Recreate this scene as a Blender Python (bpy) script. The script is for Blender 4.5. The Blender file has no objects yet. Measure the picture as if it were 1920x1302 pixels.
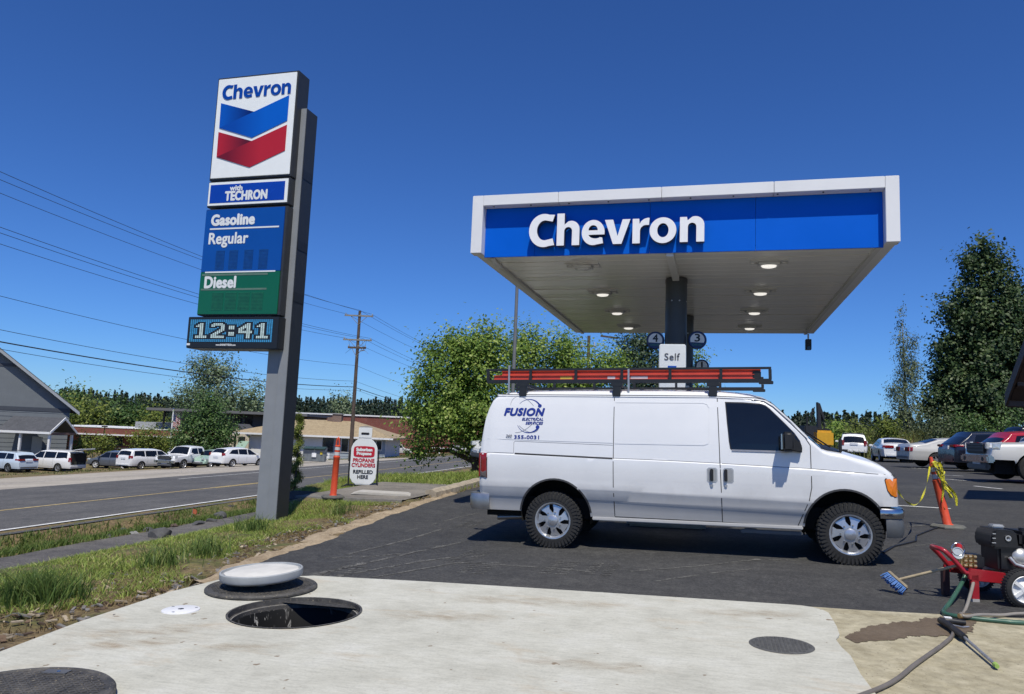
import bpy, bmesh, math, random
import numpy as np
from mathutils import Vector, Matrix
random.seed(7)
RNG = np.random.default_rng(11)
R = math.radians
scene = bpy.context.scene
COL = scene.collection

# ------------------------------------------------------------------ camera
F_PX, PITCH, ROLL, YAW, CAM_H = 1379.87, 0.11495, 0.04074, 0.27233, 1.404
_cy, _sy, _cp, _sp = math.cos(YAW), math.sin(YAW), math.cos(PITCH), math.sin(PITCH)
FW = Vector((-_sy * _cp, _cy * _cp, _sp))
_r0 = Vector((_cy, _sy, 0)); _u0 = _r0.cross(FW)
RT = _r0 * math.cos(ROLL) + _u0 * math.sin(ROLL)
UP = _u0 * math.cos(ROLL) - _r0 * math.sin(ROLL)
cam_data = bpy.data.cameras.new("camera")
cam_data.sensor_width = 36.0
cam_data.lens = F_PX / 1920.0 * 36.0
cam_data.clip_start = 0.05
cam_data.clip_end = 4000
cam = bpy.data.objects.new("camera", cam_data)
COL.objects.link(cam)
M = Matrix((RT, UP, -FW)).transposed().to_4x4()
M.translation = (0, 0, CAM_H)
cam.matrix_world = M
scene.camera = cam

# ------------------------------------------------------------------ sky, sun, exposure
SUN_EL = R(61.0)
SUN_AZ_VEC = Vector((0.36, -0.93, 0)).normalized()      # towards the sun, horizontally
sun_dir = Vector((SUN_AZ_VEC.x * math.cos(SUN_EL), SUN_AZ_VEC.y * math.cos(SUN_EL), math.sin(SUN_EL)))
world = bpy.data.worlds.new("World"); scene.world = world; world.use_nodes = True
wn = world.node_tree
sky = wn.nodes.new("ShaderNodeTexSky"); sky.sky_type = 'NISHITA'
sky.sun_disc = False
sky.sun_elevation = SUN_EL
sky.sun_rotation = math.atan2(sun_dir.x, sun_dir.y)
sky.altitude = 100; sky.air_density = 1.0; sky.dust_density = 0.0; sky.ozone_density = 10.0
bg = wn.nodes["Background"]; bg.inputs[1].default_value = 0.096
# the camera's deep blue rendering of a clear sky: one even colour grade over the whole dome
gm = wn.nodes.new("ShaderNodeGamma"); gm.inputs[1].default_value = 1.12
tn = wn.nodes.new("ShaderNodeMix"); tn.data_type = 'RGBA'; tn.blend_type = 'MULTIPLY'; tn.inputs[0].default_value = 1.0; tn.inputs[7].default_value = (0.50, 0.70, 0.97, 1)
wn.links.new(sky.outputs[0], gm.inputs[0]); wn.links.new(gm.outputs[0], tn.inputs[6]); wn.links.new(tn.outputs[2], bg.inputs[0])
sun_data = bpy.data.lights.new("sun", 'SUN'); sun_data.energy = 4.7; sun_data.angle = R(0.53)
sun_data.color = (1.0, 0.95, 0.835)
sun = bpy.data.objects.new("sun", sun_data); COL.objects.link(sun)
sun.rotation_euler = sun_dir.to_track_quat('Z', 'Y').to_euler()
sun.location = (0, 0, 40)
scene.view_settings.view_transform = 'Standard'
scene.view_settings.look = 'None'
scene.view_settings.exposure = 0.0
scene.view_settings.gamma = 1.0

def at(px, py, depth):
    """world point seen at a photo pixel, a given distance (metres) ahead of the camera"""
    d = FW + RT * ((px - 960) / F_PX) - UP * ((py - 651) / F_PX)
    return Vector((0, 0, CAM_H)) + d * depth

# ------------------------------------------------------------------ helpers
def tag(o, label=None, cat=None, group=None, kind=None):
    if label: o["label"] = label
    if cat: o["category"] = cat
    if group: o["group"] = group
    if kind: o["kind"] = kind
    return o

def empty(name, loc=(0, 0, 0), rz=0.0, parent=None):
    o = bpy.data.objects.new(name, None); COL.objects.link(o)
    o.location = loc; o.rotation_euler = (0, 0, rz); o.empty_display_size = 0.1
    if parent: o.parent = parent
    return o

def link(name, me, mats, parent=None, smooth=None):
    o = bpy.data.objects.new(name, me); COL.objects.link(o)
    if mats is not None:
        if not isinstance(mats, (list, tuple)): mats = [mats]
        for m in mats: me.materials.append(m)
    if smooth is not None and len(me.polygons):
        me.polygons.foreach_set("use_smooth", [True] * len(me.polygons))
        me.set_sharp_from_angle(angle=R(smooth))
    if parent: o.parent = parent
    return o

def copy_tree(o, parent=None):
    c = o.copy(); COL.objects.link(c); c.parent = parent
    for ch in list(o.children): copy_tree(ch, c)
    return c

def frame_from(d):
    d = Vector(d).normalized()
    a = Vector((0, 0, 1)) if abs(d.z) < 0.95 else Vector((1, 0, 0))
    u = d.cross(a).normalized(); v = u.cross(d).normalized()
    return u, v

class MB:
    """mesh builder: many simple solids collected into ONE mesh object"""
    def __init__(s): s.v = []; s.f = []; s.mi = []; s.m = 0
    def add(s, vs, fs, m=None):
        b = len(s.v); s.v.extend([tuple(p) for p in vs])
        for f in fs: s.f.append(tuple(i + b for i in f)); s.mi.append(s.m if m is None else m)
        return s
    def box(s, x0, x1, y0, y1, z0, z1, M=None, m=None):
        vs = [(x0,y0,z0),(x1,y0,z0),(x1,y1,z0),(x0,y1,z0),(x0,y0,z1),(x1,y0,z1),(x1,y1,z1),(x0,y1,z1)]
        if M is not None: vs = [M @ Vector(p) for p in vs]
        return s.add(vs, [(0,3,2,1),(4,5,6,7),(0,1,5,4),(1,2,6,5),(2,3,7,6),(3,0,4,7)], m)
    def cyl(s, p0, p1, r0, r1=None, n=12, caps=True, m=None):
        p0 = Vector(p0); p1 = Vector(p1); r1 = r0 if r1 is None else r1
        u, v = frame_from(p1 - p0)
        vs = []
        for p, r in ((p0, r0), (p1, r1)):
            for i in range(n):
                a = 2 * math.pi * i / n; vs.append(p + u * (r * math.cos(a)) + v * (r * math.sin(a)))
        fs = [(i, i + n, (i + 1) % n + n, (i + 1) % n) for i in range(n)]
        if caps: fs += [tuple(range(n)), tuple(range(2 * n - 1, n - 1, -1))]
        return s.add(vs, fs, m)
    def tube(s, pts, r, n=8, caps=True, m=None):
        pts = [Vector(p) for p in pts]; k = len(pts)
        rs = r if isinstance(r, (list, tuple)) else [r] * k
        vs = []; u = None
        for i, p in enumerate(pts):
            d = (pts[min(i + 1, k - 1)] - pts[max(i - 1, 0)])
            if d.length < 1e-9: d = Vector((0, 0, 1))
            d.normalize()
            if u is None: u, v = frame_from(d)
            else:
                u = (u - d * u.dot(d)); u.normalize(); v = u.cross(d)
            for j in range(n):
                a = 2 * math.pi * j / n; vs.append(p + u * (rs[i] * math.cos(a)) + v * (rs[i] * math.sin(a)))
        fs = []
        for i in range(k - 1):
            for j in range(n):
                a, b = i * n + j, i * n + (j + 1) % n
                fs.append((a, b, b + n, a + n))
        if caps: fs += [tuple(range(n - 1, -1, -1)), tuple(range((k - 1) * n, k * n))]
        return s.add(vs, fs, m)
    def lathe(s, prof, n=24, M=None, m=None, closed=False):
        """prof: (r, z) pairs turned round Z, M places it"""
        vs = []
        for r, z in prof:
            for j in range(n):
                a = 2 * math.pi * j / n; p = Vector((r * math.cos(a), r * math.sin(a), z))
                vs.append(M @ p if M is not None else p)
        fs = []; k = len(prof)
        for i in range(k - 1 + (1 if closed else 0)):
            i2 = (i + 1) % k
            for j in range(n):
                fs.append((i * n + j, i * n + (j + 1) % n, i2 * n + (j + 1) % n, i2 * n + j))
        return s.add(vs, fs, m)
    def prism(s, poly, d0, d1, M=None, m=None):
        """poly in (x, z); pushed along y from d0 to d1"""
        n = len(poly)
        vs = [Vector((x, d0, z)) for x, z in poly] + [Vector((x, d1, z)) for x, z in poly]
        if M is not None: vs = [M @ p for p in vs]
        fs = [tuple(range(n)), tuple(range(2 * n - 1, n - 1, -1))] + [(i, i + n, (i + 1) % n + n, (i + 1) % n) for i in range(n)]
        return s.add(vs, fs, m)
    def quad(s, a, b, c, d, m=None): return s.add([a, b, c, d], [(0, 1, 2, 3)], m)
    def build(s, name, mats, parent=None, smooth=None, bevel=0.0, fix=True, seg=2):
        me = bpy.data.meshes.new(name)
        me.from_pydata([tuple(p) for p in s.v], [], s.f)
        bm = bmesh.new(); bm.from_mesh(me)
        bm.faces.ensure_lookup_table()
        for f, mi in zip(bm.faces, s.mi): f.material_index = mi
        if fix:
            bmesh.ops.recalc_face_normals(bm, faces=bm.faces)
        if bevel > 0:
            ed = [e for e in bm.edges if len(e.link_faces) == 2 and e.calc_face_angle(0) > R(35)]
            bmesh.ops.bevel(bm, geom=ed, offset=bevel, segments=seg, affect='EDGES', clamp_overlap=True)
        bm.to_mesh(me); bm.free()
        if smooth is None and bevel > 0: smooth = 40
        return link(name, me, mats, parent, smooth)

def fast_mesh(name, V, F, attrs=None):
    """V (n,3), F (m,k) numpy -> mesh quickly; attrs: {name: per-vertex float}"""
    me = bpy.data.meshes.new(name)
    V = np.asarray(V, np.float32); F = np.asarray(F, np.int32); k = F.shape[1]
    me.vertices.add(len(V)); me.vertices.foreach_set("co", V.ravel())
    me.loops.add(F.size); me.loops.foreach_set("vertex_index", F.ravel())
    me.polygons.add(len(F)); me.polygons.foreach_set("loop_start", np.arange(len(F), dtype=np.int32) * k)
    me.update(calc_edges=True)
    for an, arr in (attrs or {}).items():
        a = me.attributes.new(an, 'FLOAT', 'POINT'); a.data.foreach_set("value", np.asarray(arr, np.float32))
    return me

# ------------------------------------------------------------------ materials
def _nodes(name):
    m = bpy.data.materials.new(name); m.use_nodes = True
    nt = m.node_tree; return m, nt, nt.nodes["Principled BSDF"]

def _ramp(nt, stops):
    r = nt.nodes.new("ShaderNodeValToRGB"); e = r.color_ramp.elements
    while len(e) < len(stops): e.new(0.5)
    for el, (p, c) in zip(e, stops):
        el.position = p; el.color = (*c, 1) if len(c) == 3 else c
    return r

def _noise(nt, scale, detail=4, rough=0.6, coord=None, dist=0.0):
    n = nt.nodes.new("ShaderNodeTexNoise"); n.inputs["Scale"].default_value = scale
    n.inputs["Detail"].default_value = detail; n.inputs["Roughness"].default_value = rough
    n.inputs["Distortion"].default_value = dist
    if coord is not None: nt.links.new(coord, n.inputs["Vector"])
    return n

def _coord(nt, scale=(1, 1, 1), kind="Object", rot=(0, 0, 0)):
    tc = nt.nodes.new("ShaderNodeTexCoord"); mp = nt.nodes.new("ShaderNodeMapping")
    mp.inputs["Scale"].default_value = scale; mp.inputs["Rotation"].default_value = rot
    nt.links.new(tc.outputs[kind], mp.inputs["Vector"]); return mp.outputs[0]

def _mix(nt, fac, a, b, mode='MIX'):
    n = nt.nodes.new("ShaderNodeMix"); n.data_type = 'RGBA'; n.blend_type = mode
    for sock, val in ((n.inputs[0], fac), (n.inputs[6], a), (n.inputs[7], b)):
        if hasattr(val, "is_linked") or hasattr(val, "links"): nt.links.new(val, sock)
        elif isinstance(val, (int, float)): sock.default_value = val
        else: sock.default_value = (*val, 1) if len(val) == 3 else val
    return n.outputs[2]

def _bump(nt, b, height, strength=0.3, dist=0.01):
    n = nt.nodes.new("ShaderNodeBump"); n.inputs["Strength"].default_value = strength
    n.inputs["Distance"].default_value = dist
    nt.links.new(height, n.inputs["Height"]); nt.links.new(n.outputs[0], b.inputs["Normal"])

MATS = {}
def mat(name, col, rough=0.6, metal=0.0, var=0.08, scale=6.0, bump=0.0, bscale=60.0, coat=0.0, emit=None, spec=0.5, trans=0.0):
    if name in MATS: return MATS[name]
    m, nt, b = _nodes(name)
    co = _coord(nt)
    n = _noise(nt, scale, 5, 0.65, co)
    lo = tuple(c * (1 - var) for c in col); hi = tuple(min(1, c * (1 + var)) for c in col)
    r = _ramp(nt, [(0.3, lo), (0.7, hi)]); nt.links.new(n.outputs[0], r.inputs[0])
    nt.links.new(r.outputs[0], b.inputs["Base Color"])
    mr = nt.nodes.new("ShaderNodeMapRange"); mr.inputs["To Min"].default_value = max(0.02, rough - 0.06); mr.inputs["To Max"].default_value = min(1, rough + 0.08)
    nt.links.new(n.outputs[0], mr.inputs["Value"]); nt.links.new(mr.outputs[0], b.inputs["Roughness"])
    b.inputs["Metallic"].default_value = metal
    b.inputs["Specular IOR Level"].default_value = spec
    b.inputs["Coat Weight"].default_value = coat; b.inputs["Coat Roughness"].default_value = 0.05
    b.inputs["Transmission Weight"].default_value = trans
    if bump > 0:
        nb = _noise(nt, bscale, 4, 0.6, co); _bump(nt, b, nb.outputs[0], bump)
    if emit:
        b.inputs["Emission Color"].default_value = (*emit[0], 1); b.inputs["Emission Strength"].default_value = emit[1]
    MATS[name] = m; return m

def leaf_mat(name, stops, transl=0.4, rough=0.55):
    """leaf colours picked per leaf by the 'tint' attribute"""
    if name in MATS: return MATS[name]
    m, nt, b = _nodes(name)
    a = nt.nodes.new("ShaderNodeAttribute"); a.attribute_name = "tint"
    r = _ramp(nt, stops); nt.links.new(a.outputs["Fac"], r.inputs[0])
    nt.links.new(r.outputs[0], b.inputs["Base Color"]); b.inputs["Roughness"].default_value = rough
    b.inputs["Specular IOR Level"].default_value = 0.35
    t = nt.nodes.new("ShaderNodeBsdfTranslucent"); nt.links.new(r.outputs[0], t.inputs[0])
    mx = nt.nodes.new("ShaderNodeMixShader"); mx.inputs[0].default_value = transl
    nt.links.new(b.outputs[0], mx.inputs[1]); nt.links.new(t.outputs[0], mx.inputs[2])
    nt.links.new(mx.outputs[0], nt.nodes["Material Output"].inputs[0])
    MATS[name] = m; return m

# shared plain materials
WHITE = mat("white_paint", (0.78, 0.78, 0.77), 0.4, var=0.03, scale=2)
BLACK = mat("black_plastic", (0.012, 0.012, 0.013), 0.45, var=0.3, scale=20)
RUBBER = mat("tyre_rubber", (0.018, 0.018, 0.018), 0.8, var=0.35, scale=14, bump=0.3, bscale=90)
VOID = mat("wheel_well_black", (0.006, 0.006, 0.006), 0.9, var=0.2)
CHROME = mat("chrome", (0.55, 0.54, 0.53), 0.2, 1.0, var=0.06)
ALLOY = mat("alloy", (0.52, 0.53, 0.55), 0.32, 0.75, var=0.06, scale=12)
STEEL = mat("galvanised_steel", (0.42, 0.43, 0.44), 0.45, 0.7, var=0.15, scale=15)
GLASS = mat("car_glass", (0.006, 0.007, 0.008), 0.04, var=0.1, spec=0.6)
RED_LENS = mat("red_lens", (0.22, 0.008, 0.01), 0.12, var=0.15, coat=0.6)
AMBER = mat("amber_lens", (0.75, 0.20, 0.012), 0.15, var=0.12, scale=25, coat=0.6)
CLEAR_LENS = mat("headlamp_lens", (0.55, 0.57, 0.58), 0.1, 0.3, var=0.25, scale=18, coat=0.6)
ORANGE = mat("orange_plastic", (0.62, 0.075, 0.025), 0.45, var=0.12, scale=9)
REFLECT = mat("reflective_band", (0.55, 0.55, 0.55), 0.4, var=0.1)
PLATE = mat("licence_plate", (0.6, 0.62, 0.66), 0.5, var=0.1)

# ------------------------------------------------------------------ lettering
def _text_tris(body, shear=0.0, space=1.0, curve_offset=0.0):
    c = bpy.data.curves.new("lettering", 'FONT'); c.body = body; c.shear = shear
    c.space_character = space; c.offset = curve_offset; c.resolution_u = 4; c.fill_mode = 'BOTH'; c.extrude = 0.0
    o = bpy.data.objects.new("lettering", c); COL.objects.link(o)
    dg = bpy.context.evaluated_depsgraph_get()
    me = bpy.data.meshes.new_from_object(o.evaluated_get(dg))
    v = [tuple(p.co) for p in me.vertices]; f = [tuple(p.vertices) for p in me.polygons]
    bpy.data.objects.remove(o); bpy.data.curves.remove(c); bpy.data.meshes.remove(me)
    return v, f

def lettering(name, body, x0, x1, z0, z1, y, material, parent, bold=0.0, shear=0.0, space=1.0, conform=None, thick=0.004, face=-1, capfit=None, axis='y'):
    """flat printed lettering fitted into x0..x1, z0..z1 on a wall facing -y (face=-1)
    bold: stroke thickening as a share of the height; made of staggered copies"""
    v, f = _text_tris(body, shear, space)
    xs = [p[0] for p in v]; ys = [p[1] for p in v]
    ax0, ax1, az0, az1 = min(xs), max(xs), min(ys), max(ys)
    if capfit: az0, az1 = capfit
    hgt = z1 - z0; b = bold * hgt
    sx = (x1 - x0 - 2 * b) / (ax1 - ax0); sz = (hgt - 2 * b) / (az1 - az0)
    offs = [(0, 0)] if b == 0 else [(b * math.cos(i * math.pi / 4), b * math.sin(i * math.pi / 4)) for i in range(8)] + [(0, 0)]
    mb = MB()
    for k, (ox, oz) in enumerate(offs):
        vs = []
        for p in v:
            X = x0 + b + (p[0] - ax0) * sx + ox; Z = z0 + b + (p[1] - az0) * sz + oz
            Y = y if conform is None else conform(X, Z)
            Y += face * (thick + k * 0.00025)
            vs.append((X, Y, Z) if axis == 'y' else (Y, X, Z))
        mb.add(vs, f)
    return mb.build(name, material, parent, fix=False)

def fill_outline(loops, depth):
    """filled 2D outlines (first outer, then holes; in x, z) -> (verts, faces) of a slab between y=-depth and y=0"""
    c = bpy.data.curves.new("outline", 'CURVE'); c.dimensions = '2D'; c.fill_mode = 'BOTH'; c.extrude = depth / 2
    for lp in loops:
        sp = c.splines.new('POLY'); sp.points.add(len(lp) - 1); sp.use_cyclic_u = True
        for i, (x, z) in enumerate(lp): sp.points[i].co = (x, z, 0, 1)
    o = bpy.data.objects.new("outline", c); COL.objects.link(o)
    dg = bpy.context.evaluated_depsgraph_get()
    me = bpy.data.meshes.new_from_object(o.evaluated_get(dg))
    v = [(p.co.x, -p.co.z - depth / 2, p.co.y) for p in me.vertices]; f = [tuple(p.vertices) for p in me.polygons]
    bpy.data.objects.remove(o); bpy.data.curves.remove(c); bpy.data.meshes.remove(me)
    return v, f

def arc(cx, cz, rx, rz, a0, a1, n=14):
    return [(cx + rx * math.cos(R(a0 + (a1 - a0) * i / n)), cz + rz * math.sin(R(a0 + (a1 - a0) * i / n))) for i in range(n + 1)]

def bold_glyphs():
    """heavy humanist letters, x-height 1, measured off the canopy sign: letter -> (loops, x0, x1)"""
    st = 0.31; G = {}
    # C
    o = [(1.06, 1.30)] + arc(0.62, 0.655, 0.62, 0.70, 70, 290, 26) + [(1.06, 0.03), (0.99, 0.31)]
    i = arc(0.66, 0.66, 0.33, 0.42, 285, 75, 24) + [(0.97, 1.02)]
    G['C'] = [o + i]
    # n / h shared arch
    def arch(top):
        return [[(0, 0), (st, 0), (st, 0.60)] + arc(0.475, 0.60, 0.165, 0.165, 180, 0, 12) + [(0.64, 0), (0.95, 0), (0.95, 0.66)]
                + arc(0.60, 0.66, 0.35, 0.36, 0, 112, 12) + [(st, 0.86), (st, top), (0, top)]]
    G['h'] = arch(1.34)
    n = arch(1.0)[0]; n = n[:-3] + [(0.30, 0.86), (0.27, 1.0), (0, 1.0)]; G['n'] = [n]
    # e
    G['e'] = [[(0.90, 0.05), (0.86, 0.28)] + arc(0.58, 0.45, 0.29, 0.20, 310, 192, 12) + [(0.30, 0.41), (0.95, 0.41)]
              + arc(0.485, 0.50, 0.47, 0.52, 4, 285, 34),
              [(0.29, 0.59), (0.67, 0.59)] + arc(0.48, 0.60, 0.19, 0.205, 5, 175, 12)]
    # v
    G['v'] = [[(0.0, 1.0), (0.34, 1.0), (0.535, 0.32), (0.73, 1.0), (1.05, 1.0), (0.70, 0.0), (0.35, 0.0)]]
    # r
    G['r'] = [[(0, 0), (st, 0), (st, 0.52)] + arc(0.56, 0.50, 0.25, 0.24, 175, 80, 8) + [(0.68, 0.735), (0.70, 1.02), (0.62, 1.025), (0.48, 0.985), (0.36, 0.90), (0.29, 0.78), (0.27, 1.0), (0, 1.0)]]
    # o
    G['o'] = [arc(0.53, 0.5, 0.53, 0.52, 0, 354, 40), arc(0.53, 0.5, 0.225, 0.285, 0, 351, 30)]
    return G
GLYPHS = bold_glyphs()

# ================================================================== THE GROUND
def S_of(x, y): return (x + 15) * 0.9985 + (y - 12.8) * 0.054
def XY_of(s, t):
    """s metres right of the near white road line, t metres along the road"""
    return -15 + s * 0.9985 - t * 0.054, 12.8 + s * 0.054 + t * 0.9985
_LS = [-400, -60, -35, -31, -26, -20, -10.5, 0, 0.45, 1.0, 1.9, 2.7, 4.0]
_LZ = [-3.5, -3.5, -3.35, -3.05, -2.75, -2.25, -1.55, -1.2, -1.22, -1.45, -1.38, -1.12, -1.10]
def smooth01(t): t = np.clip(t, 0, 1); return t * t * (3 - 2 * t)
def LOT(x, y):
    return -0.045 + 0.0245 * (np.clip(x, -4.3, 12) + 2) + 0.018 * np.clip(np.asarray(y) - 9.4, 0, 16)
def G(x, y):
    x = np.asarray(x, float); y = np.asarray(y, float)
    s = S_of(x, y)
    low = np.interp(s, _LS, _LZ)
    fA = np.interp(s, [4.2, 5.0, 7.6, 9.0, 10.3], [0, 0.10, 0.86, 0.95, 1.0])
    se = np.interp(y, [12.0, 13.5, 15, 17, 19, 22, 45], [6.3, 5.7, 5.4, 5.2, 5.6, 8.0, 8.6])
    fB = np.clip((s - se) / 0.9, 0, 1)
    t = smooth01((y - 11.1) / 1.2)
    f = fA * (1 - t) + fB * t
    z = low + (LOT(x, y) - low) * f
    z = z + 2.0 * smooth01((y - 60) / 12.0) * smooth01((x - 2) / 8.0)
    return z
def g(x, y): return float(G(x, y))

def dirt_speck(nt, co, scale, lo, hi, a, b):
    n = _noise(nt, scale, 3, 0.6, co); r = _ramp(nt, [(lo, (0, 0, 0)), (hi, (1, 1, 1))]); nt.links.new(n.outputs[0], r.inputs[0])
    return _mix(nt, r.outputs[0], a, b)

def m_soil():
    m, nt, b = _nodes("soil_and_dry_grass")
    co = _coord(nt)
    n1 = _noise(nt, 0.9, 6, 0.65, co); n2 = _noise(nt, 14, 6, 0.7, co); n3 = _noise(nt, 70, 4, 0.7, co)
    r1 = _ramp(nt, [(0.40, (0.10, 0.115, 0.035)), (0.52, (0.20, 0.155, 0.08)), (0.66, (0.15, 0.115, 0.07))]); nt.links.new(n1.outputs[0], r1.inputs[0])
    r2 = _ramp(nt, [(0.35, (0.45, 0.42, 0.38)), (0.70, (1.5, 1.4, 1.25))]); nt.links.new(n2.outputs[0], r2.inputs[0])
    c = _mix(nt, 1.0, r1.outputs[0], r2.outputs[0], 'MULTIPLY')
    r3 = _ramp(nt, [(0.62, (0, 0, 0)), (0.70, (1, 1, 1))]); nt.links.new(n3.outputs[0], r3.inputs[0])
    c = _mix(nt, r3.outputs[0], c, (0.28, 0.24, 0.19))
    nt.links.new(c, b.inputs["Base Color"]); b.inputs["Roughness"].default_value = 0.95
    _bump(nt, b, n2.outputs[0], 0.9, 0.05)
    return m

def m_asphalt(name, base, patch, speck, scr=0.0, rough=0.82, streak=(0.7, 1.3, 1), lo=0.42, hi=0.62):
    m, nt, b = _nodes(name)
    co = _coord(nt); cs = _coord(nt, streak)
    n1 = _noise(nt, 0.55, 6, 0.6, co); n1b = _noise(nt, 1.1, 5, 0.65, cs)
    n2 = _noise(nt, 38, 5, 0.8, co); n4 = _noise(nt, 170, 2, 0.6, co)
    r1 = _ramp(nt, [(lo, base), (hi, patch)]); nt.links.new(n1.outputs[0], r1.inputs[0])
    r1b = _ramp(nt, [(0.36, (0.88, 0.88, 0.88)), (0.68, (1.15, 1.145, 1.13))]); nt.links.new(n1b.outputs[0], r1b.inputs[0])
    c = _mix(nt, 1.0, r1.outputs[0], r1b.outputs[0], 'MULTIPLY')
    r2 = _ramp(nt, [(0.36, (0.45, 0.45, 0.45)), (0.5, (1, 1, 1)), (0.66, (1.9, 1.88, 1.8))]); nt.links.new(n2.outputs[0], r2.inputs[0])
    c = _mix(nt, 0.75, c, _mix(nt, 1.0, c, r2.outputs[0], 'MULTIPLY'))
    n6 = _noise(nt, 7.0, 7, 0.85, co); r6 = _ramp(nt, [(0.34, (0.68, 0.68, 0.68)), (0.5, (1, 1, 1)), (0.68, (1.45, 1.44, 1.40))]); nt.links.new(n6.outputs[0], r6.inputs[0])
    c = _mix(nt, 1.0, c, r6.outputs[0], 'MULTIPLY')
    r4 = _ramp(nt, [(0.66, (0, 0, 0)), (0.74, (1, 1, 1))]); nt.links.new(n4.outputs[0], r4.inputs[0])
    c = _mix(nt, r4.outputs[0], c, speck)
    if scr > 0:      # pale scuffs left by tyres and rakes, bent long streaks
        for rot, sc in ((0.75, (0.5, 9, 1)), (-0.55, (0.45, 8, 1)), (1.25, (0.5, 7, 1))):
            cw = _coord(nt, sc, rot=(0, 0, rot)); w = _noise(nt, 1.3, 2, 0.45, cw, 0.8)
            rw = _ramp(nt, [(0.60, (0, 0, 0)), (0.635, (1, 1, 1)), (0.67, (0, 0, 0))]); nt.links.new(w.outputs[0], rw.inputs[0])
            k = _mix(nt, scr, (0, 0, 0), rw.outputs[0])
            brk = _noise(nt, 2.2, 3, 0.6, co); rb = _ramp(nt, [(0.45, (0, 0, 0)), (0.6, (1, 1, 1))]); nt.links.new(brk.outputs[0], rb.inputs[0])
            k = _mix(nt, 1.0, k, rb.outputs[0], 'MULTIPLY')
            c = _mix(nt, k, c, (0.20, 0.19, 0.165))
    nt.links.new(c, b.inputs["Base Color"]); b.inputs["Roughness"].default_value = rough
    b.inputs["Specular IOR Level"].default_value = 0.3
    _bump(nt, b, n2.outputs[0], 0.5, 0.008)
    return m

def m_concrete():
    m, nt, b = _nodes("new_concrete")
    co = _coord(nt); cb = _coord(nt, (1.4, 7, 1), rot=(0, 0, 0.12)); cst = _coord(nt, (1.0, 2.6, 1), rot=(0, 0, 0.16))
    n1 = _noise(nt, 1.9, 8, 0.7, co); n2 = _noise(nt, 5.0, 8, 0.75, cb); n3 = _noise(nt, 1.1, 7, 0.7, cst, 0.6); n4 = _noise(nt, 55, 4, 0.75, co)
    r1 = _ramp(nt, [(0.32, (0.40, 0.392, 0.335)), (0.52, (0.475, 0.468, 0.405)), (0.7, (0.525, 0.52, 0.465))]); nt.links.new(n1.outputs[0], r1.inputs[0])
    r2 = _ramp(nt, [(0.28, (0.80, 0.80, 0.80)), (0.5, (1.0, 1.0, 1.0)), (0.7, (1.10, 1.10, 1.10))]); nt.links.new(n2.outputs[0], r2.inputs[0])
    c = _mix(nt, 1.0, r1.outputs[0], r2.outputs[0], 'MULTIPLY')
    # rusty clay stains washed across the slab
    r3 = _ramp(nt, [(0.56, (0, 0, 0)), (0.74, (0.55, 0.55, 0.55))]); nt.links.new(n3.outputs[0], r3.inputs[0])
    c = _mix(nt, r3.outputs[0], c, (0.37, 0.275, 0.165))
    n5 = _noise(nt, 9, 3, 0.5, co); r5 = _ramp(nt, [(0.715, (0, 0, 0)), (0.74, (0.8, 0.8, 0.8))]); nt.links.new(n5.outputs[0], r5.inputs[0])
    c = _mix(nt, r5.outputs[0], c, (0.17, 0.12, 0.075))
    r4 = _ramp(nt, [(0.3, (0.82, 0.82, 0.82)), (0.45, (1, 1, 1)), (0.7, (1.08, 1.08, 1.08))]); nt.links.new(n4.outputs[0], r4.inputs[0])
    c = _mix(nt, 1.0, c, r4.outputs[0], 'MULTIPLY')
    nt.links.new(c, b.inputs["Base Color"]); b.inputs["Roughness"].default_value = 0.85; b.inputs["Specular IOR Level"].default_value = 0.25
    _bump(nt, b, n2.outputs[0], 0.35, 0.004)
    return m

def m_speckle(name, c0, c1, speck, sc=130.0, lo=0.60, rough=0.9, big=1.4):
    m, nt, b = _nodes(name); co = _coord(nt)
    n1 = _noise(nt, big, 6, 0.65, co); n2 = _noise(nt, sc, 3, 0.65, co); n3 = _noise(nt, sc * 0.22, 4, 0.6, co)
    r1 = _ramp(nt, [(0.35, c0), (0.65, c1)]); nt.links.new(n1.outputs[0], r1.inputs[0])
    r3 = _ramp(nt, [(0.3, (0.8, 0.8, 0.8)), (0.7, (1.18, 1.18, 1.18))]); nt.links.new(n3.outputs[0], r3.inputs[0])
    c = _mix(nt, 1.0, r1.outputs[0], r3.outputs[0], 'MULTIPLY')
    r2 = _ramp(nt, [(lo, (0, 0, 0)), (lo + 0.08, (1, 1, 1))]); nt.links.new(n2.outputs[0], r2.inputs[0])
    c = _mix(nt, r2.outputs[0], c, speck)
    nt.links.new(c, b.inputs["Base Color"]); b.inputs["Roughness"].default_value = rough; b.inputs["Specular IOR Level"].default_value = 0.25
    _bump(nt, b, n2.outputs[0], 0.5, 0.006)
    return m

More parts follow.
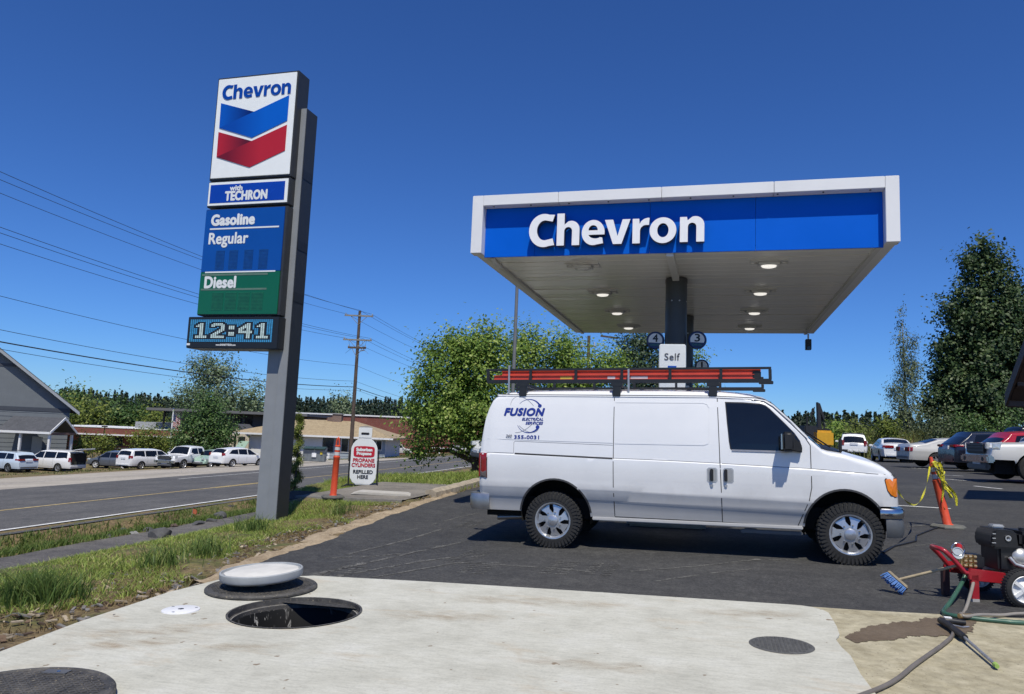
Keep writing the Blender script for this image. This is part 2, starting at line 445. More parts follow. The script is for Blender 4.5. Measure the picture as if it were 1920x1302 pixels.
SOIL = m_soil()
ASPHALT = m_asphalt("new_asphalt", (0.040, 0.040, 0.041), (0.058, 0.057, 0.055), (0.17, 0.167, 0.158), scr=0.0, lo=0.3, hi=0.75)
ROAD = m_asphalt("road_asphalt", (0.082, 0.080, 0.078), (0.105, 0.102, 0.098), (0.19, 0.185, 0.175), streak=(2.6, 0.12, 1))
PATH = m_asphalt("old_path_asphalt", (0.085, 0.080, 0.078), (0.12, 0.113, 0.105), (0.2, 0.19, 0.18))
SLAB = m_concrete()
TAN = m_speckle("old_tan_concrete", (0.30, 0.265, 0.175), (0.42, 0.38, 0.27), (0.13, 0.11, 0.075), 60, 0.62, big=4.5)
GRAVEL = m_speckle("gravel_lot", (0.30, 0.27, 0.225), (0.43, 0.39, 0.33), (0.14, 0.125, 0.105), 26, 0.60, big=0.25)
SAND = m_speckle("sandy_gravel_edge", (0.26, 0.20, 0.13), (0.40, 0.32, 0.22), (0.16, 0.12, 0.08), 90, 0.58, big=3.0)
PAINT_W = mat("road_paint_white", (0.62, 0.62, 0.60), 0.7, var=0.22, scale=5)
PAINT_Y = mat("road_paint_yellow", (0.50, 0.38, 0.16), 0.7, var=0.25, scale=5)

def grid_mesh(name, X, Y, Z, material, kind="structure", parent=None, smooth=None):
    ny, nx = X.shape
    V = np.stack([X, Y, Z], -1).reshape(-1, 3)
    i = np.arange(ny - 1)[:, None] * nx + np.arange(nx - 1)[None, :]
    F = np.stack([i, i + 1, i + nx + 1, i + nx], -1).reshape(-1, 4)
    o = link(name, fast_mesh(name, V, F), material, parent, smooth)
    if kind: o["kind"] = kind
    return o

# terrain: one sheet to the horizon, finer near the camera; sunk a little under the paving
gx = np.unique(np.concatenate([np.linspace(-1500, -120, 18), np.linspace(-120, -30, 46), np.linspace(-30, 15, 181), np.linspace(15, 60, 24), np.linspace(60, 1500, 18)]))
gy = np.unique(np.concatenate([np.linspace(-120, -6, 10), np.linspace(-6, 30, 145), np.linspace(30, 110, 54), np.linspace(110, 1800, 22)]))
TX, TY = np.meshgrid(gx, gy)
TZ = G(TX, TY)
_s = S_of(TX, TY)
bank = ((_s > 0.6) & (_s < 10.2) & (TY < 40))
TZ = TZ + np.where(bank, 0.035 * (np.sin(TX * 3.1 + TY * 1.7) * np.sin(TY * 2.3 - TX * 0.9)) + 0.02 * np.sin(TX * 7.3) * np.sin(TY * 6.1), 0)
slab_under = (TX > -4.05) & (TX < 2.0) & (TY > -6) & (TY < 6.35)
EDGE_Y = [3.0, 6.2, 7.1, 7.9, 8.6, 9.9, 11.7, 13.36, 14.74, 16, 19, 60]
EDGE_X = [-4.4, -4.60, -4.74, -4.82, -4.84, -5.04, -5.22, -5.40, -5.50, -5.50, -5.6, -5.6]
lot_under = (TX > np.interp(TY, EDGE_Y, EDGE_X) - 0.02) & (TX < 60) & (TY > 6.0) & (TY < 58)
TZ = np.where(slab_under, TZ - 0.7, np.where(lot_under, TZ - 0.14, TZ))
TZ = np.where((_s < -0.3) & (_s > -10.2), TZ - 0.06, TZ)
TZ = np.where((_s > 3.05) & (_s < 4.2) & (TY < 40), TZ - 0.03, TZ)
ground = grid_mesh("ground", TX, TY, TZ, SOIL)

# the street, its lines, shoulder and the gravel strip across it
def road_strip(name, s0, s1, t0, t1, off, material, ns=2, nt_=None, parent=None, kind="structure"):
    nt_ = nt_ or max(2, int((t1 - t0) / 4))
    ss, tt = np.meshgrid(np.linspace(s0, s1, ns), np.linspace(t0, t1, nt_))
    x, y = XY_of(ss, tt); z = np.interp(ss, _LS, _LZ) + off
    return grid_mesh(name, x, y, z, material, kind, parent)
road = road_strip("road", -10.5, 0.42, -60, 420, 0.012, ROAD, 8)
road_strip("edge_line", -0.12, 0.02, -60, 420, 0.020, PAINT_W, 2, parent=road, kind=None)
road_strip("centre_line", -3.80, -3.68, -60, 13.2, 0.020, PAINT_Y, 2, parent=road, kind=None)
road_strip("centre_line", -3.80, -3.68, 17.0, 420, 0.020, PAINT_Y, 2, parent=road, kind=None)
road_strip("centre_line", -3.86, -3.74, 13.2, 17.0, 0.020, PAINT_Y, 2, parent=road, kind=None)
road_strip("centre_line", -3.66, -3.55, 13.2, 17.0, 0.021, PAINT_Y, 2, parent=road, kind=None)
road_strip("edge_line", -8.9, -8.78, 18.0, 420, 0.020, PAINT_W, 2, parent=road, kind=None)
road_strip("gravel_lot", -27, -10.5, -60, 60, 0.008, GRAVEL, 12)
road_strip("road_shoulder", 0.42, 0.62, -60, 60, -0.02, m_asphalt("shoulder_asphalt", (0.045, 0.043, 0.04), (0.075, 0.07, 0.065), (0.14, 0.13, 0.12)), 3)
pt = np.linspace(-20, 14, 40)
pw = 4.15 - 0.9 * smooth01((pt - 3) / 9)
px_, py_ = np.meshgrid(np.linspace(0, 1, 5), pt)
ssx = 3.05 + px_ * (pw[:, None] - 3.05) + 0.05 * np.sin(py_ * 2.1)
x_, y_ = XY_of(ssx, py_); grid_mesh("path", x_, y_, np.full_like(x_, -1.085) + 0.006 * np.sin(py_ * 3), PATH)

# car park: one sheet, left edge follows the sandy border
ys = np.unique(np.concatenate([np.linspace(5.6, 20, 73), np.linspace(20, 58, 40)]))
us = np.linspace(0, 1, 40) ** 1.6
xl = np.interp(ys, EDGE_Y, EDGE_X) + 0.03 * np.sin(ys * 3.7) + 0.02 * np.sin(ys * 9.1)
X_ = xl[:, None] + us[None, :] * (60 - xl[:, None]); Y_ = np.repeat(ys[:, None], 40, 1)
parking = grid_mesh("parking_lot", X_, Y_, LOT(X_, Y_) + 0.004, ASPHALT)
# sandy strip between grass and asphalt
ysn = np.linspace(6.0, 15.5, 90)
xe = np.interp(ysn, EDGE_Y, EDGE_X)
wv = 0.10 + 0.38 * np.exp(-((ysn - 10.0) / 2.6) ** 2) + 0.06 * np.sin(ysn * 2.9) + 0.04 * np.sin(ysn * 7.7)
US = np.linspace(0, 1, 5)
X_ = (xe - wv)[:, None] + US[None, :] * (wv + 0.1)[:, None]; Y_ = np.repeat(ysn[:, None], 5, 1)
Zs = G(X_, Y_) + np.array([-0.03, 0.03, 0.035, 0.02, -0.03])[None, :] + 0.012 * np.sin(X_ * 31 + Y_ * 17)
grid_mesh("sandy_border", X_, Y_, Zs, SAND, smooth=60)

# parking bay lines at the right, painted on the lot
def lot_line(x0, y0, x1, y1, w=0.10):
    d = Vector((x1 - x0, y1 - y0)); n = Vector((-d.y, d.x)).normalized() * w / 2
    mb = MB()
    k = 6
    for i in range(k):
        a, b = i / k, (i + 1) / k
        P = []
        for t, sgn in ((a, 1), (b, 1), (b, -1), (a, -1)):
            x = x0 + d.x * t + n.x * sgn; y = y0 + d.y * t + n.y * sgn
            P.append((x, y, float(LOT(x, y)) + 0.009))
        mb.quad(*P)
    return mb.build("parking_line", PAINT_W, parking)
for (a, b, D0, D1) in (((1640, 918), (1782, 923), 15.3, 14.6), ((1742, 884), (1806, 884), 27, 26), ((1770, 886), (1850, 890), 23.5, 22.2), ((1826, 892), (1878, 892), 20.5, 19.6), ((1706, 876), (1735, 876), 34, 33)):
    p, q = at(*a, D0), at(*b, D1); lot_line(p.x, p.y, q.x, q.y, 0.11)

# concrete slab with the open manhole, tan older concrete beside it
def top_z(x, y): return float(LOT(x, y))
HOLE_C, HOLE_R = (-3.115, 5.25), 0.50
outline = [(-4.12, -3.0), (-4.25, 3.7), (-4.40, 4.5), (-4.50, 5.5), (-4.46, 6.16), (-3.75, 6.62), (-2.62, 6.73), (-1.6, 6.785), (-0.17, 6.845), (0.66, 6.875)] + \
          [(0.66 + 0.24 * math.sin(R(a)), 6.635 + 0.24 * math.cos(R(a))) for a in (15, 35, 60, 85)] + \
          [(0.893, 6.2), (0.875, 5.95), (0.828, 5.8), (0.835, 5.6), (0.86, 5.4), (0.85, 5.0), (0.868, 4.6), (0.86, -3.0)]
v, f = fill_outline([outline, [(HOLE_C[0] + HOLE_R * math.cos(R(a)), HOLE_C[1] + HOLE_R * math.sin(R(a))) for a in range(0, 360, 6)]], 0.22)
mb = MB(); mb.add([(p[0], p[2], top_z(p[0], p[2]) + 0.026 + p[1] + 0.22 - 0.22) for p in v], f)
slab = mb.build("concrete_slab", SLAB); slab["kind"] = "structure"
ys = np.linspace(-3, 7.55, 30); us = np.linspace(0, 1, 14)
ytop = lambda x: 6.90 + 0.10 * np.clip(x - 0.9, 0, 3) * (x < 9) + 0.02 * np.sin(x * 5)
X_ = np.repeat((0.5 + us * 9)[None, :], 30, 0); Y_ = -3 + (np.linspace(0, 1, 30)[:, None]) * (ytop(X_) + 3)
grid_mesh("old_concrete", X_, Y_, LOT(X_, Y_) + 0.012, TAN)
# wet trail: damp patch of the same concrete
WET = m_speckle("wet_concrete", (0.115, 0.085, 0.055), (0.15, 0.115, 0.078), (0.08, 0.06, 0.045), 150, 0.62, rough=0.6)
wet_c = [(0.93, 5.86, 0.07), (1.06, 6.02, 0.13), (1.30, 6.27, 0.19), (1.55, 6.42, 0.19), (1.72, 6.56, 0.22), (1.86, 6.74, 0.17), (1.98, 6.86, 0.06)]
mb = MB(); top = []; bot = []
for i in range(225):
    t = i / 224 * (len(wet_c) - 1); k = min(int(t), len(wet_c) - 2); u = t - k
    cx, cy, w = [wet_c[k][j] * (1 - u) + wet_c[k + 1][j] * u for j in range(3)]
    wa = w * (1 + 0.10 * math.sin(i * 0.14) + 0.07 * math.sin(i * 0.43) + random.uniform(-0.07, 0.07)); wb = w * (1 + 0.12 * math.sin(i * 0.11 + 2) + 0.07 * math.sin(i * 0.39) + random.uniform(-0.07, 0.07))
    for lst, sg, ww in ((top, 1, wa), (bot, -1, wb)):
        x, y = cx - 0.35 * sg * ww, cy + 0.95 * sg * ww; lst.append((x, y, top_z(x, y) + (0.016 if x > 0.9 else 0.032)))
for i in range(224): mb.quad(bot[i], bot[i + 1], top[i + 1], top[i])
o = mb.build("wet_trail", WET); o["kind"] = "structure"

# pale tyre scuffs and tread prints dragged over the fresh asphalt: thin films on the lot
SCUFF = m_speckle("tyre_scuff", (0.075, 0.074, 0.070), (0.17, 0.166, 0.153), (0.045, 0.045, 0.045), 45, 0.50, big=7)
rs = random.Random(4)
def film(poly_pts, w, name="tyre_scuff"):
    mb = MB(); L, Rr = [], []
    n = len(poly_pts)
    for i, p in enumerate(poly_pts):
        a, b = poly_pts[max(i - 1, 0)], poly_pts[min(i + 1, n - 1)]; d = Vector((b[0] - a[0], b[1] - a[1])); d.normalize(); ww = w * (0.35 + 0.65 * abs(math.sin(i * 1.1 + p[0]))) * rs.uniform(0.6, 1.2) / 2
        for lst, sg in ((L, 1), (Rr, -1)): x, y = p[0] - d.y * ww * sg, p[1] + d.x * ww * sg; lst.append((x, y, float(LOT(x, y)) + 0.0075))
    for i in range(n - 1):
        if rs.random() < 0.06: continue
        mb.quad(L[i], L[i + 1], Rr[i + 1], Rr[i])
    mb.build(name, SCUFF, parking)
def gpix(px, py):
    d = FW + RT * ((px - 960) / F_PX) - UP * ((py - 651) / F_PX); t = (-0.03 - CAM_H) / d.z; return d.x * t, d.y * t
for line, w in ((((545, 1078), (640, 1056), (720, 1040), (800, 1024), (872, 1010)), 0.030), (((580, 1080), (690, 1062), (780, 1048), (860, 1038)), 0.020), (((650, 1030), (740, 1010), (840, 985)), 0.018), (((700, 1075), (860, 1050), (1000, 1062), (1120, 1075)), 0.018), (((610, 1035), (690, 1035), (760, 1030)), 0.016),
                (((1180, 1075), (1300, 1068), (1420, 1058), (1500, 1062)), 0.020), (((1230, 1095), (1330, 1082), (1420, 1075)), 0.014), (((760, 990), (860, 968), (900, 962)), 0.016), (((1700, 1010), (1800, 1004), (1900, 1006)), 0.02), (((1690, 1045), (1760, 1040), (1830, 1046)), 0.015), (((1720, 960), (1800, 950), (1900, 955)), 0.018)):
    pts = [gpix(*q) for q in line]; out = []
    for a, b in zip(pts[:-1], pts[1:]):
        for k in range(9): t = k / 9; out.append((a[0] + (b[0] - a[0]) * t + rs.uniform(-.012, .012), a[1] + (b[1] - a[1]) * t + rs.uniform(-.012, .012)))
    film(out, w * 3.2)
for cx, cy, n in ((880, 1028, 9), (893, 1050, 7), (1040, 1052, 8), (640, 1052, 6), (1112, 1058, 7), (880, 975, 8)):
    x0, y0 = gpix(cx, cy)
    for k in range(n):
        for off in (0.0, 0.17): film([(x0 + off + j * 0.02, y0 - 0.11 * k + 0.004 * j) for j in range(7)], 0.045, "tread_print")

# clay-coloured stains washed over the slab: thin patchy films
def m_stain():
    m, nt, b = _nodes("clay_stain"); co = _coord(nt, (1.0, 3.2, 1), rot=(0, 0, 0.3)); n = _noise(nt, 3.2, 8, 0.75, co, 0.4); tc = nt.nodes.new("ShaderNodeAttribute"); tc.attribute_name = "fade"
    mu = nt.nodes.new("ShaderNodeMath"); mu.operation = 'MULTIPLY'; r = _ramp(nt, [(0.38, (0, 0, 0)), (0.72, (0.45, 0.45, 0.45))]); nt.links.new(n.outputs[0], r.inputs[0]); nt.links.new(r.outputs[0], mu.inputs[0]); nt.links.new(tc.outputs["Fac"], mu.inputs[1])
    nt.links.new(mu.outputs[0], b.inputs["Alpha"]); b.inputs["Base Color"].default_value = (0.36, 0.255, 0.14, 1); b.inputs["Roughness"].default_value = 0.9; return m
STAIN = m_stain()
for i, (x0, y0, x1, y1, w) in enumerate(((-4.25, 4.05, -3.35, 4.75, 0.16), (-4.0, 3.9, -3.2, 4.45, 0.12), (-3.2, 4.2, -2.6, 4.45, 0.10), (-2.5, 5.4, -1.5, 5.6, 0.16), (-2.2, 6.1, -0.6, 6.35, 0.15), (-1.2, 4.6, -0.2, 4.7, 0.12), (-0.2, 6.3, 0.75, 6.5, 0.14))):
    n, k = 16, 7; d = Vector((x1 - x0, y1 - y0, 0)); nn = Vector((-d.y, d.x, 0)).normalized(); V = []; fd = []
    for a in range(n + 1):
        for c in range(k + 1):
            t, u = a / n, 2 * c / k - 1; q = Vector((x0, y0, 0)) + d * t + nn * (u * w * (1 + 0.3 * math.sin(a * 1.3 + i))); V.append((q.x, q.y, top_z(q.x, q.y) + 0.0295)); fd.append(max(0, (1 - abs(2 * t - 1) ** 3) * (1 - u * u)))
    F_ = [(a * (k + 1) + c, (a + 1) * (k + 1) + c, (a + 1) * (k + 1) + c + 1, a * (k + 1) + c + 1) for a in range(n) for c in range(k)]
    link("clay_stain", fast_mesh("clay_stain", np.array(V), np.array(F_), {"fade": fd}), STAIN, slab)

def P(mb, name, mats, root, **kw):
    """build a part whose vertices were given in world space under an unrotated root"""
    top = root; off = Vector((0, 0, 0))
    while top is not None: off += Vector(top.location); top = top.parent
    mb.v = [(p[0] - off.x, p[1] - off.y, p[2] - off.z) for p in mb.v]
    return mb.build(name, mats, root, **kw)

# ================================================================== FUEL CANOPY
FASCIA_BLUE = mat("fascia_blue", (0.0, 0.105, 0.58), 0.45, var=0.04, scale=1.5, spec=0.12)
FRAME_WHITE = mat("frame_white", (0.74, 0.74, 0.74), 0.45, var=0.035, scale=1.2)
SOFFIT = mat("soffit_white", (0.74, 0.73, 0.68), 0.22, var=0.06, scale=1.0)
SOFFIT2 = mat("soffit_trim", (0.58, 0.58, 0.56), 0.45, var=0.05)
COLUMN = mat("column_charcoal", (0.040, 0.043, 0.047), 0.38, var=0.15, scale=4)
LAMP_ON = mat("lamp_lens_lit", (0.9, 0.9, 0.85), 0.3, emit=((1.0, 0.96, 0.88), 0.8))
LAMP_BODY = mat("lamp_housing", (0.62, 0.62, 0.60), 0.4, var=0.06)
DARK_RETURN = mat("letter_return", (0.05, 0.055, 0.06), 0.4)
LETTER_WHITE = mat("letter_white", (0.82, 0.82, 0.82), 0.35, var=0.02)
NAVY = mat("sign_navy", (0.004, 0.022, 0.11), 0.35, var=0.1)
CX0, CX1, CY0, CY1, CZ0, CZ1 = -4.047, 2.588, 11.611, 21.547, 4.40, 5.404
canopy = empty("fuel_canopy", (-0.73, 16.4, g(-0.73, 16.4)))
tag(canopy, "white framed fuel canopy with blue fascia and white lettering", "canopy")
# deck slab core, hidden between roof and soffit
P(MB().box(CX0 + 0.22, CX1 - 0.22, CY0 + 0.24, CY1 - 0.22, CZ0 + 0.08, CZ1 - 0.12), "deck", SOFFIT2, canopy)
# white frame panels: top front run in four lengths, uprights, then the other sides
def panel(x0, x1, y0, y1, z0, z1, name="frame_panel", m=FRAME_WHITE, b=0.006):
    return P(MB().box(x0, x1, y0, y1, z0, z1), name, m, canopy, bevel=b)
seams = [CX0 + 0.19, -2.55, -0.862, 0.84, CX1 - 0.19]
for a, b in zip(seams[:-1], seams[1:]): panel(a + 0.003, b - 0.003, CY0, CY0 + 0.21, CZ1 - 0.18, CZ1)
panel(CX0, CX0 + 0.19, CY0, CY0 + 0.21, CZ0, CZ1); panel(CX1 - 0.19, CX1, CY0, CY0 + 0.21, CZ0, CZ1)
for xa, xb in ((CX0, CX0 + 0.2), (CX1 - 0.2, CX1)):
    for i in range(4):
        ya = CY0 + 0.213 + i * (CY1 - CY0 - 0.213) / 4
        panel(xa, xb, ya + 0.003, ya + (CY1 - CY0 - 0.213) / 4 - 0.003, CZ0 + 0.03, CZ1)
for a, b in zip(seams[:-1], seams[1:]): panel(a + 0.003, b - 0.003, CY1 - 0.2, CY1, CZ0 + 0.03, CZ1 - 0.002)
# roof sheet
panel(CX0 + 0.2, CX1 - 0.2, CY0 + 0.21, CY1 - 0.2, CZ1 - 0.10, CZ1 - 0.05, "roof", SOFFIT2, 0)
# blue fascia in four sheets, set back behind the frame
fx = [CX0 + 0.19, -2.97, -1.05, 0.58, CX1 - 0.19]
for a, b in zip(fx[:-1], fx[1:]): panel(a + 0.002, b - 0.002, CY0 + 0.185, CY0 + 0.215, CZ0 - 0.035, CZ1 - 0.182, "fascia_panel", FASCIA_BLUE, 0.002)
# small black screw heads along the frame's underside
for i in range(10):
    x = CX0 + 0.36 + i * 0.655
    P(MB().cyl((x, CY0 + 0.07, CZ1 - 0.192), (x, CY0 + 0.07, CZ1 - 0.175), 0.014, n=8), "bolt", BLACK, canopy)
# soffit pans, each its own metal strip with a small joint between
pitch = 0.3048; n_pan = int((CY1 - 0.2 - CY0 - 0.22) / pitch)
pan0 = None
for i in range(n_pan):
    y = CY0 + 0.222 + i * pitch
    if pan0 is None:
        mb = MB().box(CX0 + 0.24, CX1 - 0.24, 0, pitch - 0.022, 0.0, 0.03)
        mb.v = [(p[0] - canopy.location.x, p[1], p[2]) for p in mb.v]
        pan0 = mb.build("soffit_pan", SOFFIT, canopy, bevel=0.004, seg=1); o = pan0
    else:
        o = pan0.copy(); COL.objects.link(o)
    o.location = (0, y - canopy.location.y, CZ0 + 0.012 - canopy.location.z + 0.003 * math.sin(i * 1.7))
    o.rotation_euler = (0.013 * math.sin(i * 2.3), 0.0008 * math.sin(i * 3.1), 0)
P(MB().box(CX0 + 0.24, CX1 - 0.24, CY0 + 0.222, CY1 - 0.22, CZ0 + 0.05, CZ0 + 0.07), "soffit_backing", BLACK, canopy)
# perimeter gutter trim on both long sides
for x in (CX0 + 0.2, CX1 - 0.28): P(MB().box(x, x + 0.08, CY0 + 0.22, CY1 - 0.2, CZ0 - 0.03, CZ0 + 0.06), "gutter", SOFFIT2, canopy, bevel=0.006)
mb = MB().tube([(CX0 + 0.30, CY0 + 0.32, CZ0 + 0.0), (CX0 + 0.30, CY0 + 0.42, CZ0 - 0.06), (CX0 + 0.33, CY0 + 0.66, CZ0 - 0.10)], 0.045, 8)
P(mb, "downpipe", SOFFIT2, canopy, smooth=50)
# ridge beam running to the columns
P(MB().box(-0.79, -0.67, CY0 + 0.225, 13.78, CZ0 - 0.085, CZ0 + 0.01), "beam", SOFFIT2, canopy, bevel=0.006)
# lights: two rows of four
lamp0 = None
LAMP_Y = [12.70, 15.13, 17.50, 19.93]
def lamp(x, y, lit):
    h = P(MB().box(x - 0.30, x + 0.30, y - 0.16, y + 0.16, CZ0 - 0.012, CZ0 + 0.012), "lamp_plate", SOFFIT2, canopy, bevel=0.004)
    L = Vector(h.parent.location)
    def sub(mb, nm, mm, **k):
        mb.v = [(p[0] - L.x, p[1] - L.y, p[2] - L.z) for p in mb.v]; return mb.build(nm, mm, h, **k)
    sub(MB().box(x - 0.17, x + 0.17, y - 0.13, y + 0.13, CZ0 - 0.06, CZ0 - 0.013), "lamp_housing", LAMP_BODY, bevel=0.012)
    for sx in (-1, 1): sub(MB().cyl((x + sx * 0.24, y, CZ0 - 0.035), (x + sx * 0.24, y, CZ0 - 0.013), 0.045, 0.055, 12), "cap", SOFFIT2, smooth=40)
    sub(MB().lathe([(0.001, CZ0 - 0.098), (0.06, CZ0 - 0.096), (0.095, CZ0 - 0.085), (0.11, CZ0 - 0.061)], 20, Matrix.Translation((x, y, 0)) @ Matrix.Diagonal((1.15, 0.8, 1, 1))), "lamp_lens", LAMP_ON if lit else LAMP_BODY, smooth=50)
for k, y in enumerate(LAMP_Y):
    lamp(-2.30, y, k > 0); lamp(0.84, y + 0.06, True)
# columns with collars
for y, nm in ((13.95, 0), (18.3, 1)):
    zb = g(-0.73, y)
    c = P(MB().cyl((-0.73, y, zb), (-0.73, y, CZ0 - 0.005), 0.20, n=40), "column", COLUMN, canopy, smooth=40)
    L = Vector(canopy.location)
    mb = MB().cyl((-0.73, y, CZ0 - 0.09), (-0.73, y, CZ0 - 0.02), 0.207, n=40, caps=False); mb.v = [(p[0] - L.x, p[1] - L.y, p[2] - L.z) for p in mb.v]
    mb.build("collar", COLUMN, c, smooth=40)
    for a in (200, 250, 290, 340):
        mb = MB().cyl((-0.73 + 0.195 * math.cos(R(a)), y + 0.195 * math.sin(R(a)), CZ0 - 0.45), (-0.73 + 0.208 * math.cos(R(a)), y + 0.208 * math.sin(R(a)), CZ0 - 0.45), 0.014, n=8)
        mb.v = [(p[0] - L.x, p[1] - L.y, p[2] - L.z) for p in mb.v]; mb.build("bolt", STEEL, c)
# raised letters
XH = 0.405
for ch, x0, wid in (('C', -3.033, 0.435), ('h', -2.557, 0.378), ('e', -2.139, 0.375), ('v', -1.762, 0.412), ('r', -1.313, 0.268), ('o', -1.041, 0.418), ('n', -0.568, 0.375)):
    loops = GLYPHS[ch]; mx = max(p[0] for p in loops[0]); mn = min(p[0] for p in loops[0]); sc = wid / (mx - mn)
    L2 = [[(x0 + (p[0] - mn) * sc, 4.492 + p[1] * XH) for p in lp] for lp in loops]
    v, f = fill_outline(L2, 0.11); yb = CY0 + 0.14
    ret = P(MB().add([(p[0], p[1] + yb, p[2]) for p in v], f), "letter", DARK_RETURN, canopy)
    v, f = fill_outline(L2, 0.012)
    mb = MB().add([(p[0], p[1] + yb - 0.1105, p[2]) for p in v], f); L = canopy.location
    mb.v = [(p[0] - L.x, p[1] - L.y, p[2] - L.z) for p in mb.v]; mb.build("letter_face", LETTER_WHITE, ret)

# box camera hanging at the far edge
o = empty("security_camera", (2.43, 21.4, CZ0)); tag(o, "small black camera hanging from the far right canopy corner", "camera")
MB().box(-0.02, 0.02, -0.02, 0.02, -0.18, 0.0).build("stem", STEEL, o)
MB().box(-0.075, 0.075, -0.09, 0.09, -0.44, -0.15).build("housing", BLACK, o, bevel=0.01)
MB().cyl((0, -0.102, -0.40), (0, -0.125, -0.40), 0.05, n=16).build("lens", GLASS, o)

# round pump number signs on the columns
def pump_sign(num, x, y, z, sub, lab):
    o = empty("pump_number_sign", (x, y, z)); tag(o, lab, "sign", "round pump number signs")
    r = 0.155
    M0 = Matrix.Rotation(R(90), 4, 'X')
    MB().lathe([(0.001, -0.035), (r, -0.035), (r + 0.012, -0.02), (r + 0.012, 0.02), (r, 0.035), (0.001, 0.035)], 32, M0).build("disc", NAVY, o, smooth=30)
    # white upper face: circle cut by a chord, navy band below
    pts = [(0.128 * math.cos(R(a)), 0.128 * math.sin(R(a))) for a in range(-25, 206, 7)]
    MB().prism(pts, -0.041, -0.036).build("face", WHITE, o)
    lettering("digit", num, -0.05, 0.05, -0.035, 0.115, -0.041, BLACK, o, bold=0.03) if num != '1' else lettering("digit", num, -0.02, 0.02, -0.035, 0.115, -0.041, BLACK, o, bold=0.03)
    if sub: lettering("word", sub, -0.085, 0.085, -0.105, -0.07, -0.036, mat("pump_green_print", (0.05, 0.25, 0.16), 0.5), o)
    MB().box(-0.02, 0.02, 0.03, 0.12, -0.03, 0.03).build("bracket", BLACK, o)
pump_sign("4", -1.10, 13.95, 3.225, "DIESEL", "round navy sign with number 4 left of the front column")
pump_sign("3", -0.335, 13.95, 3.235, "DIESEL", "round navy sign with number 3 right of the front column")
pump_sign("1", -0.325, 18.25, 3.16, None, "round navy sign with number 1 low beside the rear column")

# fuel dispensers on the island, mostly behind the van
ISLAND = mat("island_concrete", (0.40, 0.39, 0.37), 0.85, var=0.12, bump=0.3)
o = empty("pump_island", (-0.73, 16.0, g(-0.73, 16))); tag(o, "raised concrete island under the canopy columns", "island")
MB().box(-0.6, 0.6, -4.2, 3.3, -0.1, 0.14).build("kerb", ISLAND, o, bevel=0.05)
DISP = mat("dispenser_white", (0.70, 0.72, 0.70), 0.35, var=0.03); SCREEN = mat("dispenser_screen", (0.02, 0.03, 0.05), 0.1)
BLUE_SQ = mat("print_blue", (0.004, 0.07, 0.36), 0.4, var=0.04)
GREY_PRINT = mat("print_grey", (0.07, 0.07, 0.075), 0.5)
def dispenser(x, y, zt0, lab):
    d = empty("fuel_dispenser", (x, y, g(-0.73, y) + 0.14)); tag(d, lab, "fuel pump")
    MB().box(-0.36, 0.36, -0.22, 0.22, 0, 0.75).build("lower_cabinet", DISP, d, bevel=0.02)
    MB().box(-0.36, 0.36, -0.2, 0.2, 0.75, 1.75).build("upper_cabinet", DISP, d, bevel=0.02)
    MB().box(-0.26, 0.26, -0.214, -0.196, 1.2, 1.6).build("screen", SCREEN, d)
    for s in (-1, 1):
        MB().tube([(s * 0.30, -0.24, 0.9), (s * 0.33, -0.34, 0.75), (s * 0.33, -0.30, 0.25), (s * 0.28, -0.26, 0.6), (s * 0.25, -0.24, 1.1)], 0.018, 8).build("hose", BLACK, d, smooth=60)
        MB().box(s * 0.30 - 0.03, s * 0.30 + 0.03, -0.30, -0.2, 0.88, 1.12).build("nozzle", BLACK, d, bevel=0.01)
    # topper with bowed sides
    z0, z1 = 1.75, None
    zt = zt0 - d.location.z; zb = zt0 - 0.80 - d.location.z
    pts = []
    for i in range(9):
        t = i / 8; pts.append((0.195 + 0.018 * math.sin(math.pi * (0.25 + 0.6 * (1 - t))) , zb + (zt - zb) * t))
    poly = pts + [(-x, z) for x, z in reversed(pts)]
    top = MB().prism(poly, -0.28, -0.10).build("topper", DISP, d, bevel=0.012)
    MB().box(-0.10, 0.10, -0.15, 0.15, 1.74, zb + 0.02).build("topper_post", DISP, d)
    lettering("word", "Self", -0.125, 0.12, zt - 0.265, zt - 0.15, -0.281, GREY_PRINT, d, bold=0.012, space=1.06)
    MB().box(-0.068, 0.068, -0.286, -0.279, zt - 0.56, zt - 0.355).build("badge", BLUE_SQ, d)
    return d
dispenser(-0.683, 12.42, 2.93, "white fuel dispenser topped by a panel reading Self before the column")
dispenser(-0.785, 17.2, 2.6, "white fuel dispenser farther back on the island near the rear column")

# slim light pole rising behind the canopy
b = at(963, 700, 27.0); zz = g(b.x, b.y)
o = empty("light_pole", (b.x, b.y, zz)); tag(o, "slim grey light pole standing behind the canopy's left side", "light pole")
MB().cyl((0, 0, 0), (0, 0, 8.6 - zz), 0.075, 0.055, 14).build("pole", mat("pole_grey", (0.16, 0.165, 0.17), 0.5, var=0.1), o, smooth=40)
MB().box(-0.2, 0.2, -0.2, 0.2, 0, 0.05).build("base_plate", STEEL, o, bevel=0.01)
MB().box(-0.02, 0.75, -0.13, 0.13, 8.55 - zz, 8.67 - zz).build("lamp_head", COLUMN, o, bevel=0.02)

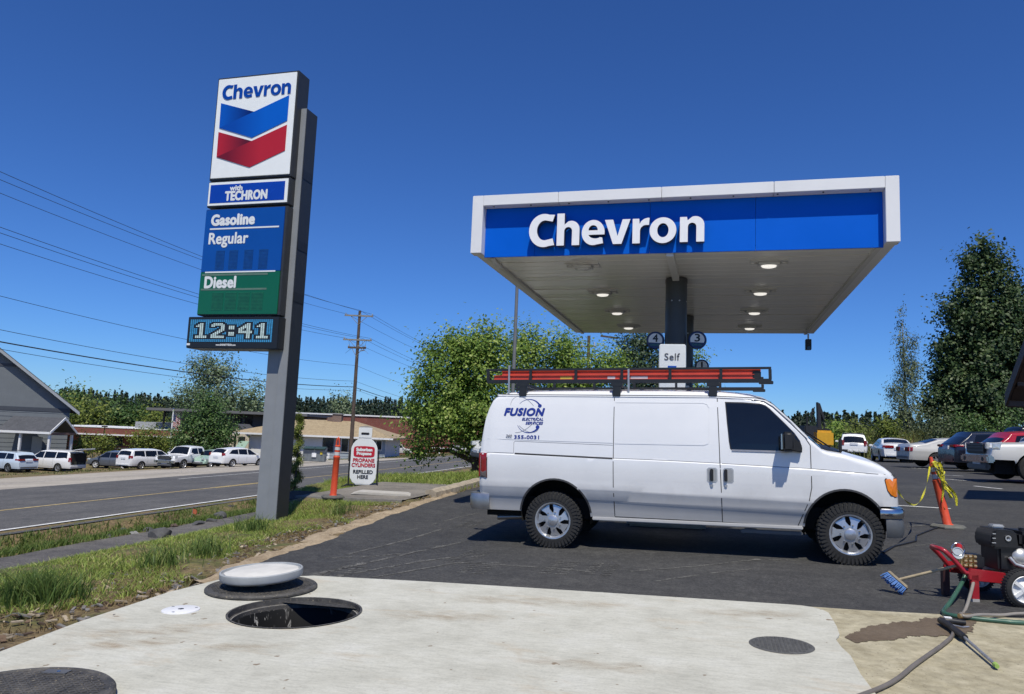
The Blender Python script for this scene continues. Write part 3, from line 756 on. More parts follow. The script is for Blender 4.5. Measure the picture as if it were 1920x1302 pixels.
# ================================================================== PRICE SIGN
SIGN_WHITE = mat("sign_white_face", (0.82, 0.84, 0.82), 0.3, var=0.02)
SIGN_BLUE = mat("sign_blue_face", (0.002, 0.064, 0.31), 0.22, var=0.06, scale=0.9, coat=0.25)
SIGN_GREEN = mat("sign_green_face", (0.003, 0.105, 0.040), 0.22, var=0.06, scale=0.9, coat=0.25)
TECH_BLUE = mat("sign_royal_face", (0.002, 0.045, 0.36), 0.25, var=0.04, coat=0.2)
CAB = mat("cabinet_dark_bronze", (0.030, 0.032, 0.034), 0.45, var=0.12)
POLE_G = mat("sign_pole_grey", (0.235, 0.247, 0.258), 0.5, var=0.07, scale=3)
SY = 10.65
sign = empty("price_sign", (-7.0, 10.9, g(-7.0, 10.9)))
tag(sign, "tall grey pole sign with chevron logo, price panels and clock", "sign")
X0, X1 = -8.648, -7.018
def cabinet(z0, z1, name, d=0.30, x0=X0, x1=X1):
    return P(MB().box(x0, x1, SY + 0.012, SY + d, z0, z1), name, CAB, sign, bevel=0.008)
def sub_of(o):
    """lettering()/MB helper offset: world -> local of a part under the sign"""
    L = Vector(sign.location)
    def f(mb, nm, mm, **k):
        mb.v = [(p[0] - L.x, p[1] - L.y, p[2] - L.z) for p in mb.v]; return mb.build(nm, mm, o, **k)
    return f
def sign_text(nm, body, x0, x1, z0, z1, m, parent, bold, y=SY - 0.008, **k):
    L = sign.location
    return lettering(nm, body, x0 - L.x, x1 - L.x, z0 - L.z, z1 - L.z, y - L.y, m, parent, bold=bold, thick=0.002, **k)
# logo cabinet
c1 = cabinet(5.585, 7.49, "logo_cabinet", 0.36, X0, -7.01); s1 = sub_of(c1)
s1(MB().box(X0 + 0.03, -7.04, SY - 0.006, SY + 0.014, 5.62, 7.455), "logo_face", SIGN_WHITE, bevel=0.006)
def ribbon(poly, name, m, d=0.012): s1(MB().prism(poly, SY - 0.006 - d, SY - 0.004), name, m)
CH_B1 = mat("chevron_blue_bright", (0.001, 0.095, 0.47), 0.3); CH_B2 = mat("chevron_blue_deep", (0.001, 0.022, 0.17), 0.3)
CH_R1 = mat("chevron_red_bright", (0.42, 0.012, 0.020), 0.3); CH_R2 = mat("chevron_red_deep", (0.14, 0.006, 0.012), 0.3)
def grad_mat(name, a, b, x0, x1):
    """printed ink that runs from one shade to another along x (object space)"""
    m, nt, bs = _nodes(name); tc = nt.nodes.new("ShaderNodeTexCoord"); sp = nt.nodes.new("ShaderNodeSeparateXYZ"); nt.links.new(tc.outputs["Object"], sp.inputs[0])
    mr = nt.nodes.new("ShaderNodeMapRange"); mr.inputs[1].default_value = x0; mr.inputs[2].default_value = x1; nt.links.new(sp.outputs[0], mr.inputs[0])
    nt.links.new(_mix(nt, mr.outputs[0], a, b), bs.inputs["Base Color"]); bs.inputs["Roughness"].default_value = 0.3; return m
lx = lambda x: x - sign.location.x
for dz, nm, right, left in ((0.0, "blue_chevron", grad_mat("ink_blue_r", (0.001, 0.06, 0.36), (0.001, 0.105, 0.52), lx(-8.2), lx(-7.6)), grad_mat("ink_blue_l", (0.001, 0.085, 0.45), (0.001, 0.012, 0.12), lx(-8.45), lx(-7.9))),
                            (-0.535, "red_chevron", grad_mat("ink_red_r", (0.16, 0.004, 0.008), (0.45, 0.014, 0.020), lx(-8.3), lx(-7.65)), grad_mat("ink_red_l", (0.42, 0.012, 0.018), (0.10, 0.004, 0.008), lx(-8.45), lx(-7.95)))):
    ribbon([(-8.527, 7.005 + dz), (-7.83, 6.79 + dz), (-8.33, 6.60 + dz), (-8.52, 6.545 + dz)], nm, left, 0.006)
    ribbon([(-8.52, 6.542 + dz), (-7.835, 6.315 + dz), (-7.155, 6.575 + dz), (-7.155, 7.035 + dz), (-7.83, 6.79 + dz)], nm, right, 0.010)
# chevron word, raised blue
xs = [(-8.514, 0.215, 'C'), (-8.285, 0.185, 'h'), (-8.075, 0.185, 'e'), (-7.885, 0.205, 'v'), (-7.665, 0.128, 'r'), (-7.53, 0.205, 'o'), (-7.30, 0.145 + 0.0, 'n')]
LB = mat("letter_blue", (0.001, 0.05, 0.32), 0.25, var=0.04, coat=0.3)
for x0, wid, ch in xs:
    if ch == 'n': wid = 0.18; x0 = -7.312
    loops = GLYPHS[ch]; mx = max(p[0] for p in loops[0]); mn = min(p[0] for p in loops[0]); sc = wid / (mx - mn)
    L2 = [[(x0 + (p[0] - mn) * sc, 7.066 + p[1] * 0.195) for p in lp] for lp in loops]
    v, f = fill_outline(L2, 0.012)
    s1(MB().add([(p[0], p[1] + SY - 0.004, p[2]) for p in v], f), "letter", LB)
# "with Techron" cabinet
c2 = cabinet(5.10, 5.568, "slogan_cabinet", 0.30); s2 = sub_of(c2)
s2(MB().box(X0 + 0.02, X1 - 0.03, SY - 0.004, SY + 0.014, 5.125, 5.545), "slogan_border", SIGN_WHITE, bevel=0.004)
s2(MB().box(X0 + 0.06, X1 - 0.085, SY - 0.008, SY - 0.003, 5.17, 5.50), "slogan_face", TECH_BLUE)
TW = mat("print_white", (0.72, 0.74, 0.74), 0.4, var=0.02)
sign_text("word", "with", -8.19, -7.935, 5.375, 5.475, TW, c2, 0.06, space=1.04)
sign_text("word", "TECHRON", -8.28, -7.43, 5.195, 5.375, TW, c2, 0.06, space=1.04)
# price cabinet: blue above, green below
c3 = cabinet(3.185, 5.066, "price_cabinet", 0.30); s3 = sub_of(c3)
s3(MB().box(X0 + 0.012, X1 - 0.05, SY - 0.006, SY + 0.014, 3.94, 5.05), "gasoline_face", SIGN_BLUE, bevel=0.004)
s3(MB().box(X0 + 0.012, X1 - 0.05, SY - 0.006, SY + 0.014, 3.20, 3.937), "diesel_face", SIGN_GREEN, bevel=0.004)
sign_text("word", "Gasoline", -8.515, -7.635, 4.755, 4.965, TW, c3, 0.065, space=1.05)
sign_text("word", "Regular", -8.53, -7.735, 4.365, 4.635, TW, c3, 0.03, space=1.03)
sign_text("word", "Diesel", -8.54, -7.905, 3.65, 3.865, TW, c3, 0.055, space=1.04)
s3(MB().box(-8.525, -7.155, SY - 0.010, SY - 0.004, 4.690, 4.716), "rule", TW)
s3(MB().box(-8.545, -7.16, SY - 0.010, SY - 0.004, 3.922, 3.946), "rule", TW)
GR2 = mat("faded_strip_green", (0.10, 0.17, 0.13), 0.5, var=0.2); GR3 = mat("led_window_green", (0.010, 0.125, 0.058), 0.35, var=0.25, scale=14); GR4 = mat("led_window_blue", (0.004, 0.060, 0.235), 0.35, var=0.25, scale=12)
s3(MB().box(-8.60, -7.30, SY - 0.010, SY - 0.004, 3.872, 3.905), "faded_strip", GR2)
s3(MB().box(-8.60, -7.30, SY - 0.009, SY - 0.004, 3.617, 3.648), "faded_strip", GR2)
def louvers(x0, x1, z0, z1, m, n):
    mb = MB(); 
    for i in range(n):
        z = z0 + (z1 - z0) * i / n
        mb.box(x0, x1, SY - 0.010, SY - 0.004, z, z + (z1 - z0) / n * 0.62)
    s3(mb, "digit_window", m)
for x in (-8.355, -8.09, -7.79, -7.50): louvers(x, x + 0.175, 3.985, 4.325, GR4, 14)
for x in (-8.36, -8.10, -7.84, -7.58): louvers(x, x + 0.225, 3.275, 3.585, GR3, 13)
# clock cabinet
c4 = P(MB().box(-8.79, -7.0, SY - 0.02, SY + 0.42, 2.612, 3.155), "clock_cabinet", mat("clock_case", (0.012, 0.013, 0.015), 0.35), sign, bevel=0.01); s4 = sub_of(c4)
# LED matrix: clock digits pale, the rest of the lit field blue; real little squares
DIG = {'1': ["001100", "011100", "111100", "001100", "001100", "001100", "001100", "001100", "001100", "001100", "111111", "111111"],
       '2': ["0111110", "1111111", "1100011", "0000011", "0000011", "0000111", "0001110", "0011100", "0111000", "1110000", "1111111", "1111111"],
       ':': ["000", "000", "111", "111", "111", "000", "000", "111", "111", "111", "000", "000"],
       '4': ["0000110", "0001110", "0011110", "0111110", "1110110", "1100110", "1111111", "1111111", "0000110", "0000110", "0000110", "0000110"]}
NC, NR = 42, 18
gridv = [['b'] * NC for _ in range(NR)]
col = 3
lit = set()
for ch in "12:41":
    rows = DIG[ch]
    for r, row in enumerate(rows):
        for k, bit in enumerate(row):
            if bit == '1':
                lit.add((3 + r, col + k))
    col += len(rows[0]) + (2 if ch != ':' else 2)
for (r, c) in lit:
    for dr in (-1, 0, 1):
        for dc in (-1, 0, 1):
            rr, cc = r + dr, c + dc
            if 0 <= rr < NR and 0 <= cc < NC and (rr, cc) not in lit: gridv[rr][cc] = '.'
for (r, c) in lit:
    if c < NC: gridv[r][c] = 'w'
LED_B = mat("led_blue", (0.04, 0.22, 0.42), 0.4, var=0.5, scale=40, emit=((0.05, 0.36, 0.75), 0.28))
LED_W = mat("led_pale", (0.45, 0.55, 0.55), 0.4, var=0.3, scale=40, emit=((0.55, 0.75, 0.72), 0.38))
cw, rh = (8.735 - 7.11) / NC, (3.11 - 2.725) / NR
mbB, mbW = MB(), MB()
for r in range(NR):
    for c in range(NC):
        if gridv[r][c] == '.': continue
        x = -8.735 + c * cw + 0.10 * cw; z = 3.11 - (r + 1) * rh
        (mbW if gridv[r][c] == 'w' else mbB).quad((x, SY - 0.026, z), (x + cw * 0.74, SY - 0.026, z), (x + cw * 0.74, SY - 0.026, z + rh * 0.72), (x, SY - 0.026, z + rh * 0.72))
for mbx, mm in ((mbB, LED_B), (mbW, LED_W)): s4(mbx, "led_dots", mm, fix=False)["kind"] = "stuff"
sign_text("word", "www.BARNETTSIGN.com", -8.19, -7.80, 2.655, 2.69, TW, c4, 0.05, y=SY - 0.022)
s4(MB().box(-8.775, -8.71, SY - 0.026, SY - 0.019, 2.66, 2.695), "sticker", TW)
for i in range(4): s4(MB().cyl((-8.79, SY + 0.1, 2.90 + i * 0.036), (-8.79, SY + 0.1, 2.928 + i * 0.036), 0.055, n=14), "sensor_ring", WHITE, smooth=40)
# posts: a tall main post and a shallower one beside it, access plates on the side
zb = float(sign.location.z) - 0.35
P(MB().box(-7.075, -6.905, SY + 0.17, SY + 0.52, zb, 6.86), "post", POLE_G, sign, bevel=0.006)
P(MB().box(-7.305, -7.079, SY + 0.19, SY + 0.50, zb, 3.2), "post", POLE_G, sign, bevel=0.006)
SIDE = mat("post_shaded_side", (0.026, 0.028, 0.031), 0.5, var=0.1)  # near-black skin paints the post's right side as shaded
P(MB().box(-6.9065, -6.897, SY + 0.175, SY + 0.515, zb + 0.4, 6.855), "shade_skin", SIDE, sign)
for z in (3.45, 4.35, 5.6): P(MB().box(-6.8965, -6.892, SY + 0.19, SY + 0.5, z, z + 0.16), "access_plate", mat("plate_dark", (0.018, 0.019, 0.021), 0.5), sign, bevel=0.003)

# ================================================================== VEHICLES: common body loft
class Body:
    """car body lofted along x; top(x), bottom(x) silhouettes and half-width hw(x, z)"""
    def __init__(s, top, wz, plan, sill, arches, rear_low=None, front_low=None, crown=((-9, 0.04), (9, 0.04)), rad=((-9, 0.09), (9, 0.09)), nz=16, dx=0.07, extra_x=()):
        s.tx = [p[0] for p in top]; s.tz = [p[1] for p in top]
        s.wz = wz; s.plan = plan; s.sill = sill; s.arches = arches
        s.rear_low, s.front_low = rear_low, front_low; s.crown = crown; s.rad = rad; s.nz = nz
        x0, x1 = s.tx[0], s.tx[-1]
        xs = set(np.round(np.arange(x0, x1, dx), 4)) | set(s.tx) | set(extra_x) | {x1}
        for xc, zc, rx, rz in arches:
            for i in range(-12, 13): xs.add(round(xc + rx * math.sin(i / 12 * math.pi / 2), 4))
        for e in (0.004, 0.015, 0.035): xs.add(x0 + e); xs.add(x1 - e)
        xs = sorted(x for x in xs if x0 <= x <= x1)
        s.xs = [xs[0]]
        for x in xs[1:]:
            if x - s.xs[-1] > 0.0035: s.xs.append(x)
    def _i(s, pts, x): return float(np.interp(x, [p[0] for p in pts], [p[1] for p in pts]))
    def top(s, x): return float(np.interp(x, s.tx, s.tz))
    def bottom(s, x):
        z = s.sill
        if s.rear_low and x < s.rear_low[0]: z = s.rear_low[1]
        if s.front_low and x > s.front_low[0]: z = s.front_low[1]
        for xc, zc, rx, rz in s.arches:
            d = abs(x - xc) / rx
            if d < 1: z = max(z, zc + rz * math.sqrt(1 - d * d))
        return z
    def keys(s, x): return s.wz
    def hw(s, x, z):
        k = s.keys(x)
        return float(np.interp(z, [a for a, b in k], [b for a, b in k])) * s._i(s.plan, x)
    def section(s, x):
        zt, zb = s.top(x), s.bottom(x)
        cr, rd = s._i(s.crown, x), s._i(s.rad, x)
        ze = zt - cr; rz = min(rd, max(0.01, (ze - zb) * 0.45)); zs = max(ze - rz, zb + 0.005)
        k = [a for a, b in s.keys(x)]
        lv = sorted(set(k) | set(np.linspace(k[0], k[-1], s.nz)))
        pts = [(s.hw(x, min(max(z, zb), zs)), min(max(z, zb), zs)) for z in lv]
        w = s.hw(x, zs)
        ry = min(rd * 1.1, w * 0.5)
        for i in range(1, 6):
            a = i / 5 * math.pi / 2; pts.append((w - ry * (1 - math.cos(a)), zs + (ze - zs) * math.sin(a)))
        we = w - ry
        for i in range(1, 6): t = 1 - i / 5; pts.append((we * t, zt - cr * t * t))
        return pts
    def T(s, x, y):
        zt, cr = s.top(x), s._i(s.crown, x); w = s.hw(x, zt - cr - 0.05) - s._i(s.rad, x) * 1.1
        t = min(1.0, abs(y) / max(w, 0.1)); return zt - cr * t * t
    def mesh(s):
        secs = [s.section(x) for x in s.xs]; n = len(secs[0]); V = []; Fc = []
        for x, sec in zip(s.xs, secs):
            for y, z in sec: V.append((x, -y, z))
            for y, z in sec[-2::-1]: V.append((x, y, z))
        m = 2 * n - 1
        for i in range(len(s.xs) - 1):
            for j in range(m - 1): Fc.append((i * m + j, i * m + j + 1, (i + 1) * m + j + 1, (i + 1) * m + j))
        L = len(s.xs) - 1
        Fc.append(tuple(range(m - 1, -1, -1))); Fc.append(tuple(L * m + j for j in range(m)))
        return V, Fc
    def build(s, name, material, parent, split=None, smooth=32):
        """split: function(cx, cy, cz) -> part name; returns {name: object}"""
        V, Fc = s.mesh(); groups = {}
        for f in Fc:
            c = [sum(V[i][k] for i in f) / len(f) for k in range(3)]
            nm = split(*c) if split and len(f) == 4 else name
            groups.setdefault(nm, []).append(f)
        out = {}
        for nm, fs in groups.items():
            used = sorted({i for f in fs for i in f}); mp = {i: k for k, i in enumerate(used)}
            me = bpy.data.meshes.new(nm); me.from_pydata([V[i] for i in used], [], [tuple(mp[i] for i in f) for f in fs])
            bm = bmesh.new(); bm.from_mesh(me); bmesh.ops.remove_doubles(bm, verts=bm.verts, dist=0.0012)
            bmesh.ops.dissolve_degenerate(bm, edges=bm.edges, dist=0.0008)
            if nm == name: bmesh.ops.recalc_face_normals(bm, faces=bm.faces)
            bm.to_mesh(me); bm.free()
            mm = material[nm] if isinstance(material, dict) else material
            out[nm] = link(nm.split('#')[0], me, mm, parent, smooth)
        return out
    # things laid on the skin
    def side(s, poly, side=-1, off=0.004, thick=0.0):
        mb = MB(); n = len(poly); cx = sum(p[0] for p in poly) / n; cz = sum(p[1] for p in poly) / n
        rings = [[(cx + (x - cx) * k, cz + (z - cz) * k) for x, z in poly] for k in (1.0, 0.72, 0.45, 0.2)]
        for rg in rings: mb.v += [(x, side * (s.hw(x, z) + off), z) for x, z in rg]
        mb.v.append((cx, side * (s.hw(cx, cz) + off), cz)); m = len(mb.v) - 1
        fl = (lambda f: f) if side < 0 else (lambda f: tuple(reversed(f)))
        for k in range(3):
            for i in range(n): mb.f.append(fl((k * n + i, k * n + (i + 1) % n, (k + 1) * n + (i + 1) % n, (k + 1) * n + i))); mb.mi.append(0)
        for i in range(n): mb.f.append(fl((3 * n + i, 3 * n + (i + 1) % n, m))); mb.mi.append(0)
        if thick > 0:
            b = len(mb.v); mb.v += [(x, side * (s.hw(x, z) + off - thick), z) for x, z in poly]
            for i in range(n): mb.f.append((i, b + i, b + (i + 1) % n, (i + 1) % n)); mb.mi.append(0)
        return mb
    def strip(s, path, w=0.008, side=-1, off=0.002, mb=None, sub=4):
        """thin line on the side skin along (x, z) points"""
        mb = mb or MB(); pts = []
        for a, b in zip(path[:-1], path[1:]):
            for i in range(sub): t = i / sub; pts.append((a[0] + (b[0] - a[0]) * t, a[1] + (b[1] - a[1]) * t))
        pts.append(path[-1]); L, Rr = [], []
        for i, p in enumerate(pts):
            q0, q1 = pts[max(i - 1, 0)], pts[min(i + 1, len(pts) - 1)]; d = Vector((q1[0] - q0[0], q1[1] - q0[1])); d.normalize(); n = Vector((-d.y, d.x)) * w / 2
            for lst, sg in ((L, 1), (Rr, -1)):
                x, z = p[0] + n.x * sg, p[1] + n.y * sg; lst.append((x, side * (s.hw(x, z) + off), z))
        for i in range(len(pts) - 1): mb.quad(L[i], L[i + 1], Rr[i + 1], Rr[i])
        return mb
    def topgrid(s, x0, x1, f, off=0.006, nx=8, ny=9, mb=None):
        """patch on the upper skin between x0 and x1, |y| < f(x)"""
        mb = mb or MB(); rows = []
        for i in range(nx + 1):
            x = x0 + (x1 - x0) * i / nx; row = []
            e = 0.01; sl = (s.top(x + e) - s.top(x - e)) / (2 * e); nl = math.hypot(sl, 1)
            for j in range(ny + 1):
                y = f(x) * (2 * j / ny - 1); row.append((x - sl / nl * off, y, s.T(x, y) + off / nl))
            rows.append(row)
        for i in range(nx):
            for j in range(ny): mb.quad(rows[i][j], rows[i + 1][j], rows[i + 1][j + 1], rows[i][j + 1])
        return mb

def wheel(parent, x, y, z, r, w, rim_r, side, style="5", rimmat=None, detail=1):
    """wheel part with tyre, rim and hub cap; side -1 faces -y"""
    e = empty("wheel", (x, y, z), 0, parent)
    Mr = Matrix.Rotation(R(90 if side < 0 else -90), 4, 'X')      # lathe axis z -> outwards
    n = 40 if detail else 24
    prof = [(rim_r, -w * 0.42), (rim_r + 0.012, -w * 0.5), (r - 0.05, -w * 0.5), (r - 0.015, -w * 0.44), (r, -w * 0.30), (r, w * 0.30), (r - 0.015, w * 0.44), (r - 0.05, w * 0.5), (rim_r + 0.012, w * 0.5), (rim_r, w * 0.42)]
    mb = MB().lathe(prof, n, Mr, closed=True)
    if detail > 1:      # chunky shoulder lugs of an all-terrain tread
        for i in range(44):
            a = 2 * math.pi * i / 44
            for k, (za, zb_) in enumerate(((0.16, 0.47), (-0.47, -0.16))):
                aa = a + (0.5 * 2 * math.pi / 44 if k else 0)
                Mb = Mr @ Matrix.Rotation(aa, 4, 'Z') @ Matrix.Translation((r - 0.012, 0, 0))
                mb.box(-0.014, 0.0165, -0.016, 0.016, za * w, zb_ * w, Mb)
            Mb = Mr @ Matrix.Rotation(a + 0.03, 4, 'Z') @ Matrix.Translation((r - 0.055, 0, w * 0.5))
            mb.box(-0.03, 0.036, -0.012, 0.012, -0.008, 0.006, Mb)
            Mb = Mr @ Matrix.Rotation(a * 1.0 + 0.06, 4, 'Z') @ Matrix.Translation((r - 0.004, 0, 0))
            mb.box(-0.014, 0.012, -0.02, 0.012, -0.12 * w, 0.12 * w, Mb)
    mb.build("tyre", RUBBER, e, smooth=35, fix=True)
    rm = rimmat or ALLOY
    mb = MB().lathe([(rim_r + 0.004, w * 0.42), (rim_r + 0.012, w * 0.48), (rim_r - 0.006, w * 0.47), (rim_r - 0.022, w * 0.36), (rim_r - 0.03, 0.0)], n, Mr)
    MB().lathe([(0.001, w * 0.12), (rim_r - 0.01, w * 0.12)], n, Mr).build("brake_disc", VOID, e, smooth=30)
    if style == "fan":
        for i in range(7):
            a = 2 * math.pi * i / 7
            def pt(rr, da, zz): return Mr @ Vector((rr * math.cos(a + da), rr * math.sin(a + da), zz))
            z1, z2 = w * 0.40, w * 0.34
            A = [pt(0.085, -0.10, z1), pt(0.085, 0.62, z1), pt(rim_r - 0.055, 0.34, z1), pt(rim_r - 0.012, 0.18, z2), pt(rim_r - 0.012, -0.18, z2), pt(rim_r - 0.065, 0.05, z1)]
            A = [pt(0.085, -0.22, z1), pt(0.085, 0.60, z1), pt(rim_r - 0.085, 0.60, z1), pt(rim_r - 0.018, 0.70, z2), pt(rim_r - 0.018, 0.04, z2), pt(rim_r - 0.07, 0.10, z1)]
            Bk = [p - (Mr @ Vector((0, 0, 0.03))) for p in A]; k = len(A)
            mb.add(A + Bk, [tuple(range(k))] + [(j, j + k, (j + 1) % k + k, (j + 1) % k) for j in range(k)])
        mb.lathe([(0.001, w * 0.50), (0.045, w * 0.49), (0.062, w * 0.46), (0.066, w * 0.40), (0.098, w * 0.395), (0.10, w * 0.3)], 28, Mr)
        mb.build("rim", rm, e, smooth=30)
        for i in range(7):
            a = 2 * math.pi * (i + 0.45) / 7; c = Mr @ Vector((0.108 * math.cos(a), 0.108 * math.sin(a), 0)); d = Mr @ Vector((0, 0, 1))
            MB().cyl(c + d * w * 0.36, c + d * w * 0.47, 0.012, 0.009, 8).build("lug_nut", CHROME, e, smooth=40)
    else:
        k = int(style)
        for i in range(k):
            a = 2 * math.pi * i / k
            def pt(rr, t, zz): return Mr @ Vector((rr * math.cos(a) - t * math.sin(a), rr * math.sin(a) + t * math.cos(a), zz))
            hw_ = 0.55 * rim_r / k + 0.008
            A = [pt(0.03, -hw_ * 1.2, w * 0.42), pt(rim_r - 0.015, -hw_ * 0.8, w * 0.38), pt(rim_r - 0.015, hw_ * 0.8, w * 0.38), pt(0.03, hw_ * 1.2, w * 0.42)]
            Bk = [p - (Mr @ Vector((0, 0, 0.03))) for p in A]
            mb.add(A + Bk, [(0, 1, 2, 3)] + [(j, j + 4, (j + 1) % 4 + 4, (j + 1) % 4) for j in range(4)])
        mb.lathe([(0.001, w * 0.46), (0.035, w * 0.45), (0.04, w * 0.36)], 14, Mr)
        mb.build("rim", rm, e, smooth=30)
    return e

# ------------------------------------------------------------------ the white work van
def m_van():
    """white paint greying towards the sills: road dirt and painted-in reflection of the ground"""
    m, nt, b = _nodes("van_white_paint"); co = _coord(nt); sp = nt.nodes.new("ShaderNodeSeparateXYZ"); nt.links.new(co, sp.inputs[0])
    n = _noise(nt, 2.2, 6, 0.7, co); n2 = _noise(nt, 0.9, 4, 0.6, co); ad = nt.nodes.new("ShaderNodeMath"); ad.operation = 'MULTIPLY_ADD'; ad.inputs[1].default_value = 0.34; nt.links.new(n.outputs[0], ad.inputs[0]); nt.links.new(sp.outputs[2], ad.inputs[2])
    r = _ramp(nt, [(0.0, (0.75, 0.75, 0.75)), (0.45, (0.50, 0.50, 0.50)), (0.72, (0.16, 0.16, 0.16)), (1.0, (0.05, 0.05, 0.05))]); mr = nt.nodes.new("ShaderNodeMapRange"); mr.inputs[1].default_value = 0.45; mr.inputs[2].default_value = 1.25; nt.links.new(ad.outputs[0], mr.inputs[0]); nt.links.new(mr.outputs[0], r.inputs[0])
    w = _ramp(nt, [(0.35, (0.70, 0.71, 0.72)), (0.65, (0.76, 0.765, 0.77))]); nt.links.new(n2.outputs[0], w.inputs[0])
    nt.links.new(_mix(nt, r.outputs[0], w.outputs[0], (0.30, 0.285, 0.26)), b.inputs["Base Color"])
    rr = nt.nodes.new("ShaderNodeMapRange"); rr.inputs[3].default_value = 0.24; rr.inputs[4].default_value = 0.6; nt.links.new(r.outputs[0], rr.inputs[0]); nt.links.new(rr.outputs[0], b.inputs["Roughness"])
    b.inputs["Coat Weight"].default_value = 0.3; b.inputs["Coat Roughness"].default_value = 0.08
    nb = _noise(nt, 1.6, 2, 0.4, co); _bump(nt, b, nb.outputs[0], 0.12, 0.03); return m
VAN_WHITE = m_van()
SEAM = mat("panel_gap_black", (0.02, 0.02, 0.022), 0.8)
TRIM = mat("grey_trim", (0.10, 0.105, 0.11), 0.5, var=0.1)
VAN_LOW = VAN_WHITE
class VanBody(Body):
    def zc(s, x): return float(np.interp(x, [-1, 0.74, 1.47, 2.2, 3.1, 3.6, 4.05], [1.187, 1.152, 1.139, 1.118, 1.085, 1.054, 1.03]))
    def zl(s, x): return float(np.interp(x, [-1, 0.76, 1.48, 2.6, 4.05], [0.757, 0.746, 0.724, 0.70, 0.66]))
    def keys(s, x):
        c, l = s.zc(x), s.zl(x)
        return [(0.36, 0.845), (0.42, 0.868), (l - 0.14, 0.912), (l - 0.12, 0.926), (l - 0.028, 0.947), (l - 0.006, 0.956), (l + 0.016, 0.962), (l + 0.09, 0.960), ((l + c) / 2, 0.966), (c - 0.06, 0.966), (c - 0.012, 0.962), (c + 0.004, 0.950), (c + 0.03, 0.948), (1.36, 0.928), (1.52, 0.905), (1.70, 0.872), (1.85, 0.840), (1.95, 0.812), (2.06, 0.775)]
vtop = [(-0.998, 0.95), (-0.996, 1.20), (-0.985, 1.40), (-0.945, 1.68), (-0.905, 1.83), (-0.86, 1.93), (-0.79, 2.0), (-0.68, 2.04), (-0.45, 2.062), (0.3, 2.072), (1.4, 2.072), (2.1, 2.055), (2.45, 2.02), (2.62, 1.975), (2.70, 1.925),
        (2.85, 1.775), (3.05, 1.575), (3.235, 1.40), (3.30, 1.372), (3.45, 1.335), (3.60, 1.283), (3.78, 1.232), (3.90, 1.178), (3.98, 1.115), (4.03, 1.04), (4.052, 0.93), (4.055, 0.78)]
vb = VanBody(vtop, [], [(-1.0, 0.955), (-0.96, 0.985), (-0.85, 1.0), (3.55, 1.0), (3.85, 0.975), (3.97, 0.935), (4.03, 0.88), (4.056, 0.80)], 0.41,
             [(0.02, 0.40, 0.455, 0.462), (3.46, 0.385, 0.44, 0.462)], rear_low=(-0.43, 0.45), front_low=(3.80, 0.68),
             crown=((-1.0, 0.02), (-0.7, 0.05), (2.3, 0.05), (2.70, 0.085), (3.235, 0.09), (3.5, 0.06), (4.05, 0.05)),
             rad=((-1.0, 0.03), (-0.9, 0.06), (-0.6, 0.10), (2.4, 0.10), (2.7, 0.075), (3.25, 0.05), (3.6, 0.07), (4.05, 0.09)), nz=14, dx=0.06, extra_x=(0.772, 2.072, 3.10, 2.15, 3.0))
SLOPE = 0.0243
van = empty("cargo_van", (-1.984, 9.38 + 0.962, -0.046)); van.rotation_euler = (0, -math.atan(SLOPE), 0)
tag(van, "white cargo van with blue company lettering and roof rack parked before the canopy", "van")
def van_split(cx, cy, cz):
    if cy < -0.6 and 0.43 < cz < 1.93:
        if 0.772 < cx < 2.072: return "sliding_door"
        if 2.072 < cx < 3.10 and cz < 1.90 - max(0, cx - 2.62) * 0.93: return "front_door"
    return "body"
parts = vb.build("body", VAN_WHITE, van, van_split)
body, sdoor, fdoor = parts["body"], parts["sliding_door"], parts["front_door"]
# door gaps, slide rail slot, moulded side panels
for path, par in (([(0.772, 1.93), (0.774, 1.2), (0.776, 0.8), (0.785, 0.43)], sdoor), ([(2.05, 1.92), (2.068, 1.2), (2.08, 0.8), (2.088, 0.42)], sdoor), ([(0.785, 0.425), (2.088, 0.418), (2.94, 0.40)], sdoor),
                  ([(3.103, 1.36), (3.100, 0.87), (3.07, 0.72), (2.98, 0.50), (2.94, 0.40)], fdoor), ([(2.05, 1.925), (2.60, 1.885), (2.70, 1.82), (2.90, 1.62), (3.05, 1.45), (3.103, 1.36)], fdoor)):
    vb.strip(path, 0.009, -1, 0.0018).build("door_gap", SEAM, par)
    vb.strip(path, 0.009, 1, 0.0018).build("door_gap", SEAM, body)
vb.strip([(-0.515, 1.186), (0.765, 1.152)], 0.020, -1, 0.003).build("slide_rail", SEAM, body)
CREASE = mat("crease_shade_line", (0.12, 0.12, 0.125), 0.7)  # grey strips paint the shade line along the pressed side creases
vb.strip([(-0.99, 1.196), (-0.53, 1.190)], 0.006, -1, 0.002).build("crease_line", CREASE, body)
vb.strip([(0.78, 1.156), (1.47, 1.144), (2.06, 1.126)], 0.006, -1, 0.002).build("crease_line", CREASE, sdoor)
vb.strip([(2.09, 1.124), (3.095, 1.09)], 0.006, -1, 0.002).build("crease_line", CREASE, fdoor)
vb.strip([(3.11, 1.089), (3.6, 1.058), (4.02, 1.036)], 0.006, -1, 0.002).build("crease_line", SEAM, body)
vb.strip([(-0.531, 1.19), (-0.533, 1.33), (-0.515, 1.346), (0.765, 1.318)], 0.0045, -1, 0.0015).build("crease_line", CREASE, body)
# raised frames where windows would be
def ribline(path, par, w=0.018):
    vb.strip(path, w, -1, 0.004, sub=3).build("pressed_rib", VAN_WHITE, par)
ribline([(0.79, 1.87), (1.88, 1.868), (1.93, 1.85), (1.958, 1.80), (1.948, 1.42), (1.93, 1.365), (1.88, 1.345), (0.79, 1.345)], sdoor)
ribline([(-0.90, 1.378), (-0.2, 1.365), (0.765, 1.350)], body, 0.012)
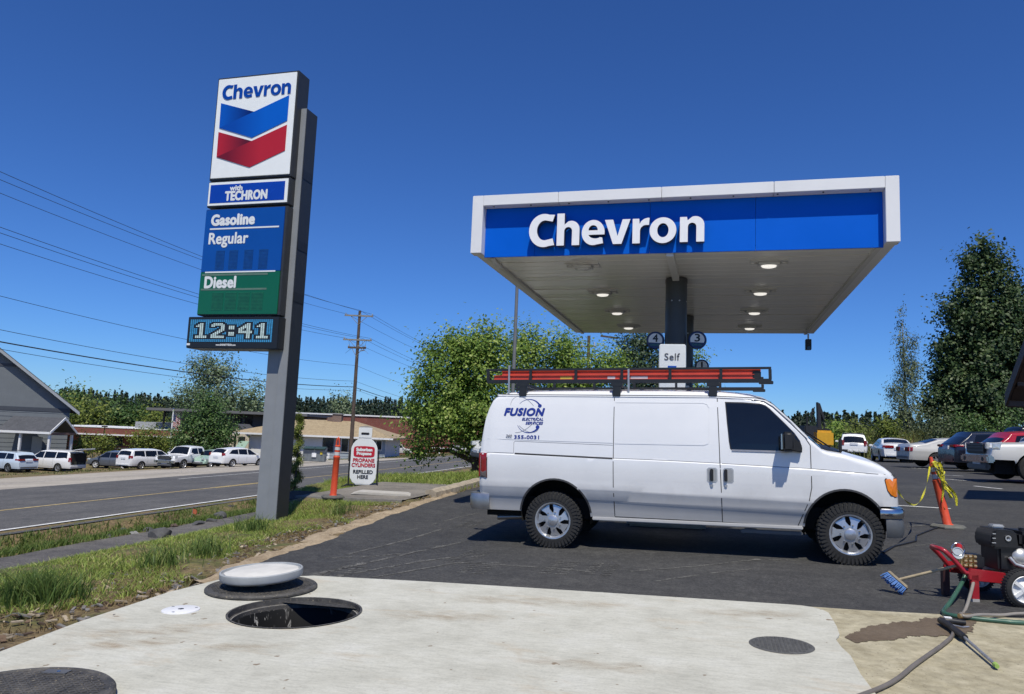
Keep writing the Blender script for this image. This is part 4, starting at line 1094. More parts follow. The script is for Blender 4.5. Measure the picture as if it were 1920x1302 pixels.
# window of the front door with its black seal
win = [(2.155, 1.862), (2.36, 1.858), (2.56, 1.842), (2.615, 1.822), (2.66, 1.785), (2.80, 1.64), (2.92, 1.51), (2.978, 1.42), (2.998, 1.34), (2.995, 1.29), (2.60, 1.292), (2.225, 1.298), (2.203, 1.315), (2.19, 1.40), (2.172, 1.62)]
cxm = sum(p[0] for p in win) / len(win); czm = sum(p[1] for p in win) / len(win)
grow = lambda k: [(cxm + (x - cxm) * (1 + k / 0.42), czm + (z - czm) * (1 + k / 0.29)) for x, z in win]
for sd, par in ((-1, fdoor), (1, body)):
    vb.side(grow(0.014), sd, 0.003, 0.004).build("window_seal", BLACK, par)
    vb.side(win, sd, 0.0055).build("window", GLASS, par)
vb.strip([(2.21, 1.285), (2.99, 1.277)], 0.022, -1, 0.009).build("window_trim", mat("bright_trim", (0.45, 0.40, 0.36), 0.3, 0.6), fdoor)
# windscreen, cowl, wipers
vb.topgrid(2.705, 3.225, lambda x: vb.hw(x, vb.top(x) - 0.1) - 0.075, 0.006, 10, 12).build("windscreen", GLASS, van, smooth=60)
vb.topgrid(3.235, 3.46, lambda x: 0.80, 0.006, 5, 10).build("cowl", BLACK, van, smooth=60)
MB().tube([(3.36, -0.62, 1.345), (3.30, -0.45, 1.40), (3.16, -0.05, 1.53)], 0.009, 6).build("wiper", BLACK, van)
MB().tube([(3.36, 0.10, 1.375), (3.28, 0.3, 1.44), (3.18, 0.62, 1.49)], 0.009, 6).build("wiper", BLACK, van)
MB().box(3.44, 3.47, -0.80, -0.74, 1.28, 1.45).build("cowl_mirror", BLACK, van, bevel=0.008)
# door handles in dished bezels, locks
BEZ = mat("handle_bezel", (0.45, 0.46, 0.47), 0.35, 0.3)
for hx, par, gx in ((1.976, sdoor, -0.005), (2.165, fdoor, -0.03)):
    zz = 0.985
    def sq(w, h, cx): return [(cx - w, zz - h + .02), (cx - w + .02, zz - h), (cx + w - .02, zz - h), (cx + w, zz - h + .02), (cx + w, zz + h - .02), (cx + w - .02, zz + h), (cx - w + .02, zz + h), (cx - w, zz + h - .02)]
    hb = vb.side(sq(0.062, 0.088, hx), -1, 0.004, 0.006).build("handle", BEZ, par)
    vb.side(sq(0.05, 0.076, hx), -1, 0.0055).build("recess", mat("handle_dish", (0.30, 0.31, 0.32), 0.35), hb)
    y = -(vb.hw(hx, zz) + 0.006)
    MB().box(hx + gx - 0.019, hx + gx + 0.019, y - 0.03, y + 0.01, zz - 0.072, zz + 0.072).build("grip", BLACK, hb, bevel=0.008)
    MB().cyl((hx + gx, y + 0.01, zz - 0.125), (hx + gx, y - 0.004, zz - 0.125), 0.017, n=14).build("lock", STEEL, hb)
# lamps
tl = vb.side([(-0.985, 0.868), (-0.985, 1.188), (-0.895, 1.186), (-0.890, 0.868)], -1, 0.012, 0.02).build("tail_lamp", RED_LENS, van)
vb.side([(-0.985, 0.868), (-0.985, 0.955), (-0.892, 0.955), (-0.890, 0.868)], -1, 0.015).build("reversing_lens", mat("smoked_lens", (0.12, 0.10, 0.10), 0.15), tl)
vb.strip([(-0.888, 0.86), (-0.892, 1.19)], 0.012, -1, 0.004).build("gasket", SEAM, tl)
MB().box(-1.012, -0.97, -0.93, -0.80, 0.868, 1.188).build("tail_lamp", RED_LENS, van, bevel=0.01)
MB().box(-1.012, -0.97, 0.80, 0.93, 0.868, 1.188).build("tail_lamp", RED_LENS, van, bevel=0.01)
lp = [(3.895, 0.975), (3.905, 0.992), (4.03, 0.998), (4.036, 0.90), (4.03, 0.792), (4.00, 0.79), (3.955, 0.815), (3.918, 0.865)]
fl = vb.side([(x + (x - 3.97) * 0.10, z + (z - 0.9) * 0.10) for x, z in lp], -1, 0.004, 0.01).build("front_lamp_surround", BLACK, van)
vb.side(lp, -1, 0.010).build("turn_signal", AMBER, fl)
for sy in (-1, 1):
    MB().box(4.035, 4.075, sy * 0.50 - 0.14, sy * 0.50 + 0.14, 0.80, 1.0).build("headlamp", CLEAR_LENS, van, bevel=0.015)
MB().box(4.04, 4.08, -0.34, 0.34, 0.76, 1.0).build("grille", TRIM, van, bevel=0.015)
# bumpers
def bumper(path, z0, z1, th, name, m, bulge=0.015):
    mb = MB(); n = len(path); prof = [(0, z0), (bulge, z0 + (z1 - z0) * 0.25), (bulge, z0 + (z1 - z0) * 0.75), (0, z1), (-th, z1), (-th, z0)]
    cx = sum(p[0] for p in path) / n; V = []
    for i, p in enumerate(path):
        a, b = path[max(i - 1, 0)], path[min(i + 1, n - 1)]; d = Vector((b[0] - a[0], b[1] - a[1], 0)).normalized(); nn = Vector((d.y, -d.x, 0))
        for o_, z in prof: V.append((p[0] + nn.x * o_, p[1] + nn.y * o_, z))
    k = len(prof); Fc = []
    for i in range(n - 1):
        for j in range(k): Fc.append((i * k + j, i * k + (j + 1) % k, (i + 1) * k + (j + 1) % k, (i + 1) * k + j))
    Fc += [tuple(range(k)), tuple((n - 1) * k + j for j in range(k - 1, -1, -1))]
    return mb.add(V, Fc).build(name, m, van, smooth=50)
fp = [(3.83, -0.925), (3.95, -0.935), (4.03, -0.905), (4.085, -0.83), (4.115, -0.70), (4.13, -0.4), (4.135, 0), (4.13, 0.4), (4.115, 0.70), (4.085, 0.83), (4.03, 0.905), (3.95, 0.935), (3.83, 0.925)]
bumper(fp, 0.545, 0.655, 0.12, "front_bumper", CHROME)
bumper([(x - 0.012 if x > 3.9 else x + 0.06, y * 0.992) for x, y in fp], 0.33, 0.543, 0.10, "front_valance", mat("valance_grey", (0.085, 0.09, 0.095), 0.45, var=0.12), 0.02)
rp = [(-x, y) for x, y in [(0.855, 0.93), (1.0, 0.945), (1.08, 0.93), (1.125, 0.87), (1.145, 0.70), (1.15, 0.3), (1.15, -0.3), (1.145, -0.70), (1.125, -0.87), (1.08, -0.93), (1.0, -0.945), (0.855, -0.93)]]
bumper(rp, 0.452, 0.655, 0.12, "rear_bumper", mat("dulled_chrome", (0.42, 0.41, 0.40), 0.38, 0.9, var=0.15), 0.015)
MB().box(-1.13, -0.84, -0.90, 0.90, 0.655, 0.668).build("bumper_step", TRIM, van)
MB().box(-0.90, -0.50, -0.40, 0.40, 0.36, 0.45).build("hitch", BLACK, van)
MB().tube([(-1.0, -0.42, 0.44), (-1.02, -0.42, 0.40), (-0.98, -0.42, 0.385)], 0.012, 6).build("hook", BLACK, van)
MB().cyl((-0.80, -0.72, 0.335), (-0.3, -0.62, 0.36), 0.034, n=14, caps=True).build("exhaust_pipe", mat("exhaust_steel", (0.28, 0.25, 0.22), 0.4, 0.8), van, smooth=40)
# underside
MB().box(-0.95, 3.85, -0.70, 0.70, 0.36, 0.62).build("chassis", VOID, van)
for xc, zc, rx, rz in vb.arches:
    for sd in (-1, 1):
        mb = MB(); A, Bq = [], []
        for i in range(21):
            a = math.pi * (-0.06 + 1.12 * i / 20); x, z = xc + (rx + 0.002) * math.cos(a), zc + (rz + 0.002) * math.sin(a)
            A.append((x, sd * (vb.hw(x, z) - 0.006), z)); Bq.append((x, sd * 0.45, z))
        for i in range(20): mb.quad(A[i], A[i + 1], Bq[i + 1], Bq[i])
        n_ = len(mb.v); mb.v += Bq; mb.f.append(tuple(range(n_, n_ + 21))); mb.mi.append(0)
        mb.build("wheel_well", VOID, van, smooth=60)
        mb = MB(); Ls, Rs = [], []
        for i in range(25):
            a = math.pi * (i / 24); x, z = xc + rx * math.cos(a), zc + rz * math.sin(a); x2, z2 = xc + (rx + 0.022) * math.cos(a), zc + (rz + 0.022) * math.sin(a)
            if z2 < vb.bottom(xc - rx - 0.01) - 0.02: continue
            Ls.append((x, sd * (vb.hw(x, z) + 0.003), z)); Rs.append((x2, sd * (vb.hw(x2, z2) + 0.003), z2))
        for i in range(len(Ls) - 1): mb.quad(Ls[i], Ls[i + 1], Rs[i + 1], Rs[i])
        mb.build("arch_lip", mat("arch_lip_dark", (0.05, 0.05, 0.052), 0.6), van)  # dark rim strip around the wheel opening
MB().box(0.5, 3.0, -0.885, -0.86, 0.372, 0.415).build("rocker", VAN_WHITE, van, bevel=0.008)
MB().box(2.3, 3.0, -0.84, -0.80, 0.30, 0.345).build("running_bar", TRIM, van, bevel=0.01)
for x in (0.0, 3.505):
    for sd in (-1, 1): wheel(van, x, sd * 0.835, 0.350, 0.353, 0.235, 0.222, sd, "fan", detail=2)
    MB().cyl((x, -0.8, 0.35), (x, 0.8, 0.35), 0.05, n=10).build("axle", VOID, van)
# mirrors
for sd in (-1, 1):
    mm = MB().box(2.765, 2.92, sd * 0.90 - 0.0, sd * 1.14, 1.30, 1.525)
    mo = MB().box(2.77, 2.91, min(sd * 0.99, sd * 1.20), max(sd * 0.99, sd * 1.20), 1.285, 1.515).build("wing_mirror", BLACK, van, bevel=0.03, seg=3)
    MB().box(2.758, 2.772, min(sd * 1.01, sd * 1.18), max(sd * 1.01, sd * 1.18), 1.31, 1.49).build("mirror_glass", CHROME, mo)
    MB().prism([(2.86, 1.30), (3.0, 1.275), (3.0, 1.37), (2.92, 1.45), (2.86, 1.42)], min(sd * 0.90, sd * 1.02), max(sd * 0.90, sd * 1.02)).build("mirror_arm", BLACK, mo, bevel=0.01)
# roof gutter
for sd in (-1, 1):
    pth = [(-0.80, 1.958), (-0.6, 1.952), (0.5, 1.947), (2.0, 1.938), (2.5, 1.915), (2.62, 1.89), (2.70, 1.84), (2.9, 1.645), (3.08, 1.45)]
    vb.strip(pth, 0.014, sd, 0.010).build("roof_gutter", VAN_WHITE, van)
    vb.strip([(x, z + 0.012) for x, z in pth], 0.010, sd, 0.008).build("gutter_seal", SEAM, van)
# rear doors' glass (not seen from here)
for sy in (-1, 1): MB().box(-1.004, -0.985, sy * 0.36 - 0.28, sy * 0.36 + 0.28, 1.25, 1.42).build("rear_window", GLASS, van)

# company lettering on the rear quarter
DECAL = mat("decal_blue", (0.012, 0.030, 0.22), 0.35, var=0.05); DECAL_G = mat("decal_grey", (0.16, 0.17, 0.20), 0.4)
side_y = lambda x, z: -vb.hw(x, z)
def decal(txt, x0, x1, z0, z1, bold, shear, m=DECAL, **k): return lettering("lettering", txt, x0, x1, z0, z1, 0, m, body, bold=bold, shear=shear, conform=side_y, thick=0.003, **k)
decal("FUSION", -0.692, -0.134, 1.676, 1.787, 0.075, 0.22, space=1.1)
decal("ELECTRICAL", -0.44, -0.150, 1.617, 1.656, 0.06, 0.25, space=1.08)
decal("SERVICES", -0.388, -0.150, 1.565, 1.605, 0.06, 0.25, space=1.08)
decal("355-0031", -0.533, -0.195, 1.372, 1.426, 0.05, 0.0, space=1.1)
decal("360", -0.645, -0.563, 1.396, 1.432, 0.03, 0.15, DECAL_G)
vb.strip([(-0.645, 1.388), (-0.563, 1.386)], 0.004, -1, 0.003).build("underline", DECAL_G, body)
def orbit(cx, cz, a, b, rot, t0, t1, w0, w1, m):
    mb = MB(); L, Rr = [], []; n = 30
    for i in range(n + 1):
        t = R(t0 + (t1 - t0) * i / n); w = (w0 + (w1 - w0) * (i / n) ** 2) / 2
        def q(k): u, v = (a + k) * math.cos(t), (b + k) * math.sin(t); return cx + u * math.cos(rot) - v * math.sin(rot), cz + u * math.sin(rot) + v * math.cos(rot)
        for lst, k in ((L, w), (Rr, -w)): x, z = q(k); lst.append((x, -(vb.hw(x, z) + 0.0032), z))
    for i in range(n): mb.quad(L[i], L[i + 1], Rr[i + 1], Rr[i])
    mb.build("logo_orbit", m, body)
orbit(-0.40, 1.70, 0.275, 0.155, R(-52), 95, 215, 0.004, 0.004, DECAL_G)
orbit(-0.40, 1.70, 0.275, 0.155, R(-52), 285, 372, 0.004, 0.004, DECAL_G)
orbit(-0.395, 1.69, 0.275, 0.15, R(50), 200, 300, 0.004, 0.006, DECAL_G)
orbit(-0.355, 1.735, 0.17, 0.165, 0, 140, 22, 0.004, 0.026, DECAL)
orbit(-0.345, 1.625, 0.165, 0.165, 0, 205, 325, 0.004, 0.026, DECAL)
for cx, cz in ((-0.208, 1.815), (-0.222, 1.535)):
    vb.side([(cx + 0.026 * math.cos(R(a)), cz + 0.024 * math.sin(R(a))) for a in range(0, 360, 20)], -1, 0.0036).build("logo_dot", DECAL, body)

# ladder rack bolted on the roof
RACK = mat("rack_black", (0.016, 0.017, 0.018), 0.4, var=0.2)
for x in (-0.45, 0.80, 2.0):
    for sd in (-1, 1):
        fb = MB().box(x - 0.05, x + 0.05, sd * 0.80 - 0.035, sd * 0.80 + 0.035, 1.945, 2.07).build("rack_foot", RACK, van, bevel=0.006)
        MB().box(x - 0.075, x + 0.075, sd * 0.80 - 0.03, sd * 0.80 + 0.03, 2.07, 2.125).build("foot_bracket", RACK, fb, bevel=0.004)
    MB().box(x - 0.03, x + 0.03, -0.80, 0.80, 2.085, 2.12).build("cross_bar", RACK, van, bevel=0.004)
for sd in (-1, 1):
    ry = sd * 0.76
    MB().box(-0.99, 2.70, ry - 0.012, ry + 0.012, 2.286, 2.316).build("top_rail", RACK, van, bevel=0.004)
    MB().box(-0.97, 2.70, ry - 0.02, ry + 0.02, 2.118, 2.168).build("bottom_rail", RACK, van, bevel=0.004)
    for x in (-0.96, -0.36, 0.256, 0.86, 1.475, 2.10, 2.685): MB().box(x - 0.018, x + 0.018, ry - 0.015, ry + 0.015, 2.16, 2.285).build("post", RACK, van)
    MB().box(2.55, 2.72, ry - 0.025, ry + 0.025, 2.10, 2.14).build("end_bracket", RACK, van, bevel=0.006)
for x in (-0.655, 0.95):
    MB().box(x - 0.012, x + 0.012, -0.79, -0.775, 1.93, 2.36 if x < 0 else 2.30).build("clamp_strap", STEEL, van)
    MB().box(x - 0.06, x + 0.06, -0.80, -0.772, 1.92, 1.955).build("clamp_foot", STEEL, van)

# the orange ladder strapped on the rack
LAD = mat("ladder_orange_fibreglass", (0.55, 0.065, 0.035), 0.45, var=0.12, scale=5); ALU = mat("ladder_aluminium", (0.6, 0.6, 0.61), 0.35, 0.8)
lad = empty("extension_ladder", tuple(van.matrix_basis @ Vector((-0.88, -0.515, 2.168)))); lad.rotation_euler = van.rotation_euler
tag(lad, "orange fibreglass extension ladder strapped on the van's roof rack", "ladder")
for k, (y0, l0, l1, zz) in enumerate(((-0.215, 0.0, 3.38, 0.0), (0.215, 0.0, 3.38, 0.0), (-0.17, 0.1, 3.46, 0.064), (0.17, 0.1, 3.46, 0.064))):
    mb = MB(); sg = 1 if y0 < 0 else -1
    mb.box(l0, l1, y0 - 0.004, y0 + 0.004, zz, zz + 0.060)
    for za in (zz, zz + 0.053): mb.box(l0, l1, min(y0, y0 - sg * 0.02), max(y0, y0 - sg * 0.02), za, za + 0.007)
    mb.build("side_rail", LAD, lad)
for i in range(11):
    MB().cyl((0.16 + i * 0.305, -0.21, 0.03), (0.16 + i * 0.305, 0.21, 0.03), 0.016, n=8).build("rung", ALU, lad)
    MB().cyl((0.20 + i * 0.305, -0.165, 0.095), (0.20 + i * 0.305, 0.165, 0.095), 0.016, n=8).build("rung", ALU, lad)
for y0 in (-0.2, 0.2): MB().box(3.36, 3.46, y0 - 0.03, y0 + 0.03, -0.01, 0.10).build("foot_pad", BLACK, lad, bevel=0.01)
for x, w, c in ((1.42, 0.16, (0.55, 0.42, 0.06)), (2.05, 0.10, (0.6, 0.6, 0.6)), (2.35, 0.22, (0.55, 0.55, 0.55))):
    MB().box(x - 0.5, x - 0.5 + w, -0.2205, -0.2195, 0.008, 0.042).build("sticker", mat("sticker_%d" % int(x * 100), c, 0.5), lad)

# ------------------------------------------------------------------ parked cars
RTH = Vector((RT.x, RT.y, 0)).normalized(); FWH = Vector((-math.sin(YAW), math.cos(YAW), 0))
def ground_at(px, py, D):
    """where the line of sight through a pixel meets the ground, near depth D"""
    d = D * 0.80
    while d < D * 1.25:
        p = at(px, py, d)
        if p.z <= g(p.x, p.y): break
        d *= 1.002
    else: p = at(px, py, D)
    p.z = g(p.x, p.y); return p
def paint(name, c, rough=0.25): return mat("paint_" + name, c, rough, var=0.03, scale=1.0, coat=0.6)
P_WHITE = paint("white", (0.75, 0.75, 0.74)); P_ICE = paint("pale_blue", (0.50, 0.58, 0.66)); P_SLATE = paint("slate_grey", (0.10, 0.115, 0.14)); P_MINT = paint("mint", (0.30, 0.42, 0.34))
P_SILVER = paint("silver", (0.52, 0.51, 0.48)); P_NAVY = paint("midnight_blue", (0.010, 0.014, 0.028)); P_RED = paint("red", (0.38, 0.012, 0.022)); P_BLACK = paint("black", (0.010, 0.010, 0.011))
INTERIOR = mat("dark_interior", (0.012, 0.012, 0.012), 0.9)

def snap(px, py, D): p = at(px, py, D); return (p.x, p.y, g(p.x, p.y))
def car(name, label, cat, px, py, D, theta, L, W, H, wb, wr, top, sidewin, ws, rw=None, pm=None, sill=0.30, wz=None, rims="5", rimmat=None, tail=None, head=None, group=None, ztrim=None, arch=1.16, dz=0.0, bed=None, plates=(1, 1), front_low=0.36, loc=None, tailz=None, nose=None):
    P0 = Vector(loc) if loc else ground_at(px, py, D)
    d = RTH * math.cos(R(theta)) + FWH * math.sin(R(theta))
    root = empty(name, (P0.x, P0.y, P0.z + dz), math.atan2(d.y, d.x)); tag(root, label, cat, group)
    hwd = W / 2; hb = H * 0.60
    wz = wz or [(sill - 0.1, hwd * 0.90), (sill, hwd * 0.94), (sill + 0.18, hwd * 0.985), (0.62 * hb + 0.2, hwd), (hb, hwd * 0.975), (hb + 0.04, hwd * 0.955), (H - 0.12, hwd * 0.76), (H, hwd * 0.70)]
    wx0 = -L / 2 + (L - wb) * 0.52; wx1 = wx0 + wb; ar = wr * arch
    b = Body(top, wz, [(-L / 2, 0.86), (-L / 2 + 0.12, 0.94), (-L / 2 + 0.45, 1.0), (L / 2 - 0.7, 1.0), (L / 2 - 0.25, nose or 0.95), (L / 2 - 0.06, (nose or 0.95) - 0.06), (L / 2, (nose or 0.95) - 0.13)], sill,
             [(wx0, wr, ar, ar), (wx1, wr, ar, ar)], rear_low=(wx0 - ar, 0.33), front_low=(wx1 + ar, front_low), crown=((-9, 0.05), (9, 0.05)), rad=((-9, 0.09), (9, 0.09)), nz=8, dx=0.16)
    bo = b.build("body", pm, root, smooth=38)["body"]
    for poly in sidewin:
        for sd in (-1, 1): b.side(poly, sd, 0.008).build("window", GLASS, root)
    fw_ = lambda x: max(0.2, b.hw(x, b.top(x) - 0.12) - 0.13)
    b.topgrid(ws[0], ws[1], fw_, 0.010, 6, 6).build("windscreen", GLASS, root, smooth=60)
    if rw: b.topgrid(rw[0], rw[1], fw_, 0.010, 6, 6).build("rear_window", GLASS, root, smooth=60)
    for x in (wx0, wx1):
        for sd in (-1, 1):
            wheel(root, x, sd * (hwd - 0.12), wr, wr, 0.21, wr * 0.66, sd, rims, rimmat, detail=0)
            mb = MB(); A, Bq = [], []
            for i in range(13):
                a = math.pi * (-0.08 + 1.16 * i / 12); X, Z = x + (ar + 0.002) * math.cos(a), wr + (ar + 0.002) * math.sin(a)
                A.append((X, sd * (b.hw(X, Z) - 0.008), Z)); Bq.append((X, sd * (hwd - 0.42), Z))
            for i in range(12): mb.quad(A[i], A[i + 1], Bq[i + 1], Bq[i])
            n_ = len(mb.v); mb.v += Bq; mb.f.append(tuple(range(n_, n_ + 13))); mb.mi.append(0)
            mb.build("wheel_well", VOID, root)
    MB().box(-L / 2 + 0.2, L / 2 - 0.2, -hwd + 0.3, hwd - 0.3, 0.2, sill + 0.25).build("underbody", VOID, root)
    # lamps as wrapped corner blocks
    for sd in (-1, 1):
        if tail:
            z0, z1, wl, ll = tail
            b.side([(-L / 2 + 0.03, z0), (-L / 2 + 0.03 + ll, z0 + 0.03), (-L / 2 + 0.06 + ll, z1), (-L / 2 + 0.05, z1)], sd, 0.012).build("tail_lamp", RED_LENS, root)
            xr = -L / 2; yo = sd * hwd * 0.84
            MB().box(xr - 0.02, xr + 0.10, min(yo, yo - sd * wl), max(yo, yo - sd * wl), z0, z1).build("tail_lamp", RED_LENS, root, bevel=0.02)
        if head:
            z0, z1, wl, ll = head
            b.side([(L / 2 - 0.05, z0), (L / 2 - 0.05, z1 - 0.02), (L / 2 - ll, z1 + 0.03), (L / 2 - ll * 0.8, z0 + 0.02)], sd, 0.012).build("headlamp", CLEAR_LENS, root)
            yo = sd * hwd * 0.70
            MB().box(L / 2 - 0.10, L / 2 + 0.02, min(yo, yo - sd * wl), max(yo, yo - sd * wl), z0, z1).build("headlamp", CLEAR_LENS, root, bevel=0.02)
        mx = ws[1] - 0.25 if ws[1] > 0 else ws[0]; zb_ = b.wz[4][0]
        MB().box(mx - 0.08, mx + 0.10, min(sd * (hwd - 0.02), sd * (hwd + 0.2)), max(sd * (hwd - 0.02), sd * (hwd + 0.2)), zb_ + 0.0, zb_ + 0.15).build("wing_mirror", pm, root, bevel=0.03)
    if plates[0]: MB().box(-L / 2 - 0.02, -L / 2 + 0.06, -0.26, 0.26, 0.72 if H < 1.6 else 0.85, 0.86 if H < 1.6 else 1.0).build("rear_plate", PLATE, root)
    if plates[1]: MB().box(L / 2 - 0.04, L / 2 + 0.02, -0.25, 0.25, 0.42, 0.54).build("front_plate", PLATE, root)
    MB().box(-L / 2 - 0.025, -L / 2 + 0.12, -hwd * 0.78, hwd * 0.78, 0.34, 0.52).build("rear_bumper", TRIM if ztrim else pm, root, bevel=0.04)
    MB().box(L / 2 - 0.12, L / 2 + 0.03, -hwd * 0.66, hwd * 0.66, 0.30, 0.50).build("front_bumper", TRIM, root, bevel=0.04)
    for sd in (-1, 1):      # door handles and gaps
        for xx in (wx0 + 0.55, (wx0 + wx1) / 2 + 0.0, wx1 - 0.45):
            b.strip([(xx, sill + 0.08), (xx, b.wz[4][0])], 0.012, sd, 0.003).build("door_gap", SEAM, root)
    return root, b

def prof_suv(L, H, hood=1.02, back=0.35, ws0=0.75, ws1=1.35):
    h = L / 2
    return [(-h, 0.62), (-h + 0.02, 0.95), (-h + 0.10, 1.08), (-h + back + 0.08, H - 0.20), (-h + back + 0.22, H - 0.05), (-0.9, H), (0.2, H - 0.01), (ws0 - 0.1, H - 0.06), (ws0, H - 0.10), (ws1, hood + 0.03), (ws1 + 0.12, hood), (h - 0.45, hood - 0.12), (h - 0.12, hood - 0.26), (h - 0.02, hood - 0.42), (h, 0.5)]
def win_suv(L, H, back, ws0, ws1, hood):
    z0 = H * 0.605 + 0.03; z1 = H - 0.16; h = L / 2
    return [[(-h + back + 0.22, z0 + 0.05), (-0.95, z0 + 0.02), (-0.95, z1), (-h + back + 0.38, z1 - 0.03)], [(-0.88, z0 + 0.02), (0.06, z0), (0.06, z1), (-0.88, z1)], [(0.13, z0), (ws1 - 0.24, z0 - 0.0), (ws0 - 0.10, z1), (0.13, z1)]]
G_L = "cars parked across the street"
# pale blue wagon
c, b = car("estate_car", "pale blue estate car cut by the left edge of the photo", "car", 12, 884, 53, 160, 4.85, 1.87, 1.66, 2.75, 0.35, prof_suv(4.85, 1.66, 1.03, 0.38, 0.55, 1.25), win_suv(4.85, 1.66, 0.38, 0.55, 1.25, 1.0), (0.57, 1.24), (-2.30, -2.03), P_ICE, rims="5", rimmat=TRIM, tail=(0.95, 1.1, 0.45, 0.35), head=(0.7, 0.85, 0.3, 0.4), ztrim=1, group=G_L)
for sy in (-1, 1): MB().box(-1.8, 0.3, sy * 0.62 - 0.02, sy * 0.62 + 0.02, 1.655, 1.70).build("roof_rail", BLACK, c)
# white minivan with the hatch up
def prof_mini(L, H):
    h = L / 2
    return [(-h, 0.6), (-h + 0.02, 0.98), (-h + 0.06, 1.15), (-h + 0.22, H - 0.20), (-h + 0.34, H - 0.06), (-1.2, H), (0.2, H - 0.02), (0.6, H - 0.1), (1.5, 1.12), (1.65, 1.06), (h - 0.35, 0.92), (h - 0.1, 0.76), (h, 0.5)]
def win_mini(L, H):
    z0 = H * 0.605 + 0.02; z1 = H - 0.17; h = L / 2
    return [[(-h + 0.30, z0 + 0.03), (-1.15, z0 + 0.02), (-1.15, z1), (-h + 0.42, z1)], [(-1.06, z0 + 0.02), (0.05, z0), (0.05, z1), (-1.06, z1)], [(0.13, z0), (1.22, z0), (0.60, z1 - 0.02), (0.13, z1)]]
c, b = car("minivan", "white minivan with its rear hatch raised", "van", 98, 883, 54, 166, 5.1, 1.95, 1.78, 3.0, 0.345, prof_mini(5.1, 1.78), win_mini(5.1, 1.78), (0.62, 1.48), None, P_WHITE, rims="7", tail=(0.85, 1.2, 0.16, 0.12), head=(0.7, 0.86, 0.3, 0.4), plates=(0, 1), group=G_L)
MB().box(-2.575, -2.40, -0.74, 0.74, 0.62, 1.56).build("boot_opening", INTERIOR, c)
MB().box(-2.60, -2.50, -0.80, 0.80, 0.42, 0.62).build("bumper_sill", P_WHITE, c, bevel=0.03)
for i in range(3): MB().box(-2.60, -2.58, -0.5 + 0.35 * i, -0.25 + 0.35 * i, 0.63, 0.78 + 0.05 * i).build("cargo", mat("cargo_cloth", (0.05, 0.055, 0.04), 0.9, var=0.4), c)
Mh = Matrix.Translation((-2.25, 0, 1.74)) @ Matrix.Rotation(R(10), 4, 'Y')
ht = MB().box(-1.15, 0.0, -0.78, 0.78, -0.03, 0.03, Mh).build("hatch", P_WHITE, c, bevel=0.02)
MB().box(-0.75, -0.12, -0.66, 0.66, -0.04, -0.028, Mh).build("hatch_window", GLASS, ht)
# slate crossover
car("crossover", "slate grey crossover parked nose left beside the chain fence", "car", 216, 879, 66, 176, 4.55, 1.82, 1.62, 2.62, 0.345, prof_suv(4.55, 1.62, 1.02, 0.30, 0.6, 1.3), win_suv(4.55, 1.62, 0.30, 0.6, 1.3, 1.0), (0.62, 1.28), (-2.16, -1.95), P_SLATE, rims="5", rimmat=paint("bright_rim", (0.6, 0.6, 0.6)), tail=(0.95, 1.3, 0.12, 0.14), head=(0.72, 0.88, 0.3, 0.42), group=G_L)
# second white minivan seen from its tail
car("minivan", "white minivan showing its closed tailgate, between grey crossover and pickup", "van", 277, 879, 63, 66, 5.0, 1.95, 1.72, 3.0, 0.335, prof_mini(5.0, 1.72), win_mini(5.0, 1.72), (0.62, 1.48), (-2.42, -2.27), P_WHITE, rims="6", tail=(0.92, 1.15, 0.20, 0.16), head=(0.7, 0.86, 0.3, 0.4), plates=(1, 0), group=G_L)
# white pickup
def prof_pick(L, H, cab0, cab1, ws1, hood, bedz):
    h = L / 2
    return [(-h, 0.55), (-h + 0.01, bedz), (cab0 - 0.04, bedz + 0.005), (cab0, bedz + 0.03), (cab0 + 0.05, H - 0.2), (cab0 + 0.16, H - 0.04), (0.2, H), (cab1, H - 0.07), (ws1, hood + 0.04), (ws1 + 0.1, hood), (h - 0.25, hood - 0.06), (h - 0.06, hood - 0.16), (h, 0.62)]
def pickup(label, px, py, D, th, L, H, group=None, **k):
    cab0, cab1, ws1, hood, bedz = -0.85, 0.85, 1.35, 1.18, 1.20
    sw = [[(-0.62, 1.24), (-0.02, 1.23), (-0.02, H - 0.2), (-0.58, H - 0.21)], [(0.06, 1.23), (1.0, 1.22), (0.72, H - 0.22), (0.06, H - 0.2)]]
    wz = [(0.45, 0.88), (0.55, 0.95), (0.75, 0.99), (1.0, 1.0), (1.18, 0.985), (1.22, 0.96), (H - 0.12, 0.77), (H, 0.72)]
    c, b = car("pickup_truck", label, "truck", px, py, D, th, L, 2.02, H, 3.55, 0.40, prof_pick(L, H, cab0, cab1, ws1, hood, bedz), sw, (cab1 + 0.02, ws1 - 0.02), None, P_WHITE, sill=0.52, wz=wz, head=(0.92, 1.12, 0.3, 0.3), tail=(0.95, 1.18, 0.12, 0.1), group=group, front_low=0.62, nose=0.985, **k)
    h = L / 2
    MB().box(h - 0.03, h + 0.045, -0.62, 0.62, 0.78, 1.10).build("grille", BLACK, c, bevel=0.03)
    for z in (0.86, 0.96, 1.04): MB().box(h + 0.03, h + 0.06, -0.56, 0.56, z, z + 0.03).build("grille_bar", TRIM, c)
    MB().box(h - 0.12, h + 0.10, -0.95, 0.95, 0.52, 0.74).build("chrome_bumper", CHROME, c, bevel=0.04)
    for sy in (-1, 1): MB().cyl((h + 0.09, sy * 0.62, 0.62), (h + 0.105, sy * 0.62, 0.62), 0.07, n=14).build("fog_lamp", BLACK, c)
    MB().box(-h + 0.1, cab0 - 0.06, -0.78, 0.78, bedz + 0.003, bedz + 0.012).build("bed_cover", BLACK, c)
    return c, b
pickup("white pickup truck facing the street with dark grille", 352, 878, 61, 256, 5.9, 1.9, G_L, rims="5")
